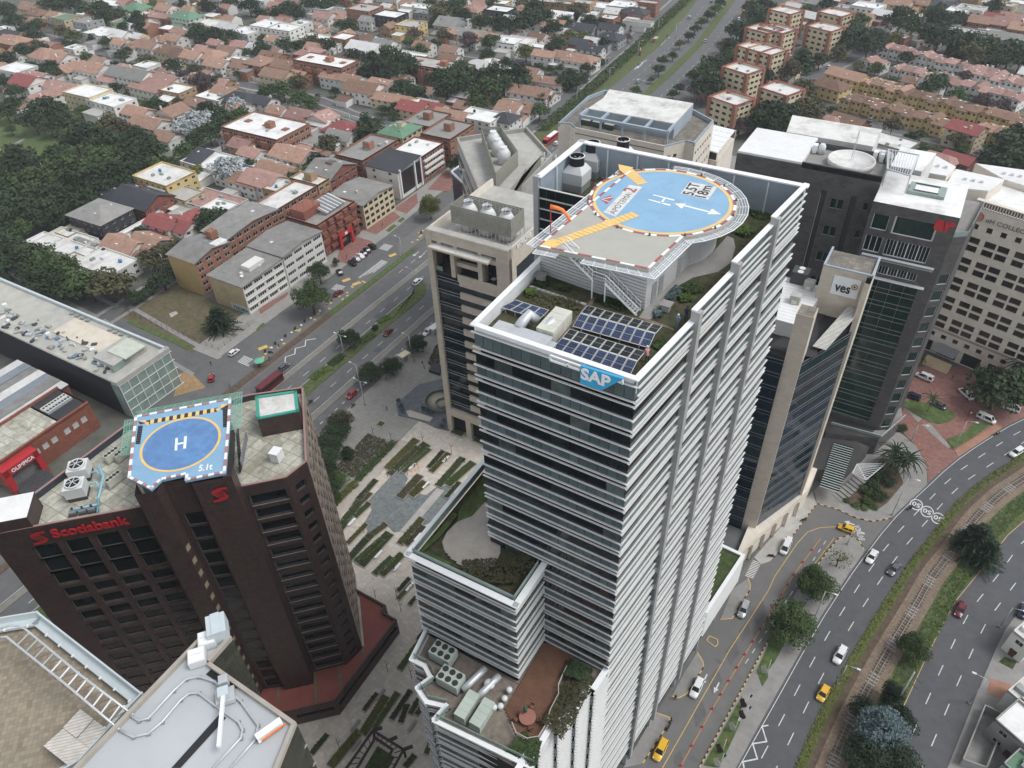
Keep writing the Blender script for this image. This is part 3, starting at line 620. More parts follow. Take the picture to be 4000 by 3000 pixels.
BAYY=[50.3,61.5,70.2,80.1,89.8]; BAYZ=[100.6,101.8,102.9,103.7]
for k in range(4):
 a=(XR(BAYY[k]),BAYY[k]); b_=(XR(BAYY[k+1]),BAYY[k+1])
 curtain(a,b_,97.9,5.5 if k else 6.5,1.9,T,jut=.2,e0=.2 if k==0 else -.3,e1=-.1 if k<3 else.4,vis=2)
 A1,t1,n1,L1,g1=frame_at(a,b_); z=98.7
 while z<BAYZ[k]-.3:T['louver'].add(A1+t1*(L1/2)+n1*.25+Vector((0,0,z)),(L1-.2,.2,.12),g1); z+=1.0
 piece('parapet_back',span,sap,A1+t1*(L1/2)-n1*.12+Vector((0,0,(BAYZ[k]+98)/2)),(L1,.1,BAYZ[k]-98),g1)
 piece('coping',white,sap,A1+t1*(L1/2)-n1*.05+Vector((0,0,BAYZ[k]+.05)),(L1+.3,.62,.16),g1)
for k in (1,2,3):
 y=BAYY[k]; A1,t1,n1,L1,g1=frame_at((XR(y-1),y-1),(XR(y+1),y+1)); piece('fin',grey_fin,sap,A1+t1*1.0+n1*.25+Vector((0,0,(BAYZ[k]+3)/2+.1)),(.75,.95,BAYZ[k]-3),g1)
b=MB(); b.prism([(-42.8,43.8),(-28.1,44.0),(-28.0,51),(-35,51),(-35,78),(-42.8,78)],4,65.6); b.build('core',dark_in,sap)
low=[(-47.0,43.6),(-41.9,43.3),(-41.9,38.8),(-38.7,38.3),(-38.7,35.6),(-34.3,35.3),(-34.3,33.4),(-22.6,33.1)]
lowz=49.6
low=[Q2(1,3,1470,480,lowz),Q2(1,3,1350,720,lowz),Q2(1,3,1462,775,lowz),Q2(1,3,1520,880,lowz),Q2(1,3,1400,970,lowz),Q2(1,3,1480,1085,lowz),Q2(1,3,1650,1125,lowz),Q2(1,3,1545,1245,lowz),Q2(2,3,180,1652,lowz)]
teeth=[(-22.7,33.2),(-21.8,36.5),(-20.9,40.0),(-20.0,43.6),(-19.1,47.0),(-18.0,50.4)]
b=MB(); inner=[(p[0]+.5,p[1]+.45) for p in low[:-1]]+[(-22.9,33.8),(-21.6,40),(-19.6,47),(-18.4,50.6),(-18.4,60),(-42,60)]
b.prism(inner,3.5,lowz-.9); b.build('core',dark_in,sap)
for a,b_ in zip(low,low[1:]):curtain(a,b_,lowz-1.6,6,1.25,T,e0=.3,e1=.3)
for i in range(5):
 (x0,y0),(x1,y1)=teeth[i],teeth[i+1]; xs=x0+.85
 a,b_=(xs,y0+.05),(x1+.06,y1); A1,t1,n1,L1,g1=frame_at(a,b_); z=lowz-1.2
 while z>5:T['louver'].add(A1+t1*(L1/2)+n1*.16+Vector((0,0,z)),(L1+.15,.5,.16),g1); z-=.94
 piece('wing_back',grey_clad,sap,A1+t1*(L1/2)-n1*.1+Vector((0,0,lowz/2)),(L1,.1,lowz-5),g1)
 for z in range(12):piece('wing_window',span,sap,((x0+xs)/2-.15,y0+.02,lowz-3.2-z*FLH),(xs-x0+.3,.1,2.3),0)
 piece('coping',white,sap,A1+t1*(L1/2)-n1*.1+Vector((0,0,lowz+.1)),(L1+.3,.8,.18),g1)
for z in range(16):piece('wing_window',span,sap,(XR(61.0)-.05,60.9,62-z*FLH),(1.1,.1,2.4),0)
for a,b_ in zip(low,low[1:]):
 A1,t1,n1,L1,g1=frame_at(a,b_); piece('coping',white,sap,A1+t1*(L1/2)+n1*.1+Vector((0,0,lowz+.08)),(L1+.5,.6,.16),g1)
 piece('glass_balustrade',pale_glass,sap,A1+t1*(L1/2)-n1*.45+Vector((0,0,lowz+.5)),(L1,.04,.9),g1)
 T['louver'].add(A1+t1*(L1/2)+n1*.1+Vector((0,0,lowz-.7)),(L1+.3,.25,.12),g1)
for a,b_ in (((-43.3,78),(-43.3,43.4)),((-43.3,43.4),(-27.7,43.6)),((-27.7,43.6),(-27.6,50.3))):
 A1,t1,n1,L1,g1=frame_at(a,b_); piece('coping',white,sap,A1+t1*(L1/2)+n1*.1+Vector((0,0,66.75)),(L1+.8,.8,.18),g1)
 piece('parapet_back',white,sap,A1+t1*(L1/2)-n1*.1+Vector((0,0,66.2)),(L1,.12,1.0),g1)
 piece('glass_balustrade',pale_glass,sap,A1+t1*(L1/2)-n1*.5+Vector((0,0,67.1)),(L1-.6,.04,.95),g1)
curtain((-35.5,65.6),(-35.5,65.7),66,66,1,T)
A1,t1,n1,L1,g1=frame_at(C_c,(-35.6,77.8))
for k in range(10):
 z=102.2-k*1.45; T['louver'].add(A1+t1*(L1/2)+n1*.1+Vector((0,0,z)),(L1,.22,.09),g1)
 for i in range(6):T['vision'].add(A1+t1*((i+.5)*L1/6)-n1*.02+Vector((0,0,z-.72)),(L1/6-.05,.08,1.3),g1)
piece('fin',grey_fin,sap,(-43.1,77.7,77),(.7,.7,53.4))
for t_ in T.values():t_.done()
for a,b_,zt in ((L_,F_,100.6),((-35.7,77),L_,100.6)):
 A1,t1,n1,L1,g1=frame_at(a,b_); piece('coping',white,sap,A1+t1*(L1/2)-n1*.05+Vector((0,0,zt+.04)),(L1+.5,.62,.16),g1)
 piece('parapet_back',white,sap,A1+t1*(L1/2)-n1*.2+Vector((0,0,zt-.9)),(L1,.14,1.8),g1)
for a,b_ in ((B_,A_c),(A_c,C_c)):
 A1,t1,n1,L1,g1=frame_at(a,b_); n_=round(L1/4.3)
 for i in range(n_):
  piece('screen_panel',bluegrey,sap,A1+t1*((i+.5)*L1/n_)-n1*.3+Vector((0,0,101.3)),(L1/n_-.1,.12,4.2),g1)
  piece('screen_post',white,sap,A1+t1*(i*L1/n_)-n1*.5+Vector((0,0,101.1)),(.16,.22,4.4),g1)
 piece('coping',white,sap,A1+t1*(L1/2)-n1*.2+Vector((0,0,103.6)),(L1+.6,.85,.18),g1)
roof_soil=M('roof_planting',(.05,.055,.025),.95,.6,1.2,bump=.8,stain=.7,sc=(.10,.075,.045),ss=.35)
b=MB(); b.prism([(-18.1,50.7),(XR(89.6)-.3,89.5),(-42.7,89.7),(-42.7,78),(-35.3,78),(-35.3,51)],DK-.3,DK); b.build('roof_deck',roof_soil,sap)
b=MB(); b.prism([(-43,43.7),(-28,43.9),(-27.9,50.4),(-35.2,50.8),(-35.2,77.8),(-43,77.8)],65.3,65.7); b.build('roof_deck',roof_soil,sap)
b=MB(); b.prism([(p[0]+.4,p[1]+.3) for p in low[:-1]]+[(-22.6,33.6),(-20.6,43),(-18.6,50.2),(-27.9,50.2),(-27.9,43.4),(-42.6,43.3)],lowz-1.0,lowz-.75); b.build('roof_deck',M('terrace_gravel',(.2,.17,.14),.95,.3,1.5,stain=.4),sap)
for nm,pts,mt in (('gravel_path',[(1190,1100),(1560,800),(1300,1000)],None),):pass
def deck_poly(name,c,r,pts,z,m,parent=sap):return sheet_poly(name,[Q2(c,r,x,y,z) for x,y in pts],z,m,parent)
deck_poly('paved_path',2,1,[(1095,1085),(1200,1100),(1330,930),(1460,800),(1560,740),(1780,690),(1890,610),(1930,480),(1915,400),(1860,380),(1700,560),(1560,600),(1240,920),(1130,1030)],DK+.03,concrete)
deck_poly('gravel_path',2,1,[(280,1330),(420,1240),(520,1120),(690,920),(720,910),(700,960),(560,1160),(430,1290),(340,1345)],DK+.025,M('brown_gravel',(.2,.15,.12),.95,.3,2))
deck_poly('gravel_path',2,1,[(0,1150),(300,1250),(330,1330),(150,1310),(0,1240)],DK+.02,M('brown_gravel',(.2,.15,.12)))
deck_poly('gravel_path',2,1,[(1100,1090),(1400,1195),(1395,1175),(1130,1080)],DK+.028,M('brown_gravel',(.2,.15,.12)))
for i in range(11):
 p=Q(2,1,190+41*i,830+13.5*i,DK+.1); piece('planter_block',concrete_l,sap,p,(1.05,.35,.25),R(-3))
 # ---- helipad building
PZ=104.05
S_=lambda x,y,z=PZ:at(2000+x/1.8433,500+y/1.8433,z)
PC=Vector((-29.07,85.9,0))*0+Vector((Matrix.Rotation(YAW,3,'Z')@Vector((.44466,1.95619,0)))*(CAM_H-PZ)); PR=.2017*(CAM_H-PZ)
pad=thing('helipad',(PC.x,PC.y,DK),'round blue helipad deck with a white H on the louvred tower roof','helipad')
FLp,FRp,P3,P5=S_(178,850),S_(985,1020),S_(1240,788),S_(757,228)
b0,b1,b2=Vector((*S_(212,905,PZ-.7)[:2],0)),Vector((*S_(965,1085,PZ-.7)[:2],0)),None
fl=Q(2,1,250,700,DK); fr=Q(2,1,1140,1020,DK)
fr2=Q(2,1,1555,600,DK); fl2=fl+Vector((0.2,12,0))
b=MB(); b.prism([(fl.x+.15,fl.y+.15),(fr.x-.15,fr.y+.15),(fr2.x-.1,fr2.y),(fr2.x-2,fr2.y+4),(fl2.x+.1,fl2.y)],DK,PZ-.55); b.build('wall_core',frame_d,pad)  # core coloured dark so gaps between the boards read as shadow lines
b=MB(); b.lathe((PC.x,PC.y,DK),[(PR-1.6,0),(PR-1.6,PZ-DK-.55)],40); b.build('drum_core',frame_d,pad)  # same dark colour, shade painted in behind the curved board gaps
nb=11; bh=(PZ-.6-DK)/nb
for a,b_ in ((fl,fr),(fr,fr2)):
 A1,t1,n1,L1,g1=frame_at(a,b_)
 for i in range(nb):
  o=piece('cladding_board',grey_clad,pad,A1+t1*(L1/2)+n1*(.0)+Vector((0,0,DK+bh*(i+.5))),(L1+.05,.09,bh-.09),g1); o.rotation_euler.x=R(-7)
 if a is fr:
  for u,w_ in ((.16,1.0),(.3,1.0),(.68,.9)):
   piece('door',alu,pad,A1+t1*(L1*u)+n1*.07+Vector((0,0,DK+1.25)),(w_,.08,2.5),g1)
b=MB()
for i in range(nb):
 z0,z1=DK+bh*i,DK+bh*(i+1)-.09; b.lathe((PC.x,PC.y,0),[(PR-1.4,z0),(PR-1.54,z1)],48,caps=False,sm=False)
tag(b.build('curved_cladding',grey_clad,pad),kind='stuff')
def ang_of(p):return math.atan2(p.y-PC.y,p.x-PC.x)
a3,a5=ang_of(P3),ang_of(P5)
while a5<a3:a5+=2*math.pi
RB=PR+.35
arc=[(PC.x+RB*math.cos(a3+(a5-a3)*i/48),PC.y+RB*math.sin(a3+(a5-a3)*i/48)) for i in range(49)]
outline=[(FLp.x,FLp.y),(FRp.x,FRp.y)]+arc
b=MB(); b.prism(outline,PZ-.5,PZ,0,0,True); b.build('deck',padgrey,pad)
def disc(name,r0,r1,z,m,n=64,parent=pad,c=PC):
 b=MB()
 for i in range(n):
  a_,c_=2*math.pi*i/n,2*math.pi*(i+1)/n
  if r0<=0:b.face([(c.x,c.y,z),(c.x+r1*math.cos(a_),c.y+r1*math.sin(a_),z),(c.x+r1*math.cos(c_),c.y+r1*math.sin(c_),z)])
  else:b.face([(c.x+r0*math.cos(a_),c.y+r0*math.sin(a_),z),(c.x+r1*math.cos(a_),c.y+r1*math.sin(a_),z),(c.x+r1*math.cos(c_),c.y+r1*math.sin(c_),z),(c.x+r0*math.cos(c_),c.y+r0*math.sin(c_),z)])
 return b.build(name,m,parent)
disc('blue_disc',0,PR-.62,PZ+.006,padblue); disc('yellow_ring',PR-.62,PR-.28,PZ+.012,yellow)
for i in range(40):
 a_=2*math.pi*(i+.5)/40; piece('border_mark',white if i%2 else redpaint,pad,(PC.x+(PR-.0)*math.cos(a_),PC.y+(PR-.0)*math.sin(a_),PZ+.008),(.34,2*math.pi*PR/40,.014),a_)
def border(a,b_,n,z,parent,wd=.28,inset=.16,th=.03,ms=None):
 A1,t1,n1,L1,g1=frame_at(a,b_); ms=ms or (white,redpaint)
 for i in range(n):piece('border_mark',ms[i%2],parent,A1+t1*((i+.5)*L1/n)-n1*inset+Vector((0,0,z)),(L1/n,wd,th),g1)
border((FLp.x,FLp.y),(FRp.x,FRp.y),8,PZ+.03,pad); border((FRp.x,FRp.y),arc[0],5,PZ+.03,pad); border(arc[-1],(FLp.x,FLp.y),16,PZ+.03,pad)
netm=bpy.data.materials.new('net_panel'); netm.use_nodes=True; _b=netm.node_tree.nodes['Principled BSDF']; _b.inputs['Base Color'].default_value=(.62,.68,.72,1); _b.inputs['Alpha'].default_value=.38; _b.inputs['Roughness'].default_value=.5
netg=netm.copy(); netg.name='green_net_panel'; netg.node_tree.nodes['Principled BSDF'].inputs['Base Color'].default_value=(.2,.36,.29,1); netg.node_tree.nodes['Principled BSDF'].inputs['Alpha'].default_value=.45
def net(parent,path,wd,z,dz,n_each,m=netm,frame=white,closed=False):
 """a horizontal catch net outside a path that has its outside on the right"""
 P_=[Vector((p[0],p[1],0)) for p in path]; O_=[]
 for i,p in enumerate(P_):
  ns=[]
  if i>0:d=(p-P_[i-1]).normalized(); ns.append(Vector((d.y,-d.x,0)))
  if i<len(P_)-1:d=(P_[i+1]-p).normalized(); ns.append(Vector((d.y,-d.x,0)))
  n_=sum(ns,Vector()).normalized(); k=wd/max(.5,n_.dot(ns[0])); O_.append(p+n_*k)
 for i in range(len(P_)-1):
  b=MB(); p0,p1,q0,q1=P_[i],P_[i+1],O_[i],O_[i+1]; zz,zo=Vector((0,0,z)),Vector((0,0,z+dz))
  b.face([p0+zz,q0+zo,q1+zo,p1+zz]); b.build('net_panel',m,parent)
  f_=MB(); up=Vector((0,0,.03)); n_=max(1,round((p1-p0).length/n_each))
  f_.bar(q0+zo+up,q1+zo+up,.09); f_.bar((p0+q0)/2+(zz+zo)/2+up,(p1+q1)/2+(zz+zo)/2+up,.05); f_.bar(p0.lerp(q0,.25)+zz+up,p1.lerp(q1,.25)+zz+up,.04); f_.bar(p0.lerp(q0,.75)+zo+up,p1.lerp(q1,.75)+zo+up,.04)
  for k in range(n_):f_.bar(p0.lerp(p1,k/n_)+zz+up,q0.lerp(q1,k/n_)+zo+up,.06)
  f_.build('net_frame',frame,parent)
net(pad,[(FLp.x,FLp.y),(FLp.x*.7+FRp.x*.3-1.1,FLp.y*.7+FRp.y*.3)],1.25,PZ-.35,.15,1.1)
net(pad,[(FLp.x*.56+FRp.x*.44,FLp.y*.56+FRp.y*.44),(FRp.x,FRp.y),arc[0]],1.2,PZ-.35,.15,1.1)
net(pad,arc[0:49:3][:14],1.2,PZ-.35,.15,1.4); net(pad,[arc[-1],(FLp.x,FLp.y)],1.3,PZ-.35,.15,1.6)
def plate(name,m,pts,z=PZ+.02):return sheet_poly(name,[S_(x,y)[:2] for x,y in pts],z,m,pad)
plate('white_plate',paint_w,[(658,608),(845,410),(940,425),(745,640)]); plate('white_plate',paint_w,[(1213,473),(1278,388),(1478,425),(1413,517)])
o_=S_(742,628,PZ+.03); x_=S_(870,480,PZ+.03)-o_; txt('pad_name','APOTEMA',M('sign_grey',(.12,.12,.12)),pad,S_(738,622,PZ+.026),x_,Vector((-x_.y,x_.x,0)),x_.length*1.0,(S_(738,622)-S_(690,612)).length*.9,.003)
txt('pad_number','2',redpaint,pad,S_(880,468,PZ+.026),x_,Vector((-x_.y,x_.x,0)),1.1,1.5,.003,.02)
x_=S_(1290,408)-S_(1260,470); x_=S_(1355,410)-S_(1300,492)
for body,p in (('5.5T',(1305,488)),('18m',(1395,505))):
 txt('pad_limit',body,M('sign_dark',(.03,.03,.03)),pad,S_(*p,PZ+.026),x_,Vector((-x_.y,x_.x,0)),x_.length*1.0,1.35,.003,.02)
for pts in ([(977,519),(990,515),(1147,555),(1133,563)],[(1008,484),(1023,481),(1173,518),(1163,526)],[(1068,540),(1095,505),(1108,508),(1082,544)]):plate('letter_h',white,[(x,y-1) for x,y in pts],PZ+.022)
plate('arrow_shaft',white,[(1235,563),(1248,556),(1420,600),(1412,608)],PZ+.02)
plate('arrow_head',white,[(1170,545),(1252,545),(1222,582)],PZ+.024); plate('arrow_head',white,[(1508,624),(1440,582),(1405,622)],PZ+.024)
plate('red_emblem',redpaint,[(636,512),(712,485),(730,505),(682,550)]); plate('emblem_line',white,[(645,513),(722,496),(724,500),(646,516)],PZ+.026); plate('emblem_line',white,[(645,513),(700,530),(697,533),(644,516)],PZ+.026)
def steps_on(a0,a1,b0_,b1_,n):
 a0,a1,b0_,b1_=[Vector((*S_(*p)[:2],0)) for p in (a0,a1,b0_,b1_)]
 for i in range(n):
  u,v_=i/n,(i+.9)/n; q=[a0.lerp(a1,u),b0_.lerp(b1_,u),b0_.lerp(b1_,v_),a0.lerp(a1,v_)]
  sheet_poly('walkway_bar',[p[:2] for p in q],PZ+.028,yellow,pad)
steps_on((250,825),(865,603),(330,848),(922,634),18); steps_on((770,300),(905,412),(855,282),(978,398),8)
plate('walkway_corner',yellow,[(225,815),(300,800),(330,848),(280,875),(205,845)],PZ+.03); plate('walkway_corner',yellow,[(765,262),(875,285),(830,320),(775,305)],PZ+.018)
lampm=M('pad_lamp',(.12,.1,.05),.4)
for i in range(14):
 a_=2*math.pi*i/14; b=MB(); b.lathe((PC.x+(PR+.2)*math.cos(a_),PC.y+(PR+.2)*math.sin(a_),PZ),[(.13,0),(.13,.18),(.08,.32)],8); b.build('perimeter_lamp',lampm,pad)
st=thing('roof_stair',tuple(Q(2,1,1090,1070,DK)),'galvanised steel stair climbing the grey wall up to the helipad','stair')
top=S_(330,880); mid0=Q(2,1,655,770,DK+2.9); mid1=Q(2,1,785,790,DK+2.9); bot=Q(2,1,1085,1075,DK+.05)
yS=fl.y-.75; wS=.55
def sx(p,z):return Vector((p.x,0,z))
fx=lambda u:(fl+(fr-fl)*((u-fl.x)/(fr.x-fl.x))).y-.8
xt,xm0,xm1,xb=top.x+.3,mid0.x,mid1.x,bot.x-.2
for (xa,za,xb_,zb,n_) in ((xt,PZ,xm0,DK+2.6,12),(xm1,DK+2.6,xb,DK+.1,13)):
 for i in range(n_):
  f_=(i+.5)/n_; x=xa+(xb_-xa)*f_; z=za+(zb-za)*f_; piece('tread',steel,st,(x,fx(x),z),(abs(xb_-xa)/n_*.8,1.0,.05))
 for sd_ in (-.52,.52):
  b=MB(); b.bar((xa,fx(xa)+sd_,za-.1),(xb_,fx(xb_)+sd_,zb-.1),.16); b.build('stringer',white,st)
  b=MB(); b.bar((xa,fx(xa)+sd_,za+.95),(xb_,fx(xb_)+sd_,zb+.95),.07); b.bar((xa,fx(xa)+sd_,za+.5),(xb_,fx(xb_)+sd_,zb+.5),.04)
  for i in range(8):f_=i/7; b.bar((xa+(xb_-xa)*f_,fx(xa+(xb_-xa)*f_)+sd_,za+(zb-za)*f_),(xa+(xb_-xa)*f_,fx(xa+(xb_-xa)*f_)+sd_,za+(zb-za)*f_+.95),.04)
  b.build('handrail',white,st)
piece('landing',steel,st,((xm0+xm1)/2,fx(xm0),DK+2.6),(xm1-xm0+.3,1.05,.08))
b=MB()
for sd_ in (-.52,):b.bar((xm0,fx(xm0)+sd_,DK+3.55),(xm1,fx(xm1)+sd_,DK+3.55),.07); b.bar((xm0,fx(xm0)+sd_,DK+3.1),(xm1,fx(xm1)+sd_,DK+3.1),.04)
b.build('handrail',white,st)
for x in (xm0,xm1):piece('post',white,st,(x,fx(x)-.45,DK+1.3),(.12,.12,2.6))
p=S_(278,752); ws=thing('windsock',tuple(p),'orange windsock on a thin red pole at the helipad corner','windsock')
b=MB(); b.tube([p,p+Vector((0,0,3.4))],.06); b.build('pole',M('red_pole',(.45,.05,.04),.5),ws)
b=MB(); t_=p+Vector((0,0,3.1)); b.tube([t_,t_+Vector((.7,.1,-.05)),t_+Vector((1.3,.2,-.2)),t_+Vector((1.8,.3,-.7)),t_+Vector((2.2,.35,-1.4))],[.24,.22,.2,.17,.14],12); b.build('sock',orange,ws)
def cooling(name,p,s,label,hw=2.2,hh=2.6,rot=0):
 t=thing(name,tuple(p),label,'cooling tower','rooftop cooling units')
 x,y,z=p; b=MB(); b.box((x,y,z+.5),(hw*.96,hw*.96,1.0)); b.build('louvred_base',alu,t)
 b=MB(); e=hw/2; zt=z+1+hh*.5; b.box((x,y,z+1+hh*.25),(hw,hw,hh*.5))
 b.hexa([(x-e,y-e,zt),(x+e,y-e,zt),(x+e,y+e,zt),(x-e,y+e,zt)],[(x-e*.62,y-e*.62,zt+hh*.28),(x+e*.62,y-e*.62,zt+hh*.28),(x+e*.62,y+e*.62,zt+hh*.28),(x-e*.62,y+e*.62,zt+hh*.28)]); b.build('casing',ac_white,t)
 zf=zt+hh*.28; r_=hw*.34; b=MB(); n=24
 b.lathe((x,y,zf),[(r_,0),(r_*.97,.6),(r_*1.0,1.15)],n,caps=False); b.lathe((x,y,zf),[(r_*.93,1.15),(r_*.9,.2)],n,caps=False); b.build('fan_stack',black_m,t)
 b=MB(); b.lathe((x,y,zf+1.1),[(r_*1.02,0),(r_*1.06,.08),(r_*.92,.1)],n,caps=False); b.build('rim',ac_white,t)
 b=MB()
 for k in range(6):
  a_=k*math.pi/3+.3; b.hexa([(x,y,zf+.75),(x+r_*.85*math.cos(a_-.16),y+r_*.85*math.sin(a_-.16),zf+.7),(x+r_*.85*math.cos(a_+.16),y+r_*.85*math.sin(a_+.16),zf+.8),(x,y,zf+.77)],[(x,y,zf+.8),(x+r_*.85*math.cos(a_-.16),y+r_*.85*math.sin(a_-.16),zf+.75),(x+r_*.85*math.cos(a_+.16),y+r_*.85*math.sin(a_+.16),zf+.85),(x,y,zf+.82)])
 b.build('fan',alu,t); return t
cooling('cooling_tower',S_(465,370,DK+1.2)-Vector((0,0,1.2)),1,'nearest white cooling tower with black fan stack beside the dark glazed wing',2.9,3.0)
cooling('cooling_tower',S_(575,270,DK+1.2)-Vector((0,0,1.2)),1,'white cooling tower with black fan stack in the screened corner, rearmost',2.9,3.0)
cooling('cooling_tower',S_(790,262,DK+.6)-Vector((0,0,.6)),1,'white cooling tower half hidden behind the helipad walkway',2.6,2.6)
pv=bpy.data.materials.new('photovoltaic'); pv.use_nodes=True
def pvmat(name,c,line):
 return M(name,c,.12,.25,1.2,spec=.6,pat='xt',ps=.21,pc=line,pm=.06,ov=.2)
pv_b=pvmat('solar_cells_blue',(.022,.035,.09),(.10,.12,.17)); pv_k=pvmat('solar_cells_black',(.014,.015,.018),(.05,.055,.06))
frm=M('solar_frame',(.62,.65,.62),.4)
def array(label,c4,zf,n,m,grp):
 """c4: front-left, front-right, back-right, back-left in survey px; zf front/back heights"""
 P_=[Q(2,1,x,y,z) for (x,y),z in zip(c4,(zf[0],zf[0],zf[1],zf[1]))]
 t=thing('solar_array',tuple(sum(P_,Vector())/4-Vector((0,0,sum(p.z for p in P_)/4-DK))),label,'solar panels',grp)
 for i in range(n):
  u0,u1=(i+.03)/n,(i+.97)/n; q=[P_[0].lerp(P_[1],u0),P_[0].lerp(P_[1],u1),P_[3].lerp(P_[2],u1),P_[3].lerp(P_[2],u0)]
  f_=slab4('solar_panel',frm,t,q,.05); nn=(q[1]-q[0]).cross(q[3]-q[0]).normalized()*.012
  for v0,v1 in ((.04,.49),(.51,.96)):
   for w0,w1 in ((.05,.95),):
    r_=[(q[0].lerp(q[1],a)).lerp(q[3].lerp(q[2],a),v)+nn for a,v in ((w0,v0),(w1,v0),(w1,v1),(w0,v1))]
    b=MB(); b.face(r_); b.build('cell_field',m,f_)
 for i in range(4):
  for k in (0,3):
   a_=P_[k].lerp(P_[k^1 if k==0 else 2],(i+.5)/4); h=a_.z-DK
   if h>.1:piece('support',steel,t,(a_.x,a_.y,DK+h/2-.05),(.08,.08,h-.1))
array('front row of blue solar panels along the parapet above the sign',((347,1352),(1020,1592),(1085,1462),(430,1258)),(DK+.5,DK+1.35),8,pv_b,'roof solar arrays')
array('black solar panels sloping away behind the front row',((433,1256),(1088,1460),(1155,1378),(497,1180)),(DK+1.35,DK+.9),8,pv_k,'roof solar arrays')
array('second row of blue solar panels in the middle of the roof',((520,1160),(1185,1348),(1242,1222),(590,1046)),(DK+.5,DK+1.35),8,pv_b,'roof solar arrays')
array('black solar panels nearest the steel stair',((594,1042),(1247,1220),(1302,1157),(650,978)),(DK+1.35,DK+.9),8,pv_k,'roof solar arrays')
array('small four-panel solar array beside the left parapet',((-100,995),(240,1102),(322,1020),(30,930)),(DK+.6,DK+1.1),4,pv_b,'roof solar arrays')
def boxes(name,loc,label,cat,lst,group=None):
 t=thing(name,tuple(loc),label,cat,group)
 for nm,m,c,d,rz in lst:piece(nm,m,t,c,d,rz)
 return t
p=Q(2,1,375,1200,DK)
boxes('air_handler',p,'cream ribbed air handling unit between the solar panels','air handler',[('casing',ac_cream,(p.x+(i-1.5)*.0,p.y-.2+(i-1.5)*1.05,DK+.85),(1.9,1.02,1.5),0) for i in range(4)]+[('control_box',ac_white,(p.x-.7,p.y-2.5,DK+.6),(.5,.3,.7),0)])
p=Q(2,1,90,1290,DK)
t=thing('air_duct',tuple(p),'long silver air duct lying along the front parapet','duct')
piece('duct_run',steel,t,(p.x+.1,p.y-.2,DK+.7),(6.2,1.5,1.2)); piece('duct_end',steel,t,(p.x+3.5,p.y-.25,DK+.55),(.6,1.1,.8)); piece('duct_branch',steel,t,(p.x+2.4,p.y+1.2,DK+.6),(.9,1.4,.8),R(20))
b=MB(); b.tube([(p.x-.8,p.y+.6,DK+.9),(p.x-.7,p.y+1.4,DK+1.3),(p.x-.4,p.y+2.2,DK+1.8),(p.x+.1,p.y+2.6,DK+1.0)],[.6,.55,.55,.6],10); b.build('duct_elbow',steel,t)
b=MB(); b.tube([(p.x+1.5,p.y+.9,DK+.8),(p.x+1.7,p.y+1.8,DK+1.1),(p.x+2.0,p.y+2.6,DK+1.5),(p.x+2.3,p.y+2.9,DK+.7)],[.55,.5,.5,.55],10); b.build('duct_elbow',steel,t)
for (x,y,lb) in ((250,770,'small concrete roof vent at the corner of the grey helipad wall'),(1330,1020,'small concrete roof vent in the planting beside the paved path')):
 p=Q(2,1,x,y,DK); t=thing('roof_vent',tuple(p),lb,'vent'); piece('body',concrete_l,t,(p.x,p.y,DK+.35),(.8,.8,.7)); piece('cap',concrete,t,(p.x,p.y,DK+.8),(1.2,1.2,.12))
sg=thing('rooftop_sign',(-22,50,97),'blue sign with white SAP lettering on the front of the louvred tower','sign')
yS=49.6
Z_=lambda x,y:at(x,y,98)
def on_plane_y(x,y,y0):
 d=(x-2000)/FPX*CR-(y-1500)/FPX*CU+CF; k=y0/d.y; return Vector((d.x*k,y0,CAM_H+d.z*k))
K=lambda x,y,y0=yS:on_plane_y(1820+x/1.586,1150+y/1.586,y0)
q=[K(708,553),K(840,596),K(975,525),K(709,443)]
b=MB(); b.hexa([p+Vector((0,.3,0)) for p in q],[p for p in q]); b.build('sign_board',blue_sign,sg)
q=[K(708,443),K(975,524),K(970,517),K(714,438)]
o_=K(712,522,yS-.02); txt('sign_letters','SAP',white,sg,o_+Vector((0,-.02,.05)),(K(895,582)-K(712,522)),(0,0,1),(K(895,582)-K(712,522)).length,1.35,.06,.035)
fr_=MB()
for a,c in (((522,378),(712,445)),((522,408),(706,470)),((522,378),(522,408)),((630,415),(632,447)),((935,535),(970,550)),((970,530),(970,556))):fr_.bar(K(*a,yS+.1),K(*c,yS+.1),.16)
fr_.build('sign_frame',white,sg)
TZ=65.72
td=thing('terrace_deck',tuple(Q(1,2,1850,1400,TZ)),'rounded pale timber deck on the upper garden terrace','deck')
arcp=[(1980,1030),(1870,1150),(1740,1200),(1650,1290),(1610,1370),(1630,1450),(1700,1530),(1800,1590),(1900,1620),(1990,1615),(2070,1560),(2110,1470),(2112,1380),(2060,1300),(2010,1250),(2000,1210),(2030,1150),(2090,1050)]
P_=[Vector(Q2(1,2,x,y,TZ)) for x,y in arcp]; ys0,ys1=min(p.y for p in P_),max(p.y for p in P_)
nbd=46
for i in range(nbd):
 y0=ys0+(ys1-ys0)*(i+.5)/nbd; xs=[]
 for a,c in zip(P_,P_[1:]+P_[:1]):
  if (a.y-y0)*(c.y-y0)<0:xs.append(a.x+(c.x-a.x)*(y0-a.y)/(c.y-a.y))
 xs.sort()
 if len(xs)>=2:piece('deck_board',deckwood,td,((xs[0]+xs[-1])/2,y0,TZ+.18),(xs[-1]-xs[0],(ys1-ys0)/nbd*.9,.12))
deck_poly('planter_lawn',1,2,[(1420,1470),(1590,1320),(1745,1125),(1700,1110),(1560,1290),(1430,1430)],TZ+.35,grass)
deck_poly('planter_lawn',1,2,[(1420,1480),(1660,1590),(1690,1550),(1480,1440)],TZ+.34,grass)
deck_poly('roof_lawn',1,2,[(1750,1100),(2000,760),(2040,900),(1990,1040),(1830,1180),(1740,1190)],TZ+.1,grass2)
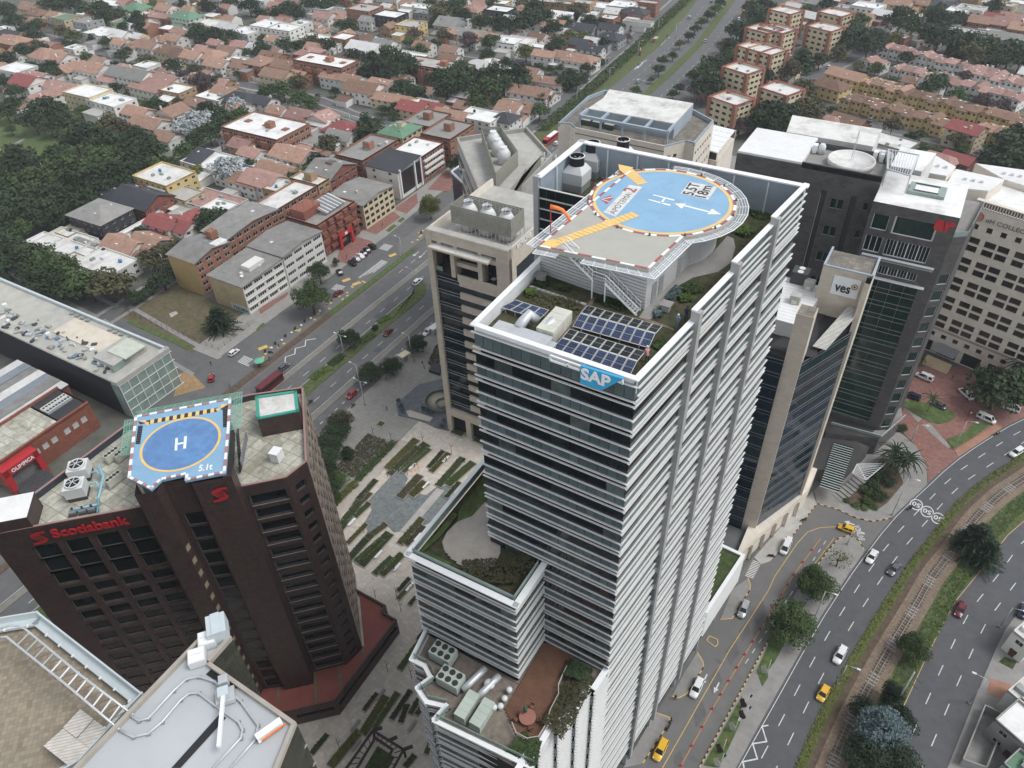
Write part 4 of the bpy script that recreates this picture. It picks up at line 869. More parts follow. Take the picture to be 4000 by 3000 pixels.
LZ=lowz-.74
fanm=M('condenser_fan',(.03,.03,.032),.6)
def condenser(p,d,nx,ny,label,rz=0):
 t=thing('condenser_unit',tuple(p),label,'air conditioner','condensers on the lower terrace'); x,y,z=p
 piece('casing',ac_green,t,(x,y,z+d[2]/2+.15),d,0); piece('skid',frame_d,t,(x,y,z+.08),(d[0]+.2,d[1]+.2,.15))
 for i in range(nx):
  for j in range(ny):
   b=MB(); b.lathe((x-d[0]/2+d[0]*(i+.5)/nx,y-d[1]/2+d[1]*(j+.5)/ny,z+d[2]+.13),[(.42,0),(.42,.1),(.36,.1),(.34,.03)],14); b.build('fan',fanm,t)
condenser(Q(1,3,1625,710,LZ),(3.3,2.2,1.9),3,2,'pale condenser with six fans nearest the louvred corner')
condenser(Q(1,3,1690,930,LZ),(3.3,2.2,1.9),3,2,'pale condenser with six fans in front of the white boxes')
for (x,y,lb) in ((1830,1160,'pale green ribbed air unit on the lower terrace, left of a pair'),(1960,1230,'pale green ribbed air unit on the lower terrace, right of a pair')):
 p=Q(1,3,x,y,LZ); t=thing('air_handler',tuple(p),lb,'air handler')
 for i in range(4):piece('casing',ac_green,t,(p.x,p.y+(i-1.5)*.95,LZ+.9),(1.6,.93,1.6))
p=Q(1,3,1940,930,LZ); t=thing('air_duct',tuple(p),'grey angled ducts beside the round vent on the lower terrace','duct')
for dx in (0,2.2):
 b=MB(); a=p+Vector((dx-.8,0,.6)); b.tube([a+Vector((-.6,-2.2,0)),a+Vector((-.2,-1,.2)),a+Vector((.2,.6,.3)),a+Vector((.5,1.8,.3))],.5,8); b.build('duct_run',steel,t)
for i,(x,y) in enumerate(((2020,960),(2150,1085),(2190,1010),(2115,1150),(2060,1160))):
 p=Q(1,3,x,y,LZ); t=thing('round_vent',tuple(p),['large white round roof vent between the ducts','white mushroom vent beside the timber deck, nearest the planting','white mushroom vent at the foot of the louvred wall','small white mushroom vent left of the deck railing','smallest white mushroom vent near the pale green units'][i],'vent')
 s=.75 if i==0 else.42; b=MB(); b.lathe(p,[(s*.7,0),(s*.7,.8)],12); b.build('stub',ac_white,t); b=MB(); b.lathe(p+Vector((0,0,.7)),[(s,0),(s,.25),(s*.7,.5),(s*.2,.6)],14); b.build('cap',ac_white,t)
wd=thing('timber_deck',tuple(Q(2,3,220,1000,LZ)),'brown timber roof deck with railing on the lower terrace','deck')
dk_p=[(310,580),(550,690),(470,800),(400,960),(400,1040),(330,1180),(300,1300),(230,1410),(130,1430),(40,1380),(0,1290),(-60,1150),(250,640)]
P_=[Vector(Q2(2,3,x,y,LZ)) for x,y in dk_p]; x0_,x1_=min(p.y for p in P_),max(p.y for p in P_)
for i in range(44):
 y0=x0_+(x1_-x0_)*(i+.5)/44; xs=[]
 for a,c in zip(P_,P_[1:]+P_[:1]):
  if (a.y-y0)*(c.y-y0)<0:xs.append(a.x+(c.x-a.x)*(y0-a.y)/(c.y-a.y))
 xs.sort()
 if len(xs)>=2:piece('deck_board',redwood,wd,((xs[0]+xs[-1])/2,y0,LZ+.2),(xs[-1]-xs[0],(x1_-x0_)/44*.9,.1))
b=MB()
rp=[Q(2,3,x,y,LZ+.25) for x,y in ((470,810),(400,965),(402,1045),(330,1185),(300,1300),(230,1415),(130,1432),(40,1385),(0,1290))]
for a,c in zip(rp,rp[1:]):
 b.bar(a+Vector((0,0,1)),c+Vector((0,0,1)),.1); b.bar(a+Vector((0,0,.5)),c+Vector((0,0,.5)),.06); b.bar(a,a+Vector((0,0,1)),.09)
b.build('railing',deckwood,wd)
p=Q(2,3,135,1240,LZ+.25); t=thing('round_table',tuple(p),'round brown table with closed green parasol on the timber deck','table')
b=MB(); b.lathe(p,[(.08,0),(.08,.7)],8); b.build('leg',frame_d,t); b=MB(); b.lathe(p+Vector((0,0,.7)),[(1.1,0),(1.1,.06)],24); b.build('table_top',M('terracotta_table',(.3,.13,.1),.7),t)
b=MB(); b.lathe(p+Vector((-.5,.3,.75)),[(.04,0),(.04,.5),(.3,.6),(.16,1.6),(.03,2.0)],10); b.build('parasol',M('green_canvas',(.03,.1,.06),.8),t)
for i,(dx,dy) in enumerate(((-1.2,-.9),(1.0,-1.0),(1.4,.5),(-.2,1.6))):
 c=p+Vector((dx,dy,0)); t2=thing('wooden_chair',tuple(c),['brown wooden chair by the round table, nearest the railing','brown wooden chair by the round table, right front side','brown wooden chair by the round table, on the planting side','brown wooden chair by the round table, behind the parasol'][i],'chair','chairs round the terrace table')
 piece('seat',redwood,t2,c+Vector((0,0,.45)),(.5,.5,.06)); piece('backrest',redwood,t2,c+Vector((dx,dy,0)).normalized()*.24+Vector((0,0,.75)),(.5,.06,.6),math.atan2(dy,dx)+R(90))
 for ax,ay in ((-.2,-.2),(.2,-.2),(.2,.2),(-.2,.2)):piece('leg',redwood,t2,c+Vector((ax,ay,.22)),(.05,.05,.44))
e0,e1=Q2(2,2,1790,1560,13),Q2(2,2,1905,1620,13)
lb_=[(XR(90),90.2),(-10.7,107),(-24,108),(-26,92)]
b=MB(); b.prism(lb_,3.5,12.6); b.build('rear_block',dark_in,sap)
A1,t1,n1,L1,g1=frame_at(lb_[0],lb_[1])
z=12.8
while z>4.5:piece('block_louver',louver_w,sap,A1+t1*(L1/2)+n1*.2+Vector((0,0,z)),(L1,.5,.16),g1); z-=.8
sheet_poly('block_garden',lb_,12.7,planting,sap)
for a,b_ in ((lb_[0],lb_[1]),(lb_[1],lb_[2])):
 A1,t1,n1,L1,g1=frame_at(a,b_); piece('coping',white,sap,A1+t1*(L1/2)+Vector((0,0,13.2)),(L1+.5,.7,.18),g1); piece('parapet_back',white,sap,A1+t1*(L1/2)-n1*.15+Vector((0,0,12.9)),(L1,.12,.6),g1)
b=MB(); b.prism([(-20.5,52),(-15,106),(-42,106),(-42,52)],0,4.6); b.build('ground_floor',M('lobby_dark',(.03,.032,.035),.5),sap)
for y in (55,61.5,70.2,80.1,89.8,98,106):piece('column',grey_fin,sap,(XR(y)-.4,y,2.3),(.8,.8,4.6))
# ================================================================ stone tower beside the plaza
sx0,sx1,sy0,sy1,sz=-95.6,-73.8,120.2,149.0,62.4
ss_=thing('stone_tower',((sx0+sx1)/2,(sy0+sy1)/2,0),'beige stone office tower with dark blue glass bands and three rooftop cooling cones','office tower')
b=MB(); b.prism([(sx0+.5,sy0+1.0),(sx1-.5,sy0+1.0),(sx1-.5,sy1),(sx0+.5,sy1)],0,51.5); b.prism([(sx0+.5,sy0+5),(sx1-.5,sy0+5),(sx1-.5,sy1),(sx0+.5,sy1)],51.5,60.4); b.build('core',dark_in,ss_)
for x,wd in ((sx0+.75,1.5),(sx1-1.6,3.2)):piece('stone_pier',stone,ss_,(x,sy0+.6,31.2),(wd,1.4,62.4))
b=MB(); wall(b,(sx1,sy0),(sx1,sy1),0,sz,[(3.2,13,49.5,57.0),(14,27,49.5,57)]+[(3.2,27,9+3.55*k,11+3.55*k) for k in range(11)],.6); b.face([(sx0,sy1,0),(sx0,sy0,0),(sx0,sy0,sz),(sx0,sy1,sz)]); b.build('side_wall',stone,ss_)
for k in range(11):piece('side_glass',glass_b,ss_,(sx1-.5,sy0+15,10+3.55*k),(.1,24,2.0))
for y0 in (3.2,14):piece('side_glass',glass_b,ss_,(sx1-.55,sy0+y0+5.5,53.2),(.1,12,7.4))
gx0,gx1=sx0+1.5,sx1-3.2
for k in range(12):
 z=8.6+k*3.55; n=5
 for i in range(n):piece('window_pane',glass_b,ss_,(gx0+(gx1-gx0)*(i+.5)/n,sy0+.75,z+.95),((gx1-gx0)/n-.08,.1,1.8))
 xm=gx0+(gx1-gx0)*.38
 for j in range(2):piece('dark_band',glass_d,ss_,((gx0+xm)/2,sy0+.68,z+2.25+.8*j),(xm-gx0,.14,.7))
 piece('metal_rail',alu,ss_,((gx0+xm)/2,sy0+.6,z+2.68),(xm-gx0,.2,.1))
 for i in range(9):piece('stone_panel',stone,ss_,(xm+(gx1-xm)*(i+.5)/9,sy0+.45,z+2.68),((gx1-xm)/9-.04,.5,1.7))
 piece('metal_rail',alu,ss_,((gx0+gx1)/2,sy0+.55,z+1.88),(gx1-gx0,.25,.1))
for x in (gx0+5.5,gx0+11):piece('stone_pier',stone,ss_,(x,sy0+.6,4.1),(1.6,1.5,8.2))
piece('stone_lintel',stone,ss_,((gx0+gx1)/2,sy0+.5,7.3),(gx1-gx0,1.2,2.4))
piece('terrace_floor',M('dark_deck',(.03,.03,.032),.8),ss_,((sx0+sx1)/2,sy0+2.6,51.6),(sx1-sx0-3.2,4.6,.2))
piece('stone_parapet',stone,ss_,((gx0+5.5+gx1)/2+.4,sy0+.3,51.6),(gx1-gx0-6.2,.35,1.9)); piece('glass_corner',pale_glass,ss_,(gx0+.9,sy0+.6,52.5),(2.0,.15,1.2))
for x in (gx0+5.2,gx0+12.6):piece('stone_pier',stone,ss_,(x,sy0+1.4,55.0),(1.1,2.6,7.0))
piece('stone_beam',stone,ss_,(gx0+8.9,sy0+1.3,54.9),(7.4,1.0,1.1)); piece('stone_beam',stone,ss_,((gx0+gx1)/2,sy0+.8,58.4),(gx1-gx0,1.6,1.0))
piece('canopy_slab',stone,ss_,((gx0+gx1)/2-.6,sy0-.1,58.9),(gx1-gx0-1.2,3.2,.45)); piece('canopy_top',white_dirty,ss_,((gx0+gx1)/2-.6,sy0-.0,59.15),(gx1-gx0-1.6,2.8,.06))
for x in (gx0+1.6,gx0+6,gx0+12.5):piece('bracket',stone,ss_,(x,sy0+.9,60.0),(1.1,.8,1.8))
for x in (gx0+2.4,gx0+14.6):piece('terrace_glazing',glass_b,ss_,(x,sy0+4.8,54.8),(4.2,.12,6))
piece('stone_crown',stone,ss_,((sx0+sx1)/2,sy0+1.0,61.2),(sx1-sx0,2.0,2.4)); piece('crown_top',concrete_l,ss_,((sx0+sx1)/2,sy0+1.0,62.44),(sx1-sx0-.3,1.8,.06))
for x in (sx0+.3,sx1-.3):piece('parapet',stone_p,ss_,(x,(sy0+sy1)/2+1,61.3),(.5,sy1-sy0-2,2.2))
b=MB(); b.face([(sx0+.5,sy0+2,60.6),(sx1-.5,sy0+2,60.6),(sx1-.5,sy1,60.6),(sx0+.5,sy1,60.6)]); b.build('roof_deck',concrete_l,ss_)
o_=Vector((sx1+.06,sy0+3.4,61.3)); txt('side_letters','SAMSUNG',white,ss_,o_,(0,1,0),(0,0,1),6.4,1.0,.15,.03)
SC=thing('cooling_screen',((sx0+sx1)/2,130,60.6),'slatted grey-green screen box around cooling cones on the stone tower','screen')
slat=M('screen_slat',(.26,.255,.215),.7,.12,.8)
scx0,scx1,scy0,scy1=-91.2,-75.6,124.6,130.4
for k in range(11):
 z=63.2+k*.4
 for nm_,c,d in (('f',((scx0+scx1)/2,scy0),(scx1-scx0,.1)),('b',((scx0+scx1)/2,scy1),(scx1-scx0,.1)),('l',(scx0,(scy0+scy1)/2),(.1,scy1-scy0)),('r',(scx1,(scy0+scy1)/2),(.1,scy1-scy0))):piece('slat',slat,SC,(*c,z),(*d,.3))
for i in range(16):
 for y in (scy0+.12,scy1-.12):piece('post',steel,SC,(scx0+(scx1-scx0)*i/15,y,63.8),(.1,.1,6.4))
for i,x in enumerate((-88.2,-83.3,-78.4)):
 p=Vector((x,127.5,61.0)); t=thing('cooling_cone',tuple(p),'white cooling cone inside the slatted screen, '+('leftmost','middle one','rightmost')[i],'cooling tower','cooling cones on the stone tower')
 b=MB(); b.lathe(p,[(1.95,0),(1.95,4.4),(1.5,5.4),(1.1,5.9),(.95,6.0)],20); b.build('shell',ac_white,t)
 b=MB(); b.lathe(p,[(.95,6.0),(1.15,6.7)],18,caps=False); b.lathe(p,[(1.05,6.7),(.9,6.1)],18,caps=False); b.build('fan_ring',ac_white,t)
 b=MB(); b.lathe(p,[(.9,6.02),(.1,6.05)],16,caps=True); b.build('fan',black_m,t)
 b=MB()
 for k in range(4):a_=k*math.pi/2+.4; b.bar(p+Vector((0,0,6.75)),p+Vector((1.15*math.cos(a_),1.15*math.sin(a_),6.7)),.09)
 b.build('guard',ac_white,t)
for i,(dx,dy) in enumerate(((12.3,2.2),(14.6,2.6))):
 p=Vector((gx0+dx,sy0+dy,51.7)); t=thing('terrace_table',tuple(p),'pale square table on the stone tower loggia, '+('left','right')[i]+' of two','table','loggia tables')
 piece('table_top',white,t,p+Vector((0,0,.75)),(1.1,1.1,.06)); piece('leg',frame_d,t,p+Vector((0,0,.37)),(.1,.1,.74))
 # ================================================================ brown tiled tower with helipad (turned 45 degrees)
sc=thing('brown_tower',(-90,42,0),'dark maroon tiled office tower with red bank lettering and a blue helipad','office tower')
ZR=59.6
Pt=[(-103.2,20.2),(-86.9,35.6),(-85.2,33.9),(-83.0,35.9),(-83.6,37.5),(-80.3,40.2),(-79.7,39.5),(-75.6,43.3),(-77.2,45.2),(-72.5,49.9),(-72.0,54.1),(-85.0,67.6),(-92.0,61.6),(-105,46),(-104.6,28),(-106.5,24)]
zt=[ZR]*len(Pt)
mb=MB()
def brown_face(a,b_,holes,ztop,dep=.45):wall(mb,a,b_,4,ztop,holes,dep)
RH=3.3
L1=math.dist(Pt[0],Pt[1]); hl=[]; wl=[]
for c_ in range(4):
 u0=4.4+c_*4.4
 for r_ in range(16):
  z=2.0+r_*RH;
  if z+2.3>ZR-4-3.2:continue
  hl.append((u0,u0+3.5,z,z+2.5 if r_<12 else z+RH))
brown_face(Pt[0],Pt[1],hl,ZR)
windows(sc,Pt[0],Pt[1],4,[(h[0],h[1],h[2],min(h[3],h[2]+RH)) for h in hl],.42,M('window_rail',(.13,.13,.13),.5),glass_d,0)
for i in (1,2,3,4,5,6,7):
 zt_=64.6
 a,b_=Pt[i],Pt[i+1]; Ls=math.dist(a,b_); holes=[]
 if i==4:holes=[(.8,Ls-.6,1+RH*k,1+RH*k+3.0) for k in range(16)]
 if i==3:holes=[(.3,Ls-.3,3+RH*k,3+RH*k+1.5) for k in range(14)]
 brown_face(a,b_,holes,zt_,.3)
 if i==4:windows(sc,a,b_,4,holes,.28,M('window_rail',(.35,.35,.36),.5),glass_d,0)
 if i==3:
  A1,t1,n1,L_1,g1=frame_at(a,b_)
  for h in holes:piece('blind_window',M('drawn_blind',(.34,.30,.2),.7,.2,3),sc,A1+t1*((h[0]+h[1])/2)-n1*.2+Vector((0,0,4+(h[2]+h[3])/2)),(h[1]-h[0],.06,1.5),g1)
L2=math.dist(Pt[8],Pt[9]); hl=[(.3,L2-.5,1.2+RH*k,3.75+RH*k) for k in range(16) if 3.6+RH*k<ZR-4-1.6]
brown_face(Pt[8],Pt[9],hl,ZR,.7); windows(sc,Pt[8],Pt[9],4,hl,.66,M('window_rail',(.35,.35,.36),.5),glass_d,0)
A1,t1,n1,L_1,g1=frame_at(Pt[8],Pt[9])
for h in hl:piece('window_rail',M('bright_rail',(.3,.3,.3),.4),sc,A1+t1*(L_1/2)-n1*.1+Vector((0,0,4+h[2]+.1)),(h[1]-h[0],.08,.07),g1)
L3=math.dist(Pt[9],Pt[10]); hl=[(1.1,L3-1.2,1.6+RH*k,3.3+RH*k) for k in range(17) if 3.3+RH*k<ZR-5]
brown_face(Pt[9],Pt[10],hl,ZR,.4); windows(sc,Pt[9],Pt[10],4,hl,.38,M('window_rail',(.35,.35,.36),.5),glass_d,0)
L4=math.dist(Pt[10],Pt[11]); hl=[(1.5+2.6*i,2.9+2.6*i,1.6+RH*k,3.5+RH*k) for i in range(7) for k in range(16)]
b=MB(); wall(b,Pt[10],Pt[11],4,ZR,hl,.3); b.build('weathered_wall',M('weathered_tile',(.3,.25,.2),.85,.3,.7,stain=.95,sc=(.05,.035,.03),ss=.5),sc)
windows(sc,Pt[10],Pt[11],4,hl,.28,frame_d,glass_d,0)
for i in range(11,16):brown_face(Pt[i],Pt[(i+1)%16],[],ZR)
for a,b_ in ((Pt[1],Pt[8]),):pass
mb.build('tiled_wall',maroon,sc)
b=MB(); b.face([(p[0],p[1],ZR-1.1) for p in Pt]); b.build('roof_deck',roofstone,sc)
for i in (0,8,9,10,11,12,13,14):
 A1,t1,n1,L_1,g1=frame_at(Pt[i],Pt[(i+1)%16]); piece('coping',M('pink_coping',(.33,.2,.18),.7,.1),sc,A1+t1*(L_1/2)-n1*.15+Vector((0,0,ZR+.06)),(L_1,.32,.14),g1)
 piece('inner_parapet',M('navy_parapet',(.035,.04,.055),.7,.2) if i>=12 else maroon,sc,A1+t1*(L_1/2)-n1*.25+Vector((0,0,ZR-.55)),(L_1,.2,1.1),g1)
b=MB(); q_=[Pt[15],Pt[0],(-98.6,24.6),(-102.2,28.2)]; b.prism(q_,ZR-1,ZR+2.2); b.build('stair_box',maroon,sc)
b=MB(); b.face([(p[0],p[1],ZR+2.25) for p in q_]); b.build('stair_box_roof',white_rf,sc)
gb=[Q2(1,2,10,305,62.5),Q2(1,2,370,235,62.5),Q2(1,2,350,60,62.5),Q2(1,2,-5,110,62.5)]
b=MB(); b.prism(gb,ZR-1.1,62.4); b.build('plant_box',maroon,sc); b=MB(); b.face([(p[0],p[1],62.42) for p in gb]); b.build('plant_box_roof',white_dirty,sc)
for a,b_ in zip(gb,gb[1:]+gb[:1]):
 A1,t1,n1,L_1,g1=frame_at(a,b_); piece('green_rim',M('green_paint',(.04,.30,.22),.6,.1),sc,A1+t1*(L_1/2)-n1*.2+Vector((0,0,62.5)),(L_1+.1,.5,.25),g1)
A1,t1,n1,L_1,g1=frame_at(Pt[0],Pt[1]); txt('facade_letters','Scotiabank',red_sign,sc,A1+t1*8.1+n1*.08+Vector((0,0,ZR-2.9)),t1,(0,0,1),10.8,1.9,.2,.025)
def globe_s(parent,o,xd,yd,s):
 """an S of two swooshes over a latticed globe"""
 xd,yd=Vector(xd).normalized(),Vector(yd).normalized(); n=xd.cross(yd); o=Vector(o)
 P2=lambda x,y,k=0.0:o+xd*(x*s)+yd*(y*s)+n*k
 b=MB(); up=[(.95,1.0),(.5,.98),(.22,.88),(.12,.68),(.2,.52),(.3,.48)]; dn=[(.95,.82),(.66,.8),(.48,.74),(.42,.66),(.4,.58),(.42,.52)]
 for k in range(5):b.face([P2(*up[k],.12),P2(*up[k+1],.12),P2(*dn[k+1],.12),P2(*dn[k],.12)])
 for k in range(5):
  f_=lambda p:(1.0-p[0]+.02,1.0-p[1])
  b.face([P2(*f_(up[k]),.12),P2(*f_(up[k+1]),.12),P2(*f_(dn[k+1]),.12),P2(*f_(dn[k]),.12)])
 b.build('logo_swoosh',red_sign,parent)
 g_=MB()
 for k in range(20):
  a_,c_=2*math.pi*k/20,2*math.pi*(k+1)/20
  g_.face([P2(.52,.5,.10),P2(.52+.27*math.cos(a_),.5+.27*math.sin(a_),.10),P2(.52+.27*math.cos(c_),.5+.27*math.sin(c_),.10)])
 g_.build('logo_globe',red_sign,parent)
 l_=MB()
 for k in (-.15,0,.15):l_.bar(P2(.3,.5+k,.13),P2(.74,.5+k,.13),.05)
 for k in (-.14,0,.14):l_.bar(P2(.52+k,.28,.13),P2(.52+k,.72,.13),.05)
 tag(l_.build('logo_lattice',maroon,parent),kind='stuff')
globe_s(sc,A1+t1*4.9+n1*.08+Vector((0,0,ZR-3.6)),t1,(0,0,1),2.7)
A1,t1,n1,L_1,g1=frame_at(Pt[6],Pt[7]); globe_s(sc,A1+t1*1.7+n1*.08+Vector((0,0,60.0)),t1,(0,0,1),2.9)
HZ=65.0
hp=thing('helipad',tuple(Vector((-87.2,44.3,ZR))),'blue square helipad with yellow circle and H on the maroon tower','helipad')
ho=[Q2(0,2,*p,HZ) for p in ((1165,280),(1105,812),(1305,915),(1395,832),(1605,785),(1598,838),(1950,770),(1985,380),(1998,122))]
HC=Matrix.Rotation(YAW,3,'Z')@Vector((-.637,1.0439,0))*(CAM_H-HZ); HR=.0744*(CAM_H-HZ)
b=MB(); b.prism(ho,HZ-.4,HZ,0,0,True); b.build('deck',padblue,hp)
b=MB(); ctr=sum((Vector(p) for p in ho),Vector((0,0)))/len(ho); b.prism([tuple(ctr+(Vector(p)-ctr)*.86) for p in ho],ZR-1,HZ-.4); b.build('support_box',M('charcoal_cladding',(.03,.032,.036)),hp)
disc('blue_disc',0,HR-.35,HZ+.006,padblue2,parent=hp,c=HC); disc('yellow_ring',HR-.38,HR,HZ+.012,yellow,parent=hp,c=HC)
for a,b_,n_ in [(ho[i],ho[(i+1)%len(ho)],n_) for i,n_ in enumerate((11,5,3,5,1,7,7,5,13))]:border(a,b_,n_|1,HZ+.06,hp,.42,.2,.16,(white,M('dusty_pink_paint',(.36,.2,.2),.7)))
def hplate(name,m,pts,z=HZ+.016):return sheet_poly(name,[Q2(0,2,x,y,HZ) for x,y in pts],z,m,hp)
for pts in ([(1508,575),(1532,574),(1538,465),(1516,468)],[(1582,560),(1608,556),(1616,448),(1592,452)],[(1530,528),(1590,515),(1590,500),(1532,512)]):hplate('letter_h',white,pts)
o_=Q(0,2,1712,757,HZ+.016); x_=Q(0,2,1838,738,HZ)-Q(0,2,1712,757,HZ); txt('pad_limit','5.1t',white,hp,o_,x_,Vector((-x_.y,x_.x,0)),2.0,1.35,.003,.03)
bk=M('black_paint',(.03,.03,.03),.7)
a0,a1=Vector((*Q2(0,2,1262,352,HZ),0)),Vector((*Q2(0,2,1882,238,HZ),0)); d_=a1-a0; nn=Vector((-d_.y,d_.x,0)).normalized()*1.0
for i in range(19):
 u,v_=i/19,(i+1)/19; sheet_poly('hazard_bar',[(a0+d_*u)[:2],(a0+d_*v_)[:2],(a0+d_*v_+nn)[:2],(a0+d_*u+nn)[:2]],HZ+.02,yellow if i%2 else bk,hp)
for pts,m_ in (([(1195,318),(1260,312),(1262,335)],yellow),([(1240,342),(1285,325),(1285,360)],yellow),([(1860,215),(1910,205),(1880,240)],yellow),([(1908,178),(1975,170),(1910,215)],yellow),([(1190,322),(1262,340),(1210,350)],bk),([(1905,215),(1975,175),(1970,205),(1920,225)],bk)):hplate('hazard_triangle',m_,pts,HZ+.024)
for pts in ([(1172,520),(1210,520),(1235,360),(1195,360)],[(1928,375),(1985,372),(1982,205),(1925,212)]):
 q_=[Q(0,2,x,y,HZ) for x,y in pts]; hplate('stair_well',dark_in,pts,HZ+.02)
 for i in range(8):
  f_=(i+.5)/8; a=q_[0].lerp(q_[3],f_); c=q_[1].lerp(q_[2],f_); piece('well_tread',frame_d,hp,((a+c)/2)+Vector((0,0,.03)),((c-a).length,.25,.06),math.atan2((c-a).y,(c-a).x))
net(hp,[ho[7],ho[8],ho[0],ho[1]][0:3],1.6,HZ-.5,.1,1.3,netg,M('green_frame',(.2,.42,.33),.5)); net(hp,[ho[0],Vector(ho[0]).lerp(Vector(ho[1]),.6)],1.6,HZ-.5,.1,1.3,netg,M('green_frame',(.2,.42,.33),.5))
def fan_box(p,d,label,rz,group,m=ac_white):
 t=thing('cooling_unit',tuple(p),label,'cooling tower',group); x,y,z=p
 piece('skid',frame_d,t,(x,y,z+.35),(d[0]*.95,d[1]*.95,.7),rz); piece('casing',m,t,(x,y,z+.7+d[2]/2),d,rz)
 b=MB(); b.lathe((x,y,z+.7+d[2]),[(d[0]*.42,0),(d[0]*.42,.35),(d[0]*.36,.35),(d[0]*.36,.05)],20); b.build('fan_ring',m,t); b=MB(); b.lathe((x,y,z+.72+d[2]),[(d[0]*.355,.25),(d[0]*.05,.26)],16); b.build('fan',black_m,t)
 g_=MB()
 for k in range(3):a_=k*math.pi/3; v_=Vector((math.cos(a_),math.sin(a_),0))*d[0]*.4; g_.bar(Vector((x,y,z+1.12+d[2]))-v_,Vector((x,y,z+1.12+d[2]))+v_,.08)
 g_.build('fan_guard',m,t)
fan_box(Q(0,2,690,960,ZR-1),(2.9,2.6,1.9),'front white cooling unit with large fan and blue pipes',R(45),'fan units on the maroon tower')
fan_box(Q(0,2,720,800,ZR-1),(2.9,2.6,1.9),'rear white cooling unit with large fan and blue pipes',R(45),'fan units on the maroon tower')
p=Q(0,2,860,960,ZR-1); t=thing('pipework',tuple(p),'light blue pipe run beside the white cooling units','pipes'); bp_=M('light_blue_pipe',(.28,.55,.66),.5)
for k in (0,.45):
 b=MB(); b.tube([Q(0,2,840+18*k/.45,700+40*k,ZR+1.0),Q(0,2,895,800,ZR+.6),Q(0,2,850,990,ZR-.2),Q(0,2,842,1130,ZR-.6)],.17,8); b.build('pipe',bp_,t)
b=MB(); b.tube([Q(0,2,845,1040,ZR-.4),Q(0,2,595,1095,ZR-.4)],.17,8); b.build('pipe',bp_,t)
for x,y in ((780,770),(775,865)):
 b=MB(); b.tube([Q(0,2,x,y,ZR+.6),Q(0,2,x+55,y-20,ZR+.6),Q(0,2,x+90,y+40,ZR-.3)],.15,8); b.build('pipe',bp_,t)
for i,(x,y) in enumerate(((635,1130),(720,1115),(800,1100))):
 p=Q(0,2,x,y,ZR-1); t=thing('pump',tuple(p),'small grey pump at the parapet, '+('left of three','middle of three','right of three'),'pump','pumps') if False else thing('pump',tuple(p),'small grey pump behind the bank lettering, '+('leftmost of three','middle of three','rightmost of three')[i],'pump','pumps on the maroon tower')
 piece('motor',M('pump_grey',(.2,.21,.22),.5),t,p+Vector((0,0,.4)),(.9,.5,.5),R(45)); piece('base',frame_d,t,p+Vector((0,0,.1)),(1.2,.8,.2),R(45)); piece('valve',frame_d,t,p+Vector((-.3,.3,.8)),(.25,.25,.5))
def split_ac(c,r_,x,y,z,label,rz,group):
 p=Q(c,r_,x,y,z); t=thing('condenser_unit',tuple(p),label,'air conditioner',group); piece('casing',ac_cream,t,p+Vector((0,0,.75)),(.8,2.6,1.3),rz); piece('base',concrete,t,p+Vector((0,0,.05)),(1.3,3.0,.1),rz)
 d=Vector((-math.sin(rz),math.cos(rz),0))
 for k in (-.95,-.32,.32,.95):b=MB(); b.lathe(p+d*k+Vector((0,0,1.4)),[(.3,0),(.3,.06),(.24,.06),(.2,.02)],12); b.build('fan',fanm,t)
split_ac(0,2,985,640,ZR-1,'cream condenser bank left of the helipad, rear left',R(0),'condensers on the maroon tower'); split_ac(0,2,1075,630,ZR-1,'cream condenser bank left of the helipad, tucked under its net',R(0),'condensers on the maroon tower'); split_ac(0,2,1000,850,ZR-1,'cream condenser bank left of the helipad, nearest the lettering',R(0),'condensers on the maroon tower')
p=Q(1,2,190,650,ZR-1); boxes('water_tank',p,'plain white box on the paved roof right of the helipad','tank',[('box',white,p+Vector((0,0,.95)),(1.5,1.7,1.9),R(12)),('lid',white,p+Vector((0,0,1.93)),(1.6,1.8,.08),R(12))])
p=Q(0,2,2080,560,ZR-1); t=thing('roof_stair',tuple(p),'dark steel stair dropping from the helipad to the paved roof','stair')
a,c=Q(0,2,2050,400,HZ-.2),Q(0,2,2080,750,ZR-1)
for i in range(16):f_=(i+.5)/16; m_=a.lerp(c,f_); piece('tread',frame_d,t,m_,(.35,1.2,.06),R(35))
piece('side_panel',M('pump_grey',(.2,.21,.22)),t,a.lerp(c,.55)+Vector((.7,.55,.6)),(6.5,.1,1.4),R(-52))
pod=thing('podium',(-76,46,0),'low maroon podium with red roof terraces around the maroon tower foot','podium')
pz=4.7
pp=[Q2(1,3,*p,pz) for p in ((830,100),(1125,262),(1095,315),(1218,385),(690,1095),(305,1187),(60,1010))]
pp=[pp[0]]+[pp[1],pp[2],pp[3],pp[4],pp[5]]+[(-84,30),(-100,24),(-105,60),(-90,66)]
if sum(pp[i][0]*pp[(i+1)%len(pp)][1]-pp[(i+1)%len(pp)][0]*pp[i][1] for i in range(len(pp)))<0:pp=pp[::-1]
b=MB()
for a,c in zip(pp,pp[1:]+pp[:1]):
 Lw=math.dist(a,c); wall(b,a,c,0,pz+.5,[(.6,Lw-.6,2.3,3.5)] if Lw>8 else [],.4)
b.build('wall',maroon,pod)
for a,c in zip(pp,pp[1:]+pp[:1]):
 A1,t1,n1,L_1,g1=frame_at(a,c)
 if L_1>8:piece('window_band',glass_d,pod,A1+t1*(L_1/2)-n1*.35+Vector((0,0,2.9)),(L_1-1.2,.06,1.3),g1)
 piece('parapet',maroon,pod,A1+t1*(L_1/2)-n1*.2+Vector((0,0,pz+.25)),(L_1,.35,.5),g1)
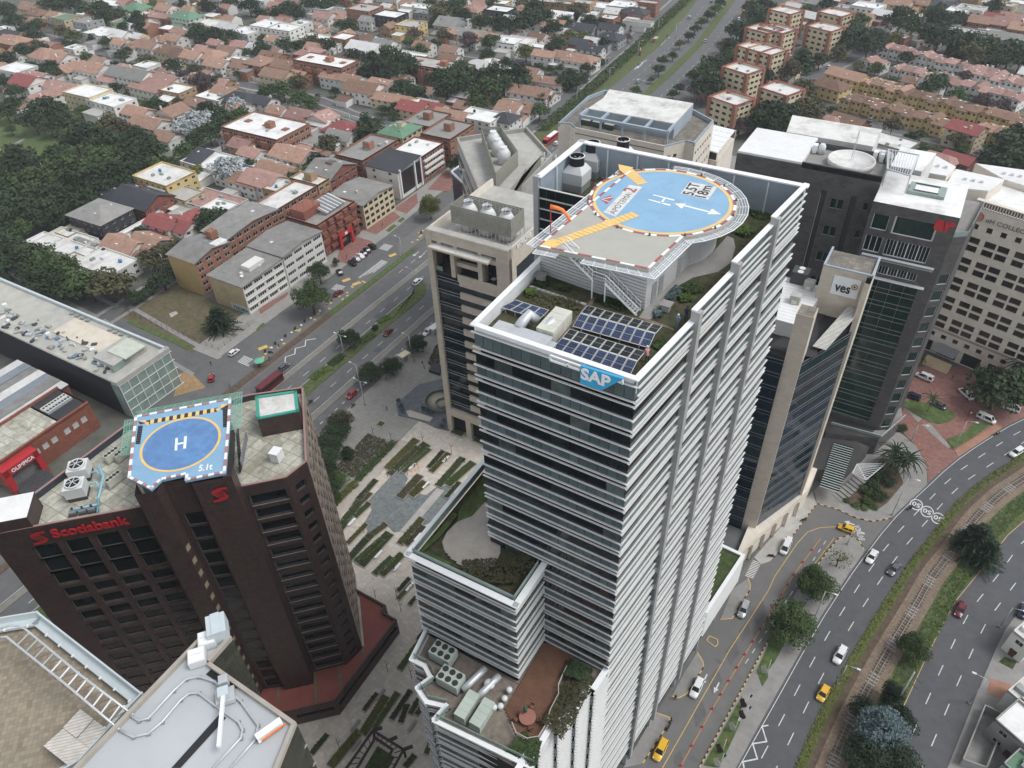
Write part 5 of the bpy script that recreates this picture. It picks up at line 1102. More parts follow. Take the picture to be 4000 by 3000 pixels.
b=MB(); b.face([(p[0],p[1],pz-.1) for p in pp]); b.build('roof',M('red_roof_paint',(.25,.075,.06),.8,.15,.5,stain=.4,sc=(.2,.08,.065),ss=.2),pod)
for pts in ([(508,735),(485,735),(470,900),(500,925),(515,1110),(530,1110)],[(700,760),(722,755),(748,960),(725,985)],[(910,620),(935,610),(945,690),(925,720)],[(180,960),(200,955),(200,1110),(185,1090)]):
 sheet_poly('gutter',[Q2(1,3,*p,pz) for p in pts],pz-.06,M('mossy_gutter',(.16,.15,.10),.95,.3,2,stain=.6),pod)
sheet_poly('gutter',[Q2(1,3,*p,pz) for p in ((850,130),(895,190),(935,605),(895,595),(835,170))],pz-.05,concrete_l,pod)
# ================================================================ grey flat-roofed block at the lower left
BZ=82.0
gl=thing('grey_block',tuple(Q(0,3,1400,1300,0)*.5),'pale grey flat-roofed block with rail track and maintenance crane on its roof','building')
gp=[Q2(0,3,*p,BZ) for p in ((1840,430),(1100,1200))]+[(-46.2,-12),(-20,-12)]+[Q2(1,3,345,1265,BZ),Q2(0,3,1820,745,BZ),Q2(0,3,2005,530,BZ)]
gp=[Q2(0,3,1815,440,BZ),Q2(0,3,640,1659,BZ),(-46.2,-14),(-22,-14),Q2(1,3,350,1268,BZ),Q2(0,3,1815,745,BZ),Q2(0,3,2005,530,BZ)]
b=MB()
fac=M('olive_glass_facade',(.05,.05,.038),.25,.3,.6,pat='wb',ps=.9,pc=(.03,.03,.024))
b.prism(gp,0,BZ-.4); b.build('body',fac,gl)
b=MB(); b.face([(p[0],p[1],BZ-.35) for p in gp]); b.build('roof',M('grey_roof_membrane',(.44,.46,.47),.75,.05,.3,stain=.35,sc=(.34,.36,.37),ss=.15),gl)
for i in range(7):
 A1,t1,n1,L_1,g1=frame_at(gp[i],gp[(i+1)%7]); piece('parapet',M('stone_parapet',(.36,.33,.28),.85,.12,.8),gl,A1+t1*(L_1/2)-n1*.18+Vector((0,0,BZ-.1)),(L_1,.36,.55),g1)
A1,t1,n1,L_1,g1=frame_at(gp[4],gp[3])
for k in range(12):
 piece('floor_band',M('facade_band',(.3,.29,.25),.7),gl,(gp[4][0]+.06,(gp[4][1]+gp[3][1])/2,BZ-4-3.7*k),(.14,gp[4][1]-gp[3][1],.22));
lz=BZ-3.5
lp=[Q2(0,3,-60,395,lz),Q2(0,3,340,328,lz),Q2(0,3,1245,1035,lz),Q2(0,3,700,1620,lz),(-60,-20),(-110,-20)]
lp=lp[::-1]
b=MB(); b.prism(lp,0,lz-1.2); b.build('low_body',fac,gl)
b=MB(); b.face([(p[0],p[1],lz-1.15) for p in lp]); b.build('tiled_terrace',M('clay_roof_tiles',(.275,.23,.17),.85,.14,.6,pat='rt45',ps=.42,pc=(.17,.145,.11),stain=.4,sc=(.2,.2,.14),ss=.3),gl)
tz=M('clay_roof_tiles',(.3,.25,.18))
for i in range(6):
 A1,t1,n1,L_1,g1=frame_at(lp[i],lp[(i+1)%6])
 if L_1>60:continue
 piece('metal_gutter',M('pale_blue_metal',(.5,.56,.57),.5,.06),gl,A1+t1*(L_1/2)-n1*.5+Vector((0,0,lz-.5)),(L_1,1.0,.3),g1); piece('metal_parapet',M('pale_blue_metal',(.5,.56,.57)),gl,A1+t1*(L_1/2)-n1*.08+Vector((0,0,lz-.1)),(L_1+.2,.16,1.3),g1)
 for k in range(int(L_1/2.2)):piece('gutter_bracket',white,gl,A1+t1*(1+k*2.2)-n1*1.0+Vector((0,0,lz-.35)),(.12,.3,.2),g1)
tr=thing('roof_rail_track',tuple(Q(0,3,1500,1200,BZ)),'twin grey maintenance rails curving across the grey roof','rail track')
for path in ([(1100,1190),(1200,1250),(1280,1230),(1500,990),(1610,890),(1720,868),(1850,910),(2080,1080),(2230,1290),(2200,1420),(1990,1659)],[(1030,1330),(1150,1390),(1280,1360),(1400,1260),(1560,1070),(1640,1010),(1720,1010),(1850,1110),(2060,1260),(2095,1330),(2080,1400),(1840,1659)]):
 b=MB(); P_=[Q(0,3,x,y,BZ-.1) for x,y in path]; b.tube(P_,.11,6); b.build('rail',steel,tr)
 for p in P_[1:-1]:piece('rail_foot',concrete,tr,p-Vector((0,0,.15)),(.3,.3,.2),R(45))
br=thing('truss_bridge',tuple(Q(0,3,600,800,lz)),'lattice steel rail bridge spanning the tiled lower roof','bridge')
for dz in (0,1.2):
 for path in ([(0,455),(80,425),(160,430),(220,460),(700,860),(1150,1200)],[(0,530),(60,525),(110,570),(560,930),(1060,1350)]):
  b=MB(); b.tube([Q(0,3,x,y,BZ-.2-dz) for x,y in path],.11,6); b.build('rail',steel if dz==0 else M('rusty_steel',(.24,.17,.13),.7),br)
for i in range(13):
 f_=(i+.5)/13; a=Q(0,3,220+930*f_,460+740*f_,BZ-.2); c=Q(0,3,110+940*f_,570+770*f_,BZ-.2)
 b=MB(); b.bar(a,c,.1); b.build('cross_bar',white if i>3 else steel,br)
 b=MB(); b.bar(a,a-Vector((0,0,1.2)),.07); b.bar(c,c-Vector((0,0,1.2)),.07); b.bar(a-Vector((0,0,1.2)),c,.05); tag(b.build('bracing',M('rusty_steel',(.24,.17,.13)),br),kind='stuff')
for i,(x,y) in enumerate(((1805,580),(1720,730))):
 p=Q(0,3,x,y,BZ-.3); boxes('rooftop_ac',p,'white square rooftop cooler on the grey roof, '+('beside the metal box','nearer the dark skylight')[i],'air conditioner',[('casing',ac_white,p+Vector((0,0,.5)),(1.5,1.5,.9),R(50)),('lid',white,p+Vector((0,0,1.0)),(1.3,1.3,.1),R(50)),('fin',ac_white,p+Vector((0,0,1.08)),(.9,.1,.1),R(50))],'coolers on the grey roof')
p=Q(0,3,1905,500,BZ-.3); boxes('duct_box',p,'blue-grey metal duct box at the tip of the grey roof','duct',[('box',M('pale_blue_metal',(.5,.56,.57)),p+Vector((0,0,.9)),(2.2,1.7,1.7),R(-38)),('lid',M('pale_blue_metal',(.5,.56,.57)),p+Vector((0,0,1.8)),(2.3,.8,.1),R(-38))])
sheet_poly('black_strip',[Q2(0,3,*p,BZ-.3) for p in ((1900,1190),(1955,1225),(1560,1659),(1480,1659))],BZ-.3,black_m,gl)
sheet_poly('skylight',[Q2(0,3,*p,BZ-.3) for p in ((1780,850),(1840,790),(2090,960),(1990,985))],BZ-.28,dark_in,gl)
p=Q(0,3,1960,1060,BZ-.3); boxes('maintenance_crane',p,'grey window-cleaning crane on rails above the dark skylight','crane',[('carriage',steel,p+Vector((0,0,.4)),(1.6,1.4,.5),R(50)),('turret',M('pale_blue_metal',(.5,.56,.57)),p+Vector((0,0,1.0)),(.9,.9,.8),R(50)),('jib',white,p+Vector((1.6,-1.7,1.2)),(5.0,.3,.35),R(-48)),('counterweight',steel,p+Vector((-.8,.8,1.1)),(.8,.8,.7),R(50))])
for k,(x,y) in enumerate(((560,1480),(680,1390),(800,1300),(700,1560),(830,1450))):pass
p=Q(0,3,710,1460,lz-1.1); t=thing('sheet_canopy',tuple(p),'corrugated pale sheet canopy on the tiled lower roof','canopy')
for k in range(2):
 for j in range(2):
  o=piece('roof_sheet',M('corrugated_sheet',(.56,.53,.48),.7,.2,.8,pat='rs45',ps=.3,pc=(.3,.26,.22)),t,p+Vector(((k-.5)*1.9,(j-.5)*1.9,1.3+.12*((k+j)%2))),(1.88,1.88,.06),0); o.rotation_euler.x=R(6 if j else -6)
for dx,dy in ((-1.8,-1.8),(1.8,-1.8),(1.8,1.8),(-1.8,1.8)):piece('post',steel,t,p+Vector((dx,dy,.6)),(.1,.1,1.2))
p=Q(1,3,130,1360,BZ-.3); boxes('roof_cradle',p,'white tubular cleaning cradle with orange stripe on the grey roof','cradle',[('frame',white,p+Vector((0,0,.3)),(.6,2.3,.1),R(-20)),('frame',white,p+Vector((0,0,.9)),(.6,2.3,.08),R(-20)),('toe_board',orange,p+Vector((.33,.1,.4)),(.06,2.2,.25),R(-20)),('floor',black_m,p+Vector((0,0,.15)),(.5,2.1,.08),R(-20))])
# ================================================================ buildings right of the louvred tower
vz=65.5
ve=thing('corner_office',(-14,131,0),'blue glass and beige stone office with white plaque reading ves','office building')
b=MB(); b.prism([(-33,121.6),(-13.5,121.6),(-11.2,123.6),(-5.3,137.2),(-5.3,146),(-33,146)],4,54.6); b.build('core',dark_in,ve)
gp_=[((-33,121.2),(-14.2,121.2)),((-11.2,122.0),(-4.9,136.6))]
for a,c in gp_:
 A1,t1,n1,L_1,g1=frame_at(a,c); nn_=round(L_1/3.1);
 for k in range(15):
  for i in range(nn_):piece('window_pane',glass_b,ve,A1+t1*((i+.5)*L_1/nn_)+Vector((0,0,6.4+k*3.3)),(L_1/nn_-.08,.12,3.2),g1)
  piece('glazing_rail',M('dull_rail',(.14,.15,.17),.4),ve,A1+t1*(L_1/2)+n1*.09+Vector((0,0,8.0+k*3.3)),(L_1,.1,.12),g1)
  piece('glazing_rail',M('dull_rail',(.14,.15,.17)),ve,A1+t1*(L_1/2)+n1*.09+Vector((0,0,7.2+k*3.3)),(L_1,.08,.06),g1)
piece('stone_column',stone,ve,(-12.6,123.2,32.5),(3.1,3.4,65));
b=MB(); b.face([(-14,121.6,65.03),(-11.2,121.6,65.03),(-11.2,124.8,65.03),(-14,124.8,65.03)]); b.build('column_top',roofgrav,ve)
b=MB(); wall(b,(-4.4,136.4),(-4.4,147),3,vz,[(.9,7.2,6+3.3*k,7.4+3.3*k) for k in range(12)],.5); wall(b,(-5.4,136.4),(-4.4,136.4),3,vz); wall(b,(-13.6,139.3),(-5.4,139.3),50,vz); b.build('stone_wall',stone,ve)
for k in range(12):piece('slot_glass',glass_d,ve,(-4.75,140.5,9.7+3.3*k),(.1,6.3,1.4))
for k in range(11):piece('stone_ledge',white,ve,(-5.6,137.2+.0*k,8+3.3*k),(2.4,.35,.7),R(62))
b=MB(); b.face([(-13.6,139.3,vz-.5),(-4.4,139.3,vz-.5),(-4.4,147,vz-.5),(-13.6,147,vz-.5)]); b.build('sign_block_roof',roofgrav,ve)
for a,c in (((-13.6,139.3),(-4.4,139.3)),((-4.4,139.3),(-4.4,147)),((-13.6,147),(-13.6,139.3))):
 A1,t1,n1,L_1,g1=frame_at(a,c); piece('coping',bluegrey,ve,A1+t1*(L_1/2)-n1*.15+Vector((0,0,vz+.1)),(L_1,.4,.25),g1)
piece('plaque',white,ve,(-8.6,139.2,62.0),(5.0,.1,4.2)); txt('plaque_letters','ves',M('sign_dark',(.03,.03,.03)),ve,(-10.5,139.1,60.7),(1,0,0),(0,0,1),2.9,1.5,.04,.02)
b=MB(); b.lathe((0,0,0),[(.62,0),(.62,.05),(.42,.05),(.42,0)],20,caps=False); m_=M('bronze',(.35,.22,.08),.5); o=put('plaque_ring',b.mesh('ring',m_),ve,(-7.0,139.1,62.5)); o.rotation_euler.x=R(90)
b=MB(); b.lathe((0,0,0),[(.2,0),(.2,.05)],12); o=put('plaque_dot',b.mesh('dot',M('sign_dark',(.03,.03,.03))),ve,(-7.0,139.1,62.5)); o.rotation_euler.x=R(90)
b=MB(); b.prism([Q2(3,1,*p,58) for p in ((70,1100),(255,1150),(510,830),(150,730))],54.6,58); b.build('white_roof',sheet_wy,ve)
sheet_poly('roof_terrace',[Q2(3,1,*p,55) for p in ((255,1400),(430,1420),(440,1100),(640,940),(480,900),(240,1150),(0,1330))],54.7,M('dark_deck',(.03,.03,.032)),ve)
slab4('glass_roof',M('translucent_roof',(.45,.44,.40),.5,.15,1,pat='rs35',ps=.8,pc=(.3,.29,.26)),ve,[Q(3,1,*p,z) for p,z in (((385,1330),55.5),((500,1365),55.5),((800,1030),58),((700,980),58.3))],.12)
for x,y in ((350,830),(230,950)):
 p=Q(3,1,x,y,58); t=thing('roof_housing',tuple(p),'concrete roof housing on the white sheet roof, '+('rear' if x==350 else 'front')+' of two','roof housing','housings on white sheet roof'); piece('box',concrete_l,t,p+Vector((0,0,.9)),(2.0,1.8,1.8)); piece('hood',ac_cream,t,p+Vector((0,-.9,.5)),(1.0,.4,.8))
p=Q(3,1,285,700,60); t=thing('condenser_unit',tuple(p-Vector((0,0,2))),'dark louvred unit with two white fans behind the white sheet roof','air conditioner'); piece('casing',frame_d,t,p+Vector((0,0,-.6)),(3.2,3.0,2.6))
for dy in (-.75,.75):b=MB(); b.lathe(p+Vector((0,dy,.7)),[(.62,0),(.62,.08)],16); b.build('fan',ac_white,t)
b=MB(); b.prism([(-30,112),(-12.6,112),(-12.6,121),(-30,121)],0,4.4); b.build('low_terrace',M('terrace_stone',(.12,.12,.125),.8,.2,.6),ve)
b=MB(); b.prism([(-12.6,112),(-3.5,139),(-3.2,147),(-13,147)],0,6); b.build('base',stone_p,ve)
for k in range(6):piece('base_beam',stone,ve,(-11.6+1.5*k,114.5+4.4*k,5.2),(.3,4.6,.5),R(-18.5)); piece('base_column',stone,ve,(-11.9+1.5*k,113+4.4*k,2.6),(.5,.5,5.2))
ar=thing('dark_office',(-16,178,0),'black stone office with tall green glass front and red ar sign','office building')
yA,zA=168.0,67.0
b=MB()
wall(b,(-10.0,yA),(7.1,yA),5.5,zA,[(.9,4.2,55.0,58.8),(.6,4.2,49.5,53.6),(5.2,13.7,54.8,59.2),(5.0,13.9,49.4,53.6),(.2,4.0,44.6,46.8),(5.2,13.2,44.6,46.8),(.3,14.4,2.0,43.6)],.6)
wall(b,(7.1,yA),(9.6,yA+1.8),0,62.5,[(.5,2.9,50.5-4.35*k,53.3-4.35*k) for k in range(12)],.3); wall(b,(9.6,yA+1.8),(11.5,190),0,62.5)
wall(b,(-27.4,175),(-10.0,175),0,69.5,[(5.6,6.9,16,64),(12.3,13.5,16,64)]+[(8.1+1.55*j,9.4+1.55*j,60-7.0*k,62.6-7.0*k) for j in (0,1) for k in range(6)]+[(15.2,16.3,61-7.0*k,62.9-7.0*k) for k in range(6)],.35)
wall(b,(-42.5,175),(-27.4,175),0,69.0,[(.6,4.6,61,64),(5.0,9.0,61,64),(9.6,12,61,64)],.5); wall(b,(-10,175),(-10,yA),0,zA)
b.build('stone_wall',blackstone,ar)
A_=(-10.0,yA)
hl=[(.9,4.2,55.0,58.8),(5.2,13.7,54.8,59.2)]; windows(ar,A_,(7.1,yA),5.5,hl,.55,frame_w,glass_g,0)
windows(ar,A_,(7.1,yA),5.5,[(.6,4.2,49.5,53.6)]+[(5.0+2.225*k,7.2+2.225*k,49.4,53.6) for k in range(4)]+[(.2,4.0,44.6,46.8)]+[(5.2+2*k,7.15+2*k,44.6,46.8) for k in range(4)],.5,frame_w,glass_d,2)
piece('balcony_rail',white,ar,(-1.6,yA-.5,54.6),(15.0,.1,.5)); piece('balcony_slab',alu,ar,(-1.8,yA-.35,53.9),(15.2,.7,.15)); piece('balcony_slab',white,ar,(-2.3,yA-.4,49.3),(15.4,.8,.3))
for k in range(12):
 for i in range(5):piece('green_pane',glass_g,ar,(-9.7+14.1*(i+.5)/5,yA+.5,9.3+3.43*k),(14.1/5-.04,.08,3.38))
 for dz in (0,1.15):piece('glazing_rail',M('green_rail',(.2,.26,.23),.4),ar,(-2.6,yA+.4,7.7+3.43*k+dz),(14.1,.12,.12))
A1=((7.1,yA),(9.6,yA+1.8)); windows(ar,*A1,0,[(.5,2.9,50.5-4.35*k,53.3-4.35*k) for k in range(12)],.25,frame_w,glass_g,0)
windows(ar,(-27.4,175),(-10,175),0,[(8.1+1.55*j,9.4+1.55*j,60-7.0*k,62.6-7.0*k) for j in (0,1) for k in range(6)]+[(15.2,16.3,61-7.0*k,62.9-7.0*k) for k in range(6)],.3,M('thin_grey_frame',(.3,.32,.32),.5),glass_g,0)
for u in (6.25,12.9):piece('dark_slot',darkwall,ar,(-27.4+u,175.3,40),(1.2,.1,48))
windows(ar,(-42.5,175),(-27.4,175),0,[(.6,4.6,61,64),(5.0,9.0,61,64),(9.6,12,61,64)],.45,frame_d,glass_d,1)
txt('sign_letters','ar',red_sign,ar,(2.9,yA-.06,zA-3.6),(1,0,0),(0,0,1),3.9,2.4,.25,.06)
for nm,pts,z in (('roof',[(-10,yA),(7.1,yA),(7.1,186),(-10,186)],zA-.4),('roof',[(-27.4,175),(-10,175),(-10,188),(-27.4,188)],68.3)):
 b=MB(); b.face([(x,y,z) for x,y in pts]); b.build(nm,white_rf if z<68 else concrete,ar)
b=MB(); b.face([(7.1,yA,62.3),(9.6,yA+1.8,62.3),(11.5,188,62.3),(7.1,188,62.3)]); b.build('side_terrace',concrete,ar)
for a,c,z in (((7.15,yA+.1),(9.6,yA+1.9),63.1),((9.6,yA+1.9),(11.4,188),63.1)):
 A1,t1,n1,L_1,g1=frame_at(a,c); piece('glass_balustrade',pale_glass,ar,A1+t1*(L_1/2)+Vector((0,0,z)),(L_1,.06,1.2),g1)
for a,c in (((-27.4,175),(-10,175)),((-10,188),(-27.4,188)),((-10,175),(-10,188))):
 A1,t1,n1,L_1,g1=frame_at(a,c); piece('parapet',blackstone,ar,A1+t1*(L_1/2)-n1*.2+Vector((0,0,69.0)),(L_1,.4,1.4),g1)
piece('skylight',pale_glass,ar,(-.6,178.3,zA+.0),(7.4,5.2,.7)); piece('skylight_inner',white_rf,ar,(-.8,178.0,zA+.05),(4.6,2.8,.8)); piece('skylight_edge',frame_d,ar,(-.8,176.6,zA+.1),(5.0,.3,.8)); piece('skylight_edge',frame_d,ar,(-.8,180.2,zA+.1),(5.0,.3,.8))
b=MB(); b.lathe((-17.8,181,68.3),[(5.0,0),(5.2,1.6),(4.9,1.6),(4.8,1.2),(.1,1.3)],32); b.build('round_plinth',white_dirty,ar)
def mast(p,h,label):
 t=thing('antenna_mast',tuple(p),label,'antenna'); b=MB()
 for k in range(3):a_=k*2.094; b.bar(p+Vector((.3*math.cos(a_),.3*math.sin(a_),0)),p+Vector((.12*math.cos(a_),.12*math.sin(a_),h)),.06)
 for k in range(10):
  z0=h*k/10; r0=.3-.18*k/10; b.bar(p+Vector((r0,0,z0)),p+Vector((-r0*.5,r0*.86,z0+h/10)),.04); b.bar(p+Vector((-r0*.5,r0*.86,z0)),p+Vector((-r0*.5,-r0*.86,z0+h/10)),.04)
 b.build('lattice',steel,t)
mast(Vector((-17.8,181,69.6)),7,'thin lattice antenna on the round roof plinth')
for i,(x,y) in enumerate(((440,1300),(960,1360),(1020,1380))):
 p=Q(3,0,x,y,69); t=thing('roof_chiller',tuple(p-Vector((0,0,.7))),'white round chiller on the black office roof, '+('left of the plinth','right of the plinth, left one','right of the plinth, right one')[i],'chiller','chillers on the black office roof')
 piece('frame',white,t,p+Vector((-.9,0,.4)),(.9,1.6,1.9)); b=MB(); b.lathe(p+Vector((.6,0,-.6)),[(.8,0),(.8,1.9),(.6,2.1),(.55,2.3)],14); b.build('drum',ac_white,t)
b=MB(); b.prism([(-42.5,175.3),(-27.5,175.3),(-27.5,191),(-42.5,191)],66,69.4); b.build('white_sheet_roof',sheet_wy,ar)
b=MB(); b.prism([(-35.5,192.5),(-15,192.5),(-15,204),(-37,204)],55,69.0); b.build('rear_roof',white_dirty,ar)
b=MB(); b.prism([(-9.8,188),(-3,188),(-1.5,200),(-9.5,200)],55,67); b.build('rear_roof',white_rf,ar)
t=thing('roof_gantry',(-6.5,190,67),'slatted grey steel gantry frame on the black office roof','gantry')
gq=[Q(3,0,*p,71) for p in ((1040,1290),(1305,1340),(1230,1520),(1030,1460))]
for a,c in zip(gq,gq[1:]+gq[:1]):b=MB(); b.bar(a,c,.25); b.build('beam',steel,t); b=MB(); b.bar(a,Vector((a.x,a.y,67)),.2); b.build('post',steel,t)
for i in range(10):f_=(i+.5)/10; b=MB(); b.bar(gq[0].lerp(gq[1],f_),gq[3].lerp(gq[2],f_),.14); b.build('slat',steel,t)
b=MB(); b.prism([Q2(3,2,500,420,6),Q2(3,2,960,470,6),Q2(3,2,1150,300,6),(11.5,190),(-12,190)],0,6.0); b.build('podium',blackstone,ar)
b=MB(); b.prism([(-8.5,146),(3.2,152),(6.5,163),(-9,166)],0,4.2); b.build('low_wing',blackstone,ar)
sheet_poly('podium_roof',[Q2(3,2,*p,6.1) for p in ((520,330),(960,440),(980,460),(1170,300),(1150,200),(900,420),(560,330))],6.06,concrete,ar)
for a,c in ((Q2(3,2,545,345,6.3),Q2(3,2,975,462,6.3)),(Q2(3,2,975,462,6.3),Q2(3,2,1185,280,6.3))):
 A1,t1,n1,L_1,g1=frame_at(a,c); piece('podium_rail',white,ar,A1+t1*(L_1/2)+Vector((0,0,7.0)),(L_1,.06,.12),g1); piece('podium_glass',pale_glass,ar,A1+t1*(L_1/2)+Vector((0,0,6.6)),(L_1,.04,.7),g1)
cn=[Q(3,2,*p,4.5) for p in ((570,500),(745,550),(610,940),(445,885))]
for i in range(20):
 f0,f1=i/20,(i+.86)/20; slab4('canopy_pane',glass_g,ar,[cn[0].lerp(cn[3],f1),cn[1].lerp(cn[2],f1),cn[1].lerp(cn[2],f0),cn[0].lerp(cn[3],f0)],.06)
 b=MB(); b.bar(cn[0].lerp(cn[3],f1)+Vector((0,0,.06)),cn[1].lerp(cn[2],f1)+Vector((0,0,.06)),.12); b.build('canopy_rib',frame_w,ar)
cn=[Q(3,2,*p,4.0) for p in ((770,690),(1015,690),(845,830),(730,770))]
for i in range(9):
 f0=i/9; b=MB(); b.bar(cn[0].lerp(cn[3],f0),cn[1].lerp(cn[2],f0),.13); b.build('pergola_bar',frame_w,ar)
for a,c in ((cn[0],cn[3]),(cn[1],cn[2]),(cn[0],cn[2]),(cn[3],cn[2])):b=MB(); b.bar(a,c,.16); b.build('pergola_beam',frame_w,ar)
for i in range(9):f_=i/8; a=Q(3,2,810,830,0).lerp(Q(3,2,610,990,0),f_); piece('stair_tread',concrete,ar,a+Vector((0,0,.15+.15*(8-i))),(1.0,3.0,.14),R(60))
nh=thing('hotel',(24,224,0),'pale stone hotel with gridded square windows and red round emblem','hotel')
n0_,n1_=Vector((11.5,219.5)),Vector((40.5,211.0)); zN=47.0
A1,t1,n1,L_1,g1=frame_at(n0_,n1_)
hl=[]; row=[4.6+6.2*k for k in range(5)]
for k in range(5):
 for u in [1.5]+[5.65+7.7*c_+d_ for c_ in range(4) for d_ in (0,3.4)]:
  for dz in (0,2.45):
   if u+2.9<L_1:hl.append((u,u+2.9,8.9+6.4*k+dz,10.8+6.4*k+dz))
sm_=[(1.2+3.35*i,2.7+3.35*i,5.6,7.1) for i in range(8)]+[(1.2+3.6*i,2.7+3.6*i,41.0,42.6) for i in range(8)]
dr=[(.6,3.2,.1,3.9),(5.0,10.5,.1,4.2),(12,17,.1,4.2),(19,24,.1,4.2)]
b=MB(); wall(b,n0_,n1_,0,zN,hl+sm_+dr,.45); A2=n0_+Vector((-t1[1],t1[0])).normalized()*0
bk_=Vector((-n1.x,-n1.y)); c0=n0_+bk_*22; c1=n1_+bk_*22
wall(b,n1_,c1,0,zN); wall(b,c0,n0_,0,zN); b.build('wall',stone_p,nh)
windows(nh,n0_,n1_,0,hl+sm_,.42,M('bronze_frame',(.12,.1,.08),.5),M('bronze_glass',(.03,.024,.02),.08,.5,.3,spec=.6,ov=.4),0)
for h in dr:piece('entrance_glass',glass_d,nh,A1+t1*((h[0]+h[1])/2)-n1*.4+Vector((0,0,(h[2]+h[3])/2)),(h[1]-h[0],.08,h[3]-h[2]),g1)
for z in (8.6,8.2):piece('string_course',M('brown_band',(.16,.12,.1),.7),nh,A1+t1*(L_1/2)+n1*.05+Vector((0,0,z)),(L_1,.12,.12),g1)
b=MB(); b.face([(p.x,p.y,zN-.3) for p in (n0_,n1_,c1,c0)]); b.build('roof',white_rf,nh)
for i in range(int(L_1/.7)):piece('crown_fin',stone_p,nh,A1+t1*(.35+i*.7)-n1*.6+Vector((0,0,zN+.9)),(.32,.5,1.9),g1)
piece('crown_back',M('bronze_frame',(.12,.1,.08)),nh,A1+t1*(L_1/2)-n1*1.3+Vector((0,0,zN+.9)),(L_1,.3,1.8),g1); piece('crown_cap',stone_p,nh,A1+t1*(L_1/2)-n1*.7+Vector((0,0,zN+1.95)),(L_1+.4,1.4,.25),g1)
txt('sign_letters','nH COLLECTION',M('sign_grey2',(.16,.15,.15),.6),nh,A1+t1*3.9+n1*.08+Vector((0,0,zN-3.1)),t1,(0,0,1),14.0,1.2,.12)
b=MB(); b.lathe((0,0,0),[(1.25,0),(1.25,.12)],24); o=put('emblem',b.mesh('emblem',M('faded_red_emblem',(.42,.1,.08),.6)),nh,A1+t1*1.9+n1*.06+Vector((0,0,zN-2.2))); o.rotation_euler=(R(90),0,g1)
for k in range(4):
 piece('emblem_stripe',stone_p,nh,A1+t1*(1.9)+n1*.2+Vector((0,0,zN-3.0+.5*k)),(2.0-.4*abs(k-1.5),.05,.1),g1)
pc_=A1+t1*7.8+n1*3.0
b=MB(); b.hexa([pc_+Vector((0,0,4.0))+t1*a+n1*c for a,c in ((-3.2,2),(3.2,2),(3.2,-2.8),(-3.2,-2.8))],[pc_+Vector((0,0,4.3))+t1*a+n1*c for a,c in ((-3.2,2),(3.2,2),(3.2,-2.8),(-3.2,-2.8))]); b.build('entrance_canopy',M('canopy_glass',(.22,.23,.24),.3),nh)
for i in range(7):piece('entrance_step',M('sand_stone',(.5,.4,.26),.8,.08),nh,pc_+n1*(2.2+.36*i)+Vector((0,0,1.05-.15*i)),(7.2,.36,.15+2*(1.05-.15*i)),g1)
for i,(pts,z) in enumerate((([(1430,1345),(1620,1450),(1540,1530),(1260,1480)],52),([(1620,1470),(2040,1560),(1900,1659),(1520,1620)],50),([(1790,1420),(2300,1490),(2300,1640),(2040,1560)],48))):
 t=thing('flat_roof_wing',tuple(Q(3,0,*pts[0],0)),('pale flat roof wing beside the dark office skylight','white sheet roof wing between dark office and hotel','white sheet roof wing at the right edge behind the hotel')[i],'building wing')
 P_=[Q2(3,0,*p,z) for p in pts];
 if sum(P_[k][0]*P_[(k+1)%4][1]-P_[(k+1)%4][0]*P_[k][1] for k in range(4))<0:P_=P_[::-1]
 b=MB(); b.prism(P_,0,z); b.build('wall',stone_p,t); b=MB(); b.prism([tuple(Vector(p)) for p in P_],z,z+.35); b.build('roof',sheet_wy,t)
 for k in range(3):piece('vent',ac_white,t,Vector((*(sum((Vector(p) for p in P_),Vector((0,0)))/4+Vector((k*2-2,0))),z+.7)),(.8,.8,.7))
 # ================================================================ stone block behind the tower, tent roof, curved grey block
sb=thing('stone_block',(-98,252,0),'cream stone block with white roof slab and blue-grey pergola beams','office building')
zS=41.0
sp=[Q2(2,0,*p,zS) for p in ((400,1070),(500,1075),(545,1115),(1315,1275),(1500,1225),(1580,1245),(1745,1050),(1560,950),(800,785),(655,840))]
b=MB()
for a,c in zip(sp,sp[1:]+sp[:1]):
 Lw=math.dist(a,c); hl=[(1.5+2.7*i,2.9+2.7*i,zS-4.6-4*k,zS-3.3-4*k) for i in range(int((Lw-1.5)/2.7)) for k in range(4)] if Lw>6 else []
 wall(b,a,c,0,zS,hl,.3)
b.build('wall',stone_p,sb)
a,c=sp[2],sp[3]; Lw=math.dist(a,c); windows(sb,a,c,0,[(1.5+2.7*i,2.9+2.7*i,zS-4.6-4*k,zS-3.3-4*k) for i in range(int((Lw-1.5)/2.7)) for k in range(4)],.28,frame_d,glass_d,0)
piece('dark_line',M('brown_band',(.16,.12,.1)),sb,(Vector(a)+(Vector(c)-Vector(a))/2).to_3d()+Vector((0,-.05,zS-1.4)),(Lw,.1,.3),math.atan2(c[1]-a[1],c[0]-a[0]))
b=MB(); b.face([(p[0],p[1],zS-1.0) for p in sp]); b.build('roof_deck',roofgrav,sb)
for a,c in zip(sp,sp[1:]+sp[:1]):
 A1,t1,n1,L_1,g1=frame_at(a,c); piece('parapet',bluegrey if a not in (sp[2],) else stone_p,sb,A1+t1*(L_1/2)-n1*.35+Vector((0,0,zS-.2)),(L_1,.5,1.4),g1)
ph=[Q2(2,0,*p,zS+4.2) for p in ((655,940),(1405,1070),(1568,895),(1000,800),(840,775),(790,850))]
b=MB(); b.prism(ph,zS-1,zS+4.0); b.build('penthouse',bluegrey,sb); b=MB(); b.prism(ph,zS+4.0,zS+4.35); b.build('penthouse_roof',white_dirty,sb)
pg=[Q(2,0,*p,zS+4.2) for p in ((585,1000),(1345,1145),(1405,1075),(655,945))]
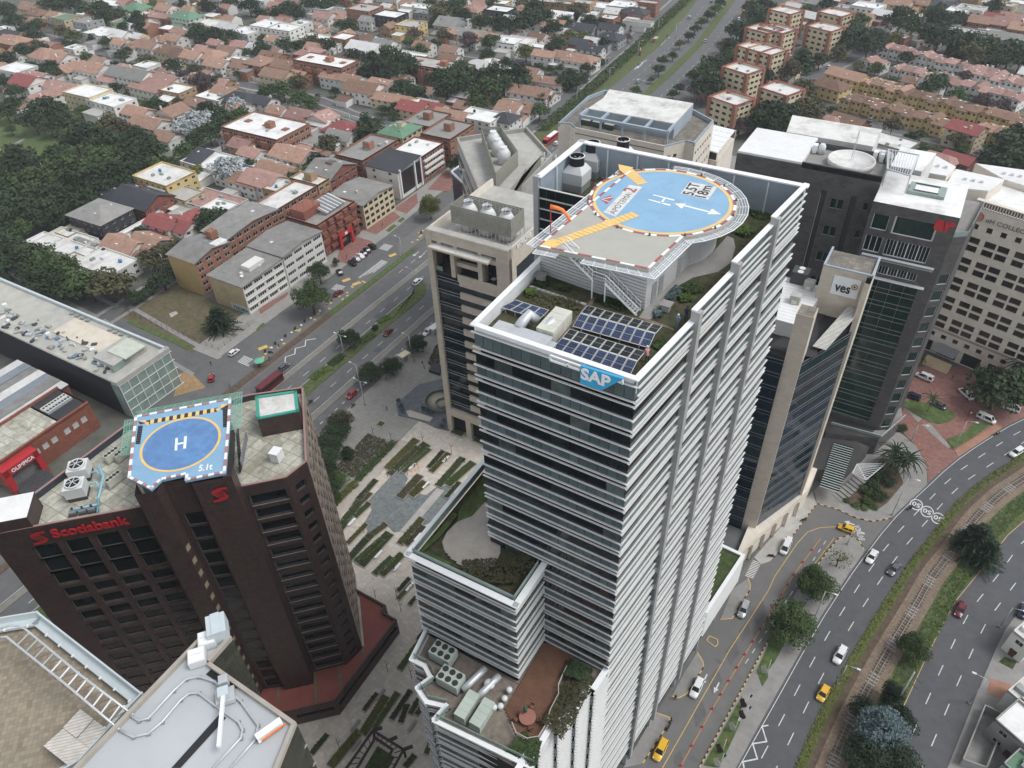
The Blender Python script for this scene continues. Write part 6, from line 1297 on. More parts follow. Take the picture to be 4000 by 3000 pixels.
for a,c in ((pg[0],pg[1]),(pg[1],pg[2]),(pg[0],pg[3])):b=MB(); b.bar(a,c,.9); b.build('pergola_beam',bluegrey,sb)
for i in range(1,4):f_=i/4; b=MB(); b.bar(pg[0].lerp(pg[1],f_),pg[3].lerp(pg[2],f_),.8); b.build('pergola_beam',bluegrey,sb)
for i in range(5):p=pg[0].lerp(pg[1],i/4); piece('pergola_post',bluegrey,sb,(p.x,p.y,zS+1.6),(.6,.6,5))
for i in range(3):
 p=Q(2,0,640+100*i,1075+20*i,zS-.9); t=thing('generator_box',tuple(p),'dark green louvred generator under the pergola, '+('left of three','middle of three','right of three')[i],'generator','generators under the pergola'); piece('casing',M('dark_green_steel',(.03,.06,.035),.6),t,p+Vector((0,0,.9)),(3.6,1.6,1.7),R(-4)); piece('cover',concrete_l,t,p+Vector((0,0,1.8)),(3.7,1.7,.12),R(-4))
zT=30
tp=[Q(2,0,*p,zT) for p in ((1590,1268),(1782,1322),(1935,1125),(1750,1080))]
tt=thing('tent_roof',tuple(Vector((tp[0].x,tp[0].y,0))),'white canvas pavilion roof on the terrace beside the cream stone block','pavilion')
b=MB(); b.prism([(p.x,p.y) for p in tp]+[],0,zT-3.2); b.build('base',stone_p,tt)
for i in range(5):
 f0,f1=i/5+.005,(i+1)/5-.005; fm=(f0+f1)/2; l0,r0,l1,r1=tp[0].lerp(tp[3],f0),tp[1].lerp(tp[2],f0),tp[0].lerp(tp[3],f1),tp[1].lerp(tp[2],f1); up=Vector((0,0,.5)); lm,rm=tp[0].lerp(tp[3],fm)+up,tp[1].lerp(tp[2],fm)+up
 b=MB(); b.face([l0,r0,rm,lm]); b.face([lm,rm,r1,l1]); b.build('canvas_bay',white,tt)
for p in tp:piece('post',white,tt,(p.x,p.y,zT-1.6),(.2,.2,3.2))
piece('front_glass',glass_d,tt,((tp[0].x+tp[1].x)/2,(tp[0].y+tp[1].y)/2+.1,zT-1.7),((tp[1]-tp[0]).length-1,.1,2.6),math.atan2((tp[1]-tp[0]).y,(tp[1]-tp[0]).x))
zC=57.0
cv=thing('grey_angular_block',(-112,172,0),'angular grey-white office block with cooling screen behind the stone tower','office building')
cp=[Q2(1,0,1735,1195,zC),Q2(1,0,1930,1659,zC),Q2(1,1,1990,150,zC),(-92,160),Q2(2,0,350,1345,zC),Q2(2,0,130,1105,zC),Q2(1,0,1945,1160,zC)]
b=MB(); b.prism(cp,0,zC-1); b.build('wall',M('pale_grey_wall',(.36,.35,.32),.8,.1,.5,stain=.4),cv); b=MB(); b.face([(p[0],p[1],zC-.95) for p in cp]); b.build('roof_deck',concrete_l,cv)
for a,c in zip(cp,cp[1:]+cp[:1]):
 A1,t1,n1,L_1,g1=frame_at(a,c); piece('parapet',M('pale_grey_wall',(.36,.35,.32)),cv,A1+t1*(L_1/2)-n1*.25+Vector((0,0,zC-.4)),(L_1,.5,1.3),g1)
for k in range(10):
 A1,t1,n1,L_1,g1=frame_at(cp[0],cp[1]); piece('window_band',glass_d,cv,A1+t1*(L_1/2)+n1*.05+Vector((0,0,zC-5-4*k)),(L_1-1.5,.1,2.2),g1)
wg=[Q2(1,0,1690,1490,45),Q2(1,0,1870,1659,45),Q2(1,0,1935,1640,45),Q2(1,0,1760,1440,45)]
b=MB(); b.prism(wg[:] if True else [],0,45); b.build('side_wing',M('navy_glass',(.02,.03,.05),.2,.3),cv)
for a,c in zip(wg,wg[1:]+wg[:1]):A1,t1,n1,L_1,g1=frame_at(a,c); piece('wing_coping',white,cv,A1+t1*(L_1/2)+Vector((0,0,45.2)),(L_1,.5,.5),g1)
sheet_poly('red_band',[Q2(1,1,*p,zC) for p in ((2005,95),(2040,100),(2110,10),(2100,-40),(2060,0))],zC-.93,M('red_mark',(.4,.1,.08),.8),cv)
zs=[Q2(1,0,*p,zC+4) for p in ((1945,1090),(2070,1480),(2260,1290),(2110,1080))]
scr=thing('cooling_screen',tuple(Q(1,0,2080,1250,zC-1)),'open-topped louvred screen with three cones on the angular grey block','screen')
for a,c in zip(zs,zs[1:]+zs[:1]):
 A1,t1,n1,L_1,g1=frame_at(a,c)
 for k in range(10):piece('slat',slat,scr,A1+t1*(L_1/2)+Vector((0,0,zC-.6+.45*k)),(L_1,.12,.34),g1)
for i,(x,y) in enumerate(((2050,1150),(2090,1215),(2140,1285))):
 p=Q(1,0,x,y,zC+3.2); t=thing('cooling_cone',tuple(p-Vector((0,0,4))),'white cooling cone in the angular block screen, '+('rear','middle','front')[i],'cooling tower','cones on the angular block'); b=MB(); b.lathe(p-Vector((0,0,4)),[(1.9,0),(1.9,2.8),(1.2,3.9),(.9,4.1),(1.0,4.6)],16); b.build('shell',ac_white,t); b=MB(); b.lathe(p,[(.9,.4),(.1,.42)],12); b.build('fan',black_m,t)
p=Q(1,1,2130,130,zC); b=MB(); b.prism([Q2(1,1,2100,60,zC+3),Q2(1,1,2100,330,zC-1),(-93,161),(-94,172)],zC-1,zC+2.6); b.build('plant_room',M('olive_plaster',(.2,.19,.155),.85,.1),cv)
for i,(x,y) in enumerate(((120,1500),(175,1510),(105,1560),(290,1400),(370,1370),(270,1350),(320,1360))):
 p=Q(2,0,x,y,zC-.9); t=thing('condenser_unit',tuple(p),'small white condenser on the angular grey roof, '+('first','second','third','fourth','fifth','sixth','seventh')[i]+' of seven from the plant room','air conditioner','condensers on the angular grey roof'); piece('casing',ac_white,t,p+Vector((0,0,.6)),(.8,.6,1.1)); b=MB(); b.lathe(p+Vector((0,0,1.15)),[(.25,0),(.25,.05)],10); b.build('fan',fanm,t)
 # ================================================================ generic houses and flats
ORD='first second third fourth fifth sixth seventh eighth ninth tenth eleventh twelfth thirteenth fourteenth fifteenth sixteenth seventeenth eighteenth nineteenth twentieth'.split()
def ordw(i):
 if i<20:return ORD[i]
 t=['twenty','thirty','forty','fifty','sixty','seventy','eighty','ninety'][i//10-1-(1 if False else 1)] if False else ['twenty','thirty','forty','fifty','sixty','seventy','eighty','ninety'][(i+1)//10-2]
 return t+'-'+ORD[(i+1)%10-1] if (i+1)%10 else {'twenty':'twentieth','thirty':'thirtieth','forty':'fortieth','fifty':'fiftieth','sixty':'sixtieth','seventy':'seventieth','eighty':'eightieth','ninety':'ninetieth'}[t]
PENDING=[]
def pxx(o):
 d=Vector(o.location)-Vector((0,0,CAM_H)); return d.dot(CR)/max(1,d.dot(CF))
def settle():
 by={}
 for o,base,grp in PENDING:by.setdefault(base,[]).append((o,grp))
 for base,l in by.items():
  l.sort(key=lambda e:pxx(e[0]))
  for i,(o,grp) in enumerate(l):
   o['label']=base if len(l)==1 else base+', '+ordw(i)+' from the left'
   if grp:o['group']=grp
RF={'o':tile_o,'p':tile_p,'b':tile_b,'r':tile_r,'g':tile_g,'d':tile_d,'s':sheet,'w':white_rf,'m':white_dirty,'l':sheet_w,'c':concrete_l,'k':concrete}
RN={'o':'terracotta','p':'pink-tiled','b':'brown-tiled','r':'red','g':'green','d':'dark slate','s':'grey sheet','w':'white','m':'stained white','l':'pale sheet','c':'pale concrete','k':'grey concrete'}
WL={'w':whitewall,'c':creamwall,'y':yellowwall,'g':greywall,'d':darkwall,'b':brick,'r':brick_r,'u':brick_b,'s':stone_p}
WN={'w':'white','c':'cream','y':'yellow','g':'grey','d':'charcoal','b':'orange brick','r':'red brick','u':'buff brick','s':'stone'}
hr=random.Random(11)
doorm=M('door_brown',(.1,.05,.03),.7); tank_b=M('blue_tank',(.05,.2,.4),.5); tank_k=black_m
def block(name,cat,cx,cy,wx,wy,h,rf,wl,rz=0.0,rows=2,nf=None,ns=None,ww=1.5,wh=1.25,sill=1.0,z0=0,rh=None,par=.7,fr=frame_w,gl=glass_h,blank='',base=None,label=None,group=None,chim=True,band=False):
 ca,sa=math.cos(rz),math.sin(rz)
 W=lambda x,y:(cx+x*ca-y*sa,cy+x*sa+y*ca)
 ax,ay=wx/2,wy/2; c=[W(-ax,-ay),W(ax,-ay),W(ax,ay),W(-ax,ay)]
 t=thing(name,(cx,cy,z0),label,cat,group)
 if base:PENDING.append((t,base,group))
 kind=rf[1] if len(rf)>1 else 'F'; rm=RF[rf[0]]; b=MB(); pitch=h/rows
 sides=[(0,ns or max(1,int(wx/3.6))),(1,nf or max(1,int(wy/3.6)))] if cx<25 else [(0,ns or max(1,int(wx/3.6))),(3,nf or max(1,int(wy/3.6)))]
 top=h+(par if kind=='F' else 0)
 for i in range(4):
  a,e=c[i],c[(i+1)%4]; hl=[]
  for s_,n_ in sides:
   if s_==i and str(i) not in blank:
    Lw=math.dist(a,e); hl=grid_holes(Lw,h,n_,rows,Lw/n_*.82 if band else min(ww,Lw/n_*.8),wh,sill,pitch)
    if hl:windows(t,a,e,z0,hl,.16,fr,gl,1 if not band else 3)
    if name=='house' and i==0:A1,t1,n1,L_,g1=frame_at(a,e); piece('door',doorm,t,A1+t1*(L_*.5)+n1*.03+Vector((0,0,z0+1.05)),(1.1,.08,2.1),g1)
  wall(b,a,e,z0,z0+top,hl,.18)
 zr=z0+h
 if kind=='F':
  b.face([(*p,zr) for p in c]);
  rb=MB(); rb.face([(*W(-ax+.25,-ay+.25),zr+.03),(*W(ax-.25,-ay+.25),zr+.03),(*W(ax-.25,ay-.25),zr+.03),(*W(-ax+.25,ay-.25),zr+.03)]); rf_=rb.build('roof',rm,t)
  for i in range(4):
   A1,t1,n1,L_,g1=frame_at(c[i],c[(i+1)%4]); piece('parapet',WL[wl],rf_,A1+t1*(L_/2)-n1*.12+Vector((0,0,zr+par/2+.02)),(L_,.24,par),g1)
 else:
  rise=rh or min(wx,wy)*.24; o_=.55; rb=MB(); X,Y=ax+o_,ay+o_
  if kind=='X':rid=[(-X,0),(X,0)]
  elif kind=='Y':rid=[(0,-Y),(0,Y)]
  elif kind=='M':rid=None
  else:k=max(0,(max(wx,wy)-min(wx,wy))/2); rid=[(-k,0),(k,0)] if wx>=wy else [(0,-k),(0,k)]
  P=lambda x,y,z:(*W(x,y),zr+z)
  e=[(-X,-Y),(X,-Y),(X,Y),(-X,Y)]
  for dz in (0,.18):
   E_=[P(*p,dz-.12) for p in e]
   if kind=='M':
    q=[P(-X,-Y,dz),P(X,-Y,dz),P(X,Y,dz+rise),P(-X,Y,dz+rise)]; rb.face(q if dz else q[::-1]); continue
   a_,c_=P(*rid[0],rise+dz),P(*rid[1],rise+dz)
   fs=[[E_[0],E_[1],c_,a_],[E_[2],E_[3],a_,c_],[E_[1],E_[2],c_],[E_[3],E_[0],a_]] if wx>=wy and kind!='Y' or kind=='X' else [[E_[1],E_[2],c_,a_],[E_[3],E_[0],a_,c_],[E_[0],E_[1],a_],[E_[2],E_[3],c_]]
   if kind in 'XY' and dz==0:fs=fs[:2]
   if kind in 'XY' and dz:fs=fs[:2]
   for f_ in fs:rb.face(f_ if dz else f_[::-1])
  if kind=='X':
   for s_ in (-1,1):b.face([P(s_*ax,-ay,0),P(s_*ax,ay,0),P(s_*ax,0,rise)][::s_])
  if kind=='Y':
   for s_ in (-1,1):b.face([P(-ax,s_*ay,0),P(ax,s_*ay,0),P(0,s_*ay,rise)][::-s_])
  if kind=='M':
   b.face([P(ax,-ay,0),P(ax,ay,0),P(ax,ay,rise)]); b.face([P(-ax,ay,0),P(-ax,-ay,0),P(-ax,ay,rise)])
  for i in range(4):
   a_,c_=e[i],e[(i+1)%4]; rb.face([P(*a_,-.12),P(*c_,-.12),P(*c_,.06),P(*a_,.06)])
  rf_=rb.build('roof',rm,t)
  for _ in range(hr.randint(0,3)):
   u_,v_=hr.uniform(-.35,.35),hr.choice((-.5,.5)); X_,Y_=(u_*wx,v_*ay) if kind in 'XHM' and wx>=wy or kind=='X' else (v_*ax,u_*wy); piece('skylight',hr.choice((ac_white,white_rf,pale_glass)),rf_,(*W(X_,Y_),zr+rise*(.5 if kind!='M' else.5+v_*.5)+.12),(hr.uniform(.7,1.5),hr.uniform(.7,1.3),.3),rz)
  if chim and hr.random()<.6:x,y=hr.uniform(-.3,.3)*wx,hr.uniform(-.3,.3)*wy; piece('chimney',WL[wl],rf_,(*W(x,y),zr+rise*.75),(.8,.8,1.8),rz)
 if name=='house' and wx>9:
  sx_=hr.choice((-1,1)); aw,ad,ah=wx*hr.uniform(.35,.6),wy*hr.uniform(.4,.6),h*hr.uniform(.5,.75); ox,oy=sx_*(ax-aw/2)*hr.random(),-(ay+ad/2-.2) if hr.random()<.6 else ay+ad/2-.2
  b.prism([W(ox-aw/2,oy-ad/2),W(ox+aw/2,oy-ad/2),W(ox+aw/2,oy+ad/2),W(ox-aw/2,oy+ad/2)],z0,z0+ah); am=rm if hr.random()<.6 else hr.choice((white_rf,sheet,concrete_l)); tl=.9 if am is rm else.12
  q_=[W(ox+i_*(aw/2+.3),oy+j_*(ad/2+.3)) for i_,j_ in ((-1,-1),(1,-1),(1,1),(-1,1))]; lo=-1 if oy<0 else 1; zz=[z0+ah+.05+(tl if (k_>1)!=(lo>0) else 0) for k_ in range(4)]
  ab=MB(); ab.hexa([(*q_[k_],zz[k_]-.12) for k_ in range(4)],[(*q_[k_],zz[k_]) for k_ in range(4)]); ab.build('wing_roof',am,t)
 b.build('wall',WL[wl],t)
 for _ in range(hr.randint(0,2 if kind!='F' else 3)):
  x,y=hr.uniform(-.32,.32)*wx,hr.uniform(-.32,.32)*wy
  if kind=='F':piece(*((('roof_box',ac_white),('skylight',pale_glass),('roof_hatch',greywall))[hr.randint(0,2)]),rf_,(*W(x,y),zr+.5),(hr.uniform(.8,2),hr.uniform(.8,2),.9),rz)
 if kind=='F' and hr.random()<.3:
  tb=MB(); p=(*W(hr.uniform(-.3,.3)*wx,hr.uniform(-.3,.3)*wy),zr); tb.lathe(p,[(.6,0),(.65,1),(.5,1.25),(.2,1.35)],10); tb.build('water_tank',hr.choice([tank_b,tank_k]),rf_)
 return t
def hs_list(txt_,place,group,rz0=0.0):
 for ln in txt_.strip().split('\n'):
  for e in ln.split(';'):
   f_=e.split()
   if not f_:continue
   c,r_,x,y,wx,wy,h=map(float,f_[:7]); h+=hr.random()*.5; rf,wl=f_[7],f_[8]; rz=R(float(f_[9])) if len(f_)>9 else rz0
   p=Q(c,r_,x,y,h); big=h>=8.5
   block('house' if not big else 'apartment_block','house' if not big else 'apartments',p.x,p.y,wx,wy,h,rf,wl,rz+R(hr.uniform(-2,2)),rows=max(1,round(h/2.9)),base=f'{WN[wl]} {"flats" if big else "house"} with {RN[rf[0]]} {"flat" if len(rf) < 2 or rf[1] == "F" else "pitched"} roof {place}',group=group)
hs_list('''0 0 270 60 16 14 6 oX c;0 0 330 110 18 12 5 bH c;0 0 560 150 16 12 6 gF c;0 0 760 180 15 14 8 kF g;0 0 950 25 30 12 5 wF w;0 0 1180 70 18 16 6 gH c;0 0 1440 70 14 12 6 oX w;0 0 1400 140 20 9 4 pX w;0 0 1610 140 22 14 7 gH w;0 0 1060 190 14 10 5 gF c
0 0 890 280 22 16 6 wF w;0 0 1040 300 18 12 5 lX w;0 0 1060 365 12 10 6 oX w;0 0 1180 385 10 14 6 oY w;0 0 1290 395 16 12 6 oX w;0 0 1390 340 12 11 6 oH w;0 0 1510 330 14 10 6 oX w;0 0 1480 430 18 14 6 bH c;0 0 1590 470 16 13 6 bX c;0 0 1680 480 14 12 6 oX w;0 0 1820 475 20 15 6 oH w;0 0 1985 440 14 12 6 oX w;0 0 1890 550 16 12 5 oX w;0 0 2050 520 12 10 6 wF w;0 0 2100 560 16 12 5 oX w
0 0 1830 210 22 16 5 mF w;0 0 1990 240 18 12 5 lX w;0 0 2130 270 16 14 6 wF w;0 0 400 470 18 16 6 oH w;0 0 530 500 16 14 5 oX w;0 0 590 590 16 12 5 oY w;0 0 820 590 20 14 7 oX w;0 0 1140 640 30 14 8 sX w;0 0 1330 740 24 16 6 pM w;0 0 150 590 20 14 6 wF w;0 0 250 700 18 14 6 rX w;0 0 330 660 16 10 5 pX w;0 0 560 750 34 10 4 pX w;0 0 390 830 12 18 5 pY w;0 0 480 730 10 10 4 sX w
0 0 760 790 22 15 9 wF c;0 0 960 865 24 14 8 wF w;0 0 1530 770 16 12 8 wF u;0 0 1860 830 18 12 5 wF w;0 0 1710 890 14 9 4 oX w;0 0 1960 790 16 10 5 oX w;0 0 2090 850 22 14 5 dH g;0 0 1170 960 22 11 5 oX w;0 0 1300 1060 20 12 5 oX w;0 0 1490 960 14 12 6 oY w;0 0 130 350 22 14 8 oH b;0 0 60 290 14 12 5 dH g;0 0 40 250 12 8 6 wF w;0 0 60 640 14 8 4 sX w
0 0 1420 1510 22 16 8 mF y;0 0 1830 1390 24 16 5 wF w;0 0 1720 1370 10 10 5 dM w;0 0 2080 1480 18 16 5 wF w;0 0 1450 1180 12 10 4 oX w;0 0 2150 1560 16 10 5 oX w;0 0 1990 1180 10 8 4 pX w''','behind the park','houses behind the park')
hs_list('''1 0 300 20 22 12 6 pX w;1 0 180 50 12 10 6 pX c;1 0 560 75 28 9 5 wF w;1 0 600 140 14 12 6 pX w;1 0 720 140 14 12 5 oX w;1 0 720 90 18 10 5 sF w;1 0 940 70 20 16 10 cF b;1 0 1160 125 20 14 9 wF d;1 0 1340 210 16 14 8 cF y;1 0 1390 55 22 11 6 wF w;1 0 1480 110 16 10 6 kF g;1 0 1680 200 16 16 7 sX g;1 0 1870 80 16 12 8 pH c;1 0 2110 80 18 13 8 wF d;1 0 1850 290 26 12 5 sX w;1 0 2180 350 16 14 7 wF w
1 0 90 210 15 16 8 wF w;1 0 250 240 20 14 8 wF w;1 0 530 330 22 12 5 wF w;1 0 760 320 13 12 6 wF b;1 0 650 370 16 8 4 wF w;1 0 950 410 22 14 5 lX w;1 0 1110 390 14 14 5 sX w;1 0 1290 470 30 10 5 wF w;1 0 1150 470 16 10 4 wF w;1 0 1960 580 24 16 5 lH w;1 0 460 450 14 14 7 pH b;1 0 150 490 16 12 7 bX b;1 0 40 530 14 14 7 oH b
1 0 310 570 24 12 6 oX c;1 0 190 640 18 12 6 oX c;1 0 700 660 18 10 6 oX w;1 0 820 680 16 10 6 oX w;1 0 940 760 20 15 6 bX w;1 0 1050 740 14 9 6 oM w;1 0 1190 850 24 10 5 oX c;1 0 1370 925 16 12 5 rX c;1 0 1530 930 14 12 5 rX c;1 0 1450 890 14 8 5 wF w;1 0 1700 1010 18 15 6 oX w;1 0 1940 1000 20 14 7 wF w;1 0 2150 1020 12 12 6 dH w;1 0 2200 930 12 14 6 oX w
1 0 400 990 14 12 5 pX w;1 0 570 1010 14 10 6 pY w;1 0 560 1060 14 8 4 lX w;1 0 760 1110 18 14 5 rH w;1 0 560 1200 20 18 4 kF w;1 0 740 1170 14 10 4 sX w;1 0 330 1330 20 13 6 oX w;1 0 220 1470 24 10 5 oX w;1 0 70 1550 18 13 6 pX w;1 0 50 1420 14 9 5 wF w;1 0 280 1620 18 12 7 mF u;1 0 60 870 14 10 5 dX w;1 0 190 1380 12 8 4 wF w''','left of the avenue','houses left of the avenue')
hs_list('''2 0 760 50 22 14 6 wF w;2 0 960 40 18 16 7 wF w;2 0 1060 100 18 11 6 dH b;2 0 1090 190 20 6 4 kF w;2 0 400 160 16 12 5 wM w;2 0 600 240 20 12 4 dX g;2 0 850 240 14 10 5 dX w;2 0 850 320 16 12 5 dH g;2 0 590 370 12 10 5 dX r;2 0 700 350 10 8 4 lX w;2 0 60 350 18 13 6 mF w;2 0 290 470 14 9 6 oX w;2 0 470 480 14 10 6 oX w;2 0 590 510 20 12 6 oH w;2 0 680 420 16 8 5 dX w;2 0 470 520 10 8 4 sX w;2 0 170 620 10 10 4 oX w;2 0 280 690 24 9 4 oX w;2 0 160 790 24 12 5 oX w;2 0 60 920 18 12 5 oX w;2 0 300 830 10 12 3 bX w;2 0 350 15 30 8 9 cF u;2 0 620 20 14 10 9 cF u;2 0 1180 20 14 8 8 cF b;2 0 230 400 10 8 4 wF w''','by the avenue hedge','houses by the hedge')
hs_list('''3 0 870 50 18 14 6 wF w -12;3 0 1000 120 12 10 5 lX r -12;3 0 1130 30 16 12 5 oX c -12;3 0 1310 145 12 12 5 mF w -12;3 0 1640 90 12 12 6 wF w -12;3 0 1760 70 16 12 6 cF w -12;3 0 1500 40 14 10 5 dX g -12;3 0 1720 270 20 12 4 cF g -12;3 0 1840 180 12 12 6 oX b -12;3 0 2060 200 14 14 6 pX b -12;3 0 2090 330 22 12 4 sX g -12;3 0 2130 150 16 10 5 pX r -12;3 0 2190 240 12 12 6 oX b -12;3 0 1960 280 12 12 4 mF g -12;3 0 1290 20 16 10 5 oX y -12;3 0 2150 420 10 8 4 oX w -12;3 0 2000 30 20 12 6 cF c -12;3 0 400 20 20 10 5 sX g -12;3 0 640 60 10 8 5 cF w -12;3 0 1950 140 10 8 5 rX b -12''','at the far upper right','houses at the far right')
hs_list('''3 0 540 1040 12 9 5 pH r -22;3 0 700 1040 16 9 6 bX r -22;3 0 1490 1370 14 9 6 pH r -22;3 0 1650 1370 12 9 6 rX r -22;3 0 1080 1230 18 14 4 mF g -15;3 0 1730 960 0 0 5 pX w'''.replace(';3 0 1730 960 0 0 5 pX w',''),'behind the dark office','brick houses behind dark office')
hs_list('''0 1 860 170 20 15 9 kH d;0 1 1230 50 22 15 6 dX r;0 1 1000 40 12 12 5 dX d;0 1 1850 80 26 14 4 pF w;0 1 1600 20 12 10 5 cF c;0 1 1420 260 14 9 5 rX w;0 1 1560 280 14 10 5 rX w;0 1 1630 230 10 9 5 rY w;0 1 1080 450 16 10 5 oX w;0 1 1290 430 14 10 5 oX w;0 1 1180 540 9 8 3 oX w;0 1 560 430 22 14 4 mF w;0 1 370 430 12 10 4 wF w;0 1 640 520 16 10 4 mF w;0 1 840 510 12 10 4 wF w;0 1 760 460 12 8 3 sX w;0 1 920 610 20 13 5 mF w;0 1 610 340 8 8 4 cF c;0 1 1180 300 3 26 3 wF w;0 1 1900 130 12 10 4 wF w''','between park and vacant lot','houses by the vacant lot')
def row(a,b_,n,depth,h,rf,wl,rz,base,group,saw=2.0):
 for i in range(n):
  p=Q(3,0,*(Vector(a).lerp(Vector(b_),(i+.5)/n)),h); wd=(Q(3,0,*a,h)-Q(3,0,*b_,h)).length/n
  d=Vector((-math.sin(rz),math.cos(rz),0))*(saw*((i*7)%3-1)*.6)
  block('row_house','row house',p.x+d.x,p.y+d.y,wd*1.0,depth,h+((i*5)%3)*.25,(rf+('X' if i%4 else 'Y')),wl,rz,rows=2,ns=2,base=base,group=group,ww=1.3)
rzR=R(-21)
for a,b_,n,h in (((1010,390),(2050,650),13,5.5),((1100,570),(2212,850),13,5.5),((860,500),(1010,560),2,5),((1700,600),(2230,730),6,5.5)):
 row(a,b_,n,9,h,'p','w',rzR,'white pink-roofed row house at upper right','white row houses')
for a,b_,n,h in (((860,690),(1220,790),5,5.5),((1180,790),(1850,960),8,5.5),((680,830),(1560,1060),10,5.5),((1800,1090),(2230,1180),5,6),((1880,950),(2230,1060),4,5.5)):
 row(a,b_,n,10,h,'o' if n%2 else 'b','y',rzR,'yellow brown-roofed row house at upper right','yellow row houses')
block('row_house','row house',*Q2(3,0,690,650,6),20,11,6,'oX','y',rzR,label='yellow house with bright orange roof above the brown-roofed rows',group='yellow row houses'); block('row_house','row house',*Q2(3,0,540,730,6),18,12,6,'bH','y',rzR,label='yellow house with wide brown hipped roof beside the orange one',group='yellow row houses')
block('row_house','row house',*Q2(3,0,1720,1110,8),14,11,8,'rX','c',rzR,rows=3,label='taller cream house with a dark red dormer roof among the rows',group='yellow row houses')
redpar=M('red_parapet',(.28,.07,.07),.8,.12)
for i,(c,r_,x,y) in enumerate(((2,0,1900,850),(2,0,2000,590),(2,0,2110,405),(2,0,2180,250),(3,0,90,250),(3,0,160,90),(3,0,500,235),(3,0,590,110),(3,0,120,770),(3,0,-10,430))):
 p=Q(c,r_,x,y,15); rz=R(-23)
 t=block('brick_flats','apartments',p.x,p.y,16,13.5,14.1+.07*i,'mF','c',rz,rows=5,nf=4,ns=4,ww=2.3,wh=1.25,par=.9,base='ochre flats with red parapet right of the avenue',group='red-parapet flats',gl=glass_h,fr=frame_d)
 for sx_ in (-1,1):
  for sy_ in (-1,1):
   ca,sa=math.cos(rz),math.sin(rz); xx,yy=sx_*7.4,sy_*6.2; piece('brick_pier',brick,t,(p.x+xx*ca-yy*sa,p.y+xx*sa+yy*ca,7.6),(2.0,2.0,15.4),rz)
 for yy in (-6.8,6.8):piece('red_coping',redpar,t,(p.x-yy*math.sin(rz),p.y+yy*math.cos(rz),15.45),(15.6,.7,.35),rz)
 for xx in (-8.1,8.1):piece('red_coping',redpar,t,(p.x+xx*math.cos(rz),p.y+xx*math.sin(rz),15.43),(.7,13,.35),rz)
 # ---- flats along the service road
def flat(x0,y0,x1,y1,h,rf,wl,label,**k):return block('apartment_block','apartments',(x0+x1)/2,(y0+y1)/2,x1-x0,y1-y0,h,rf,wl,label=label,group='flats along the service road',**k)
ochre=M('ochre_render',(.42,.30,.13),.9,.08,.5,stain=.3,sc=(.33,.23,.1),ss=.2); WL['o']=ochre
flat(-222.6,152.2,-209.8,177,14.4,'sX','b','middle orange brick block of the row behind the white block',rows=5,nf=7,ns=1,ww=2.4,wh=1.4,blank='0',rh=1.2); flat(-222.0,177.2,-210.6,200,13.2,'mF','b','far orange brick block of the row behind the bank building',rows=5,nf=6,ns=1,ww=2.6,wh=1.4,blank='0')
t=flat(-222.6,136,-209.2,152,13.3,'sX','b','orange brick block with blank ochre end wall by the vacant lot',rows=5,nf=4,ns=1,ww=2.4,wh=1.4,blank='0',rh=1.6)
piece('ochre_end',ochre,t,(-215.9,135.92,6.8),(13.4,.1,13.5)); piece('stair_tower',brick,t,(-216,151,15),(3,3,4)); piece('roof_terrace',white_rf,t,(-211,149,14.2),(3.6,5,.9))
flat(-202.2,154.2,-186.0,174,12.6,'sX','w','white block with ribbon windows and grey sheet roof beside the bank',rows=4,nf=4,ns=1,wh=1.3,blank='0',band=True,rh=.9)
t=flat(-202.2,135,-186.3,154,11.2,'sM','w','white block with ribbon windows and pale ochre end wall',rows=4,nf=4,ns=1,wh=1.3,blank='0',band=True,rh=.8); piece('roof_terrace',white_rf,t,(-188.5,146,11.4),(4,9,.5)); piece('roof_hut',whitewall,t,(-192,146,12.4),(4,7,1.8))
piece('ochre_end',M('pale_ochre',(.45,.37,.22),.9,.1,.5,stain=.4),t,(-194.2,134.92,5.7),(15.8,.1,11.3)); txt('wall_graffiti','PASOMSA',M('graffiti_teal',(.05,.16,.14),.8),t,(-193.5,134.84,.5),(1,0,0),(0,0,1),6.8,1.5,.02,.03); piece('graffiti_ground',M('graffiti_white',(.5,.52,.5),.8,.3,2),t,(-190.5,134.87,1.5),(8.2,.04,2.8))
for k in range(4):piece('floor_band',whitewall,t,(-186.2,144.5,2.75*(k+1)+.05),(.3,18.6,.3))
t=flat(-204,175,-188.5,196.5,13.2,'kF','r','stepped red brick bank building with a tall red doorway',rows=4,nf=4,ns=3,ww=2.8,wh=1.8)
for k in range(4):
 for i in range(5):piece('brick_bay',brick_r,t,(-188.1+.3*((i+k)%3),177.2+4.3*i,2.9+3.3*k),(1.0,3.9 if (i+k)%2 else 2.6,1.3))
for y in (183.5,190):piece('red_pylon',red_sign,t,(-186.6,y,3.2),(.6,1.2,6.4))
piece('red_lintel',red_sign,t,(-186.6,186.75,5.6),(.62,5.3,1.4)); piece('sign_panel',white,t,(-186.25,186.7,5.6),(.08,1.3,1.1)); piece('entrance_glass',glass_d,t,(-187.2,186.75,2.4),(.1,5.2,4.6)); piece('roof_house',brick_r,t,(-199,181,15),(7,9,3.4))
rv=thing('ribbed_roof',(-195,188,13.2),'ribbed pale skylight roof over the red brick bank building','roof')
for i in range(12):o=piece('roof_rib',sheet_w if i%2 else M('pump_grey',(.2,.21,.22)),rv,(-195,183.4+.95*i,15.0),(8.5,.7,.2)); o.rotation_euler.y=R(12)
flat(-205,200,-188,219,10.5,'sX','c','cream block with chequered balcony panels and grey roof',rows=4,nf=6,ns=3,ww=2.1,wh=1.4,rh=1.2,fr=frame_d)
t=flat(-208,227,-191.3,243,12,'dM','w','white framed block with two black glass panels and dark roof',rows=4,nf=1,ns=2,blank='1',rh=1.0)
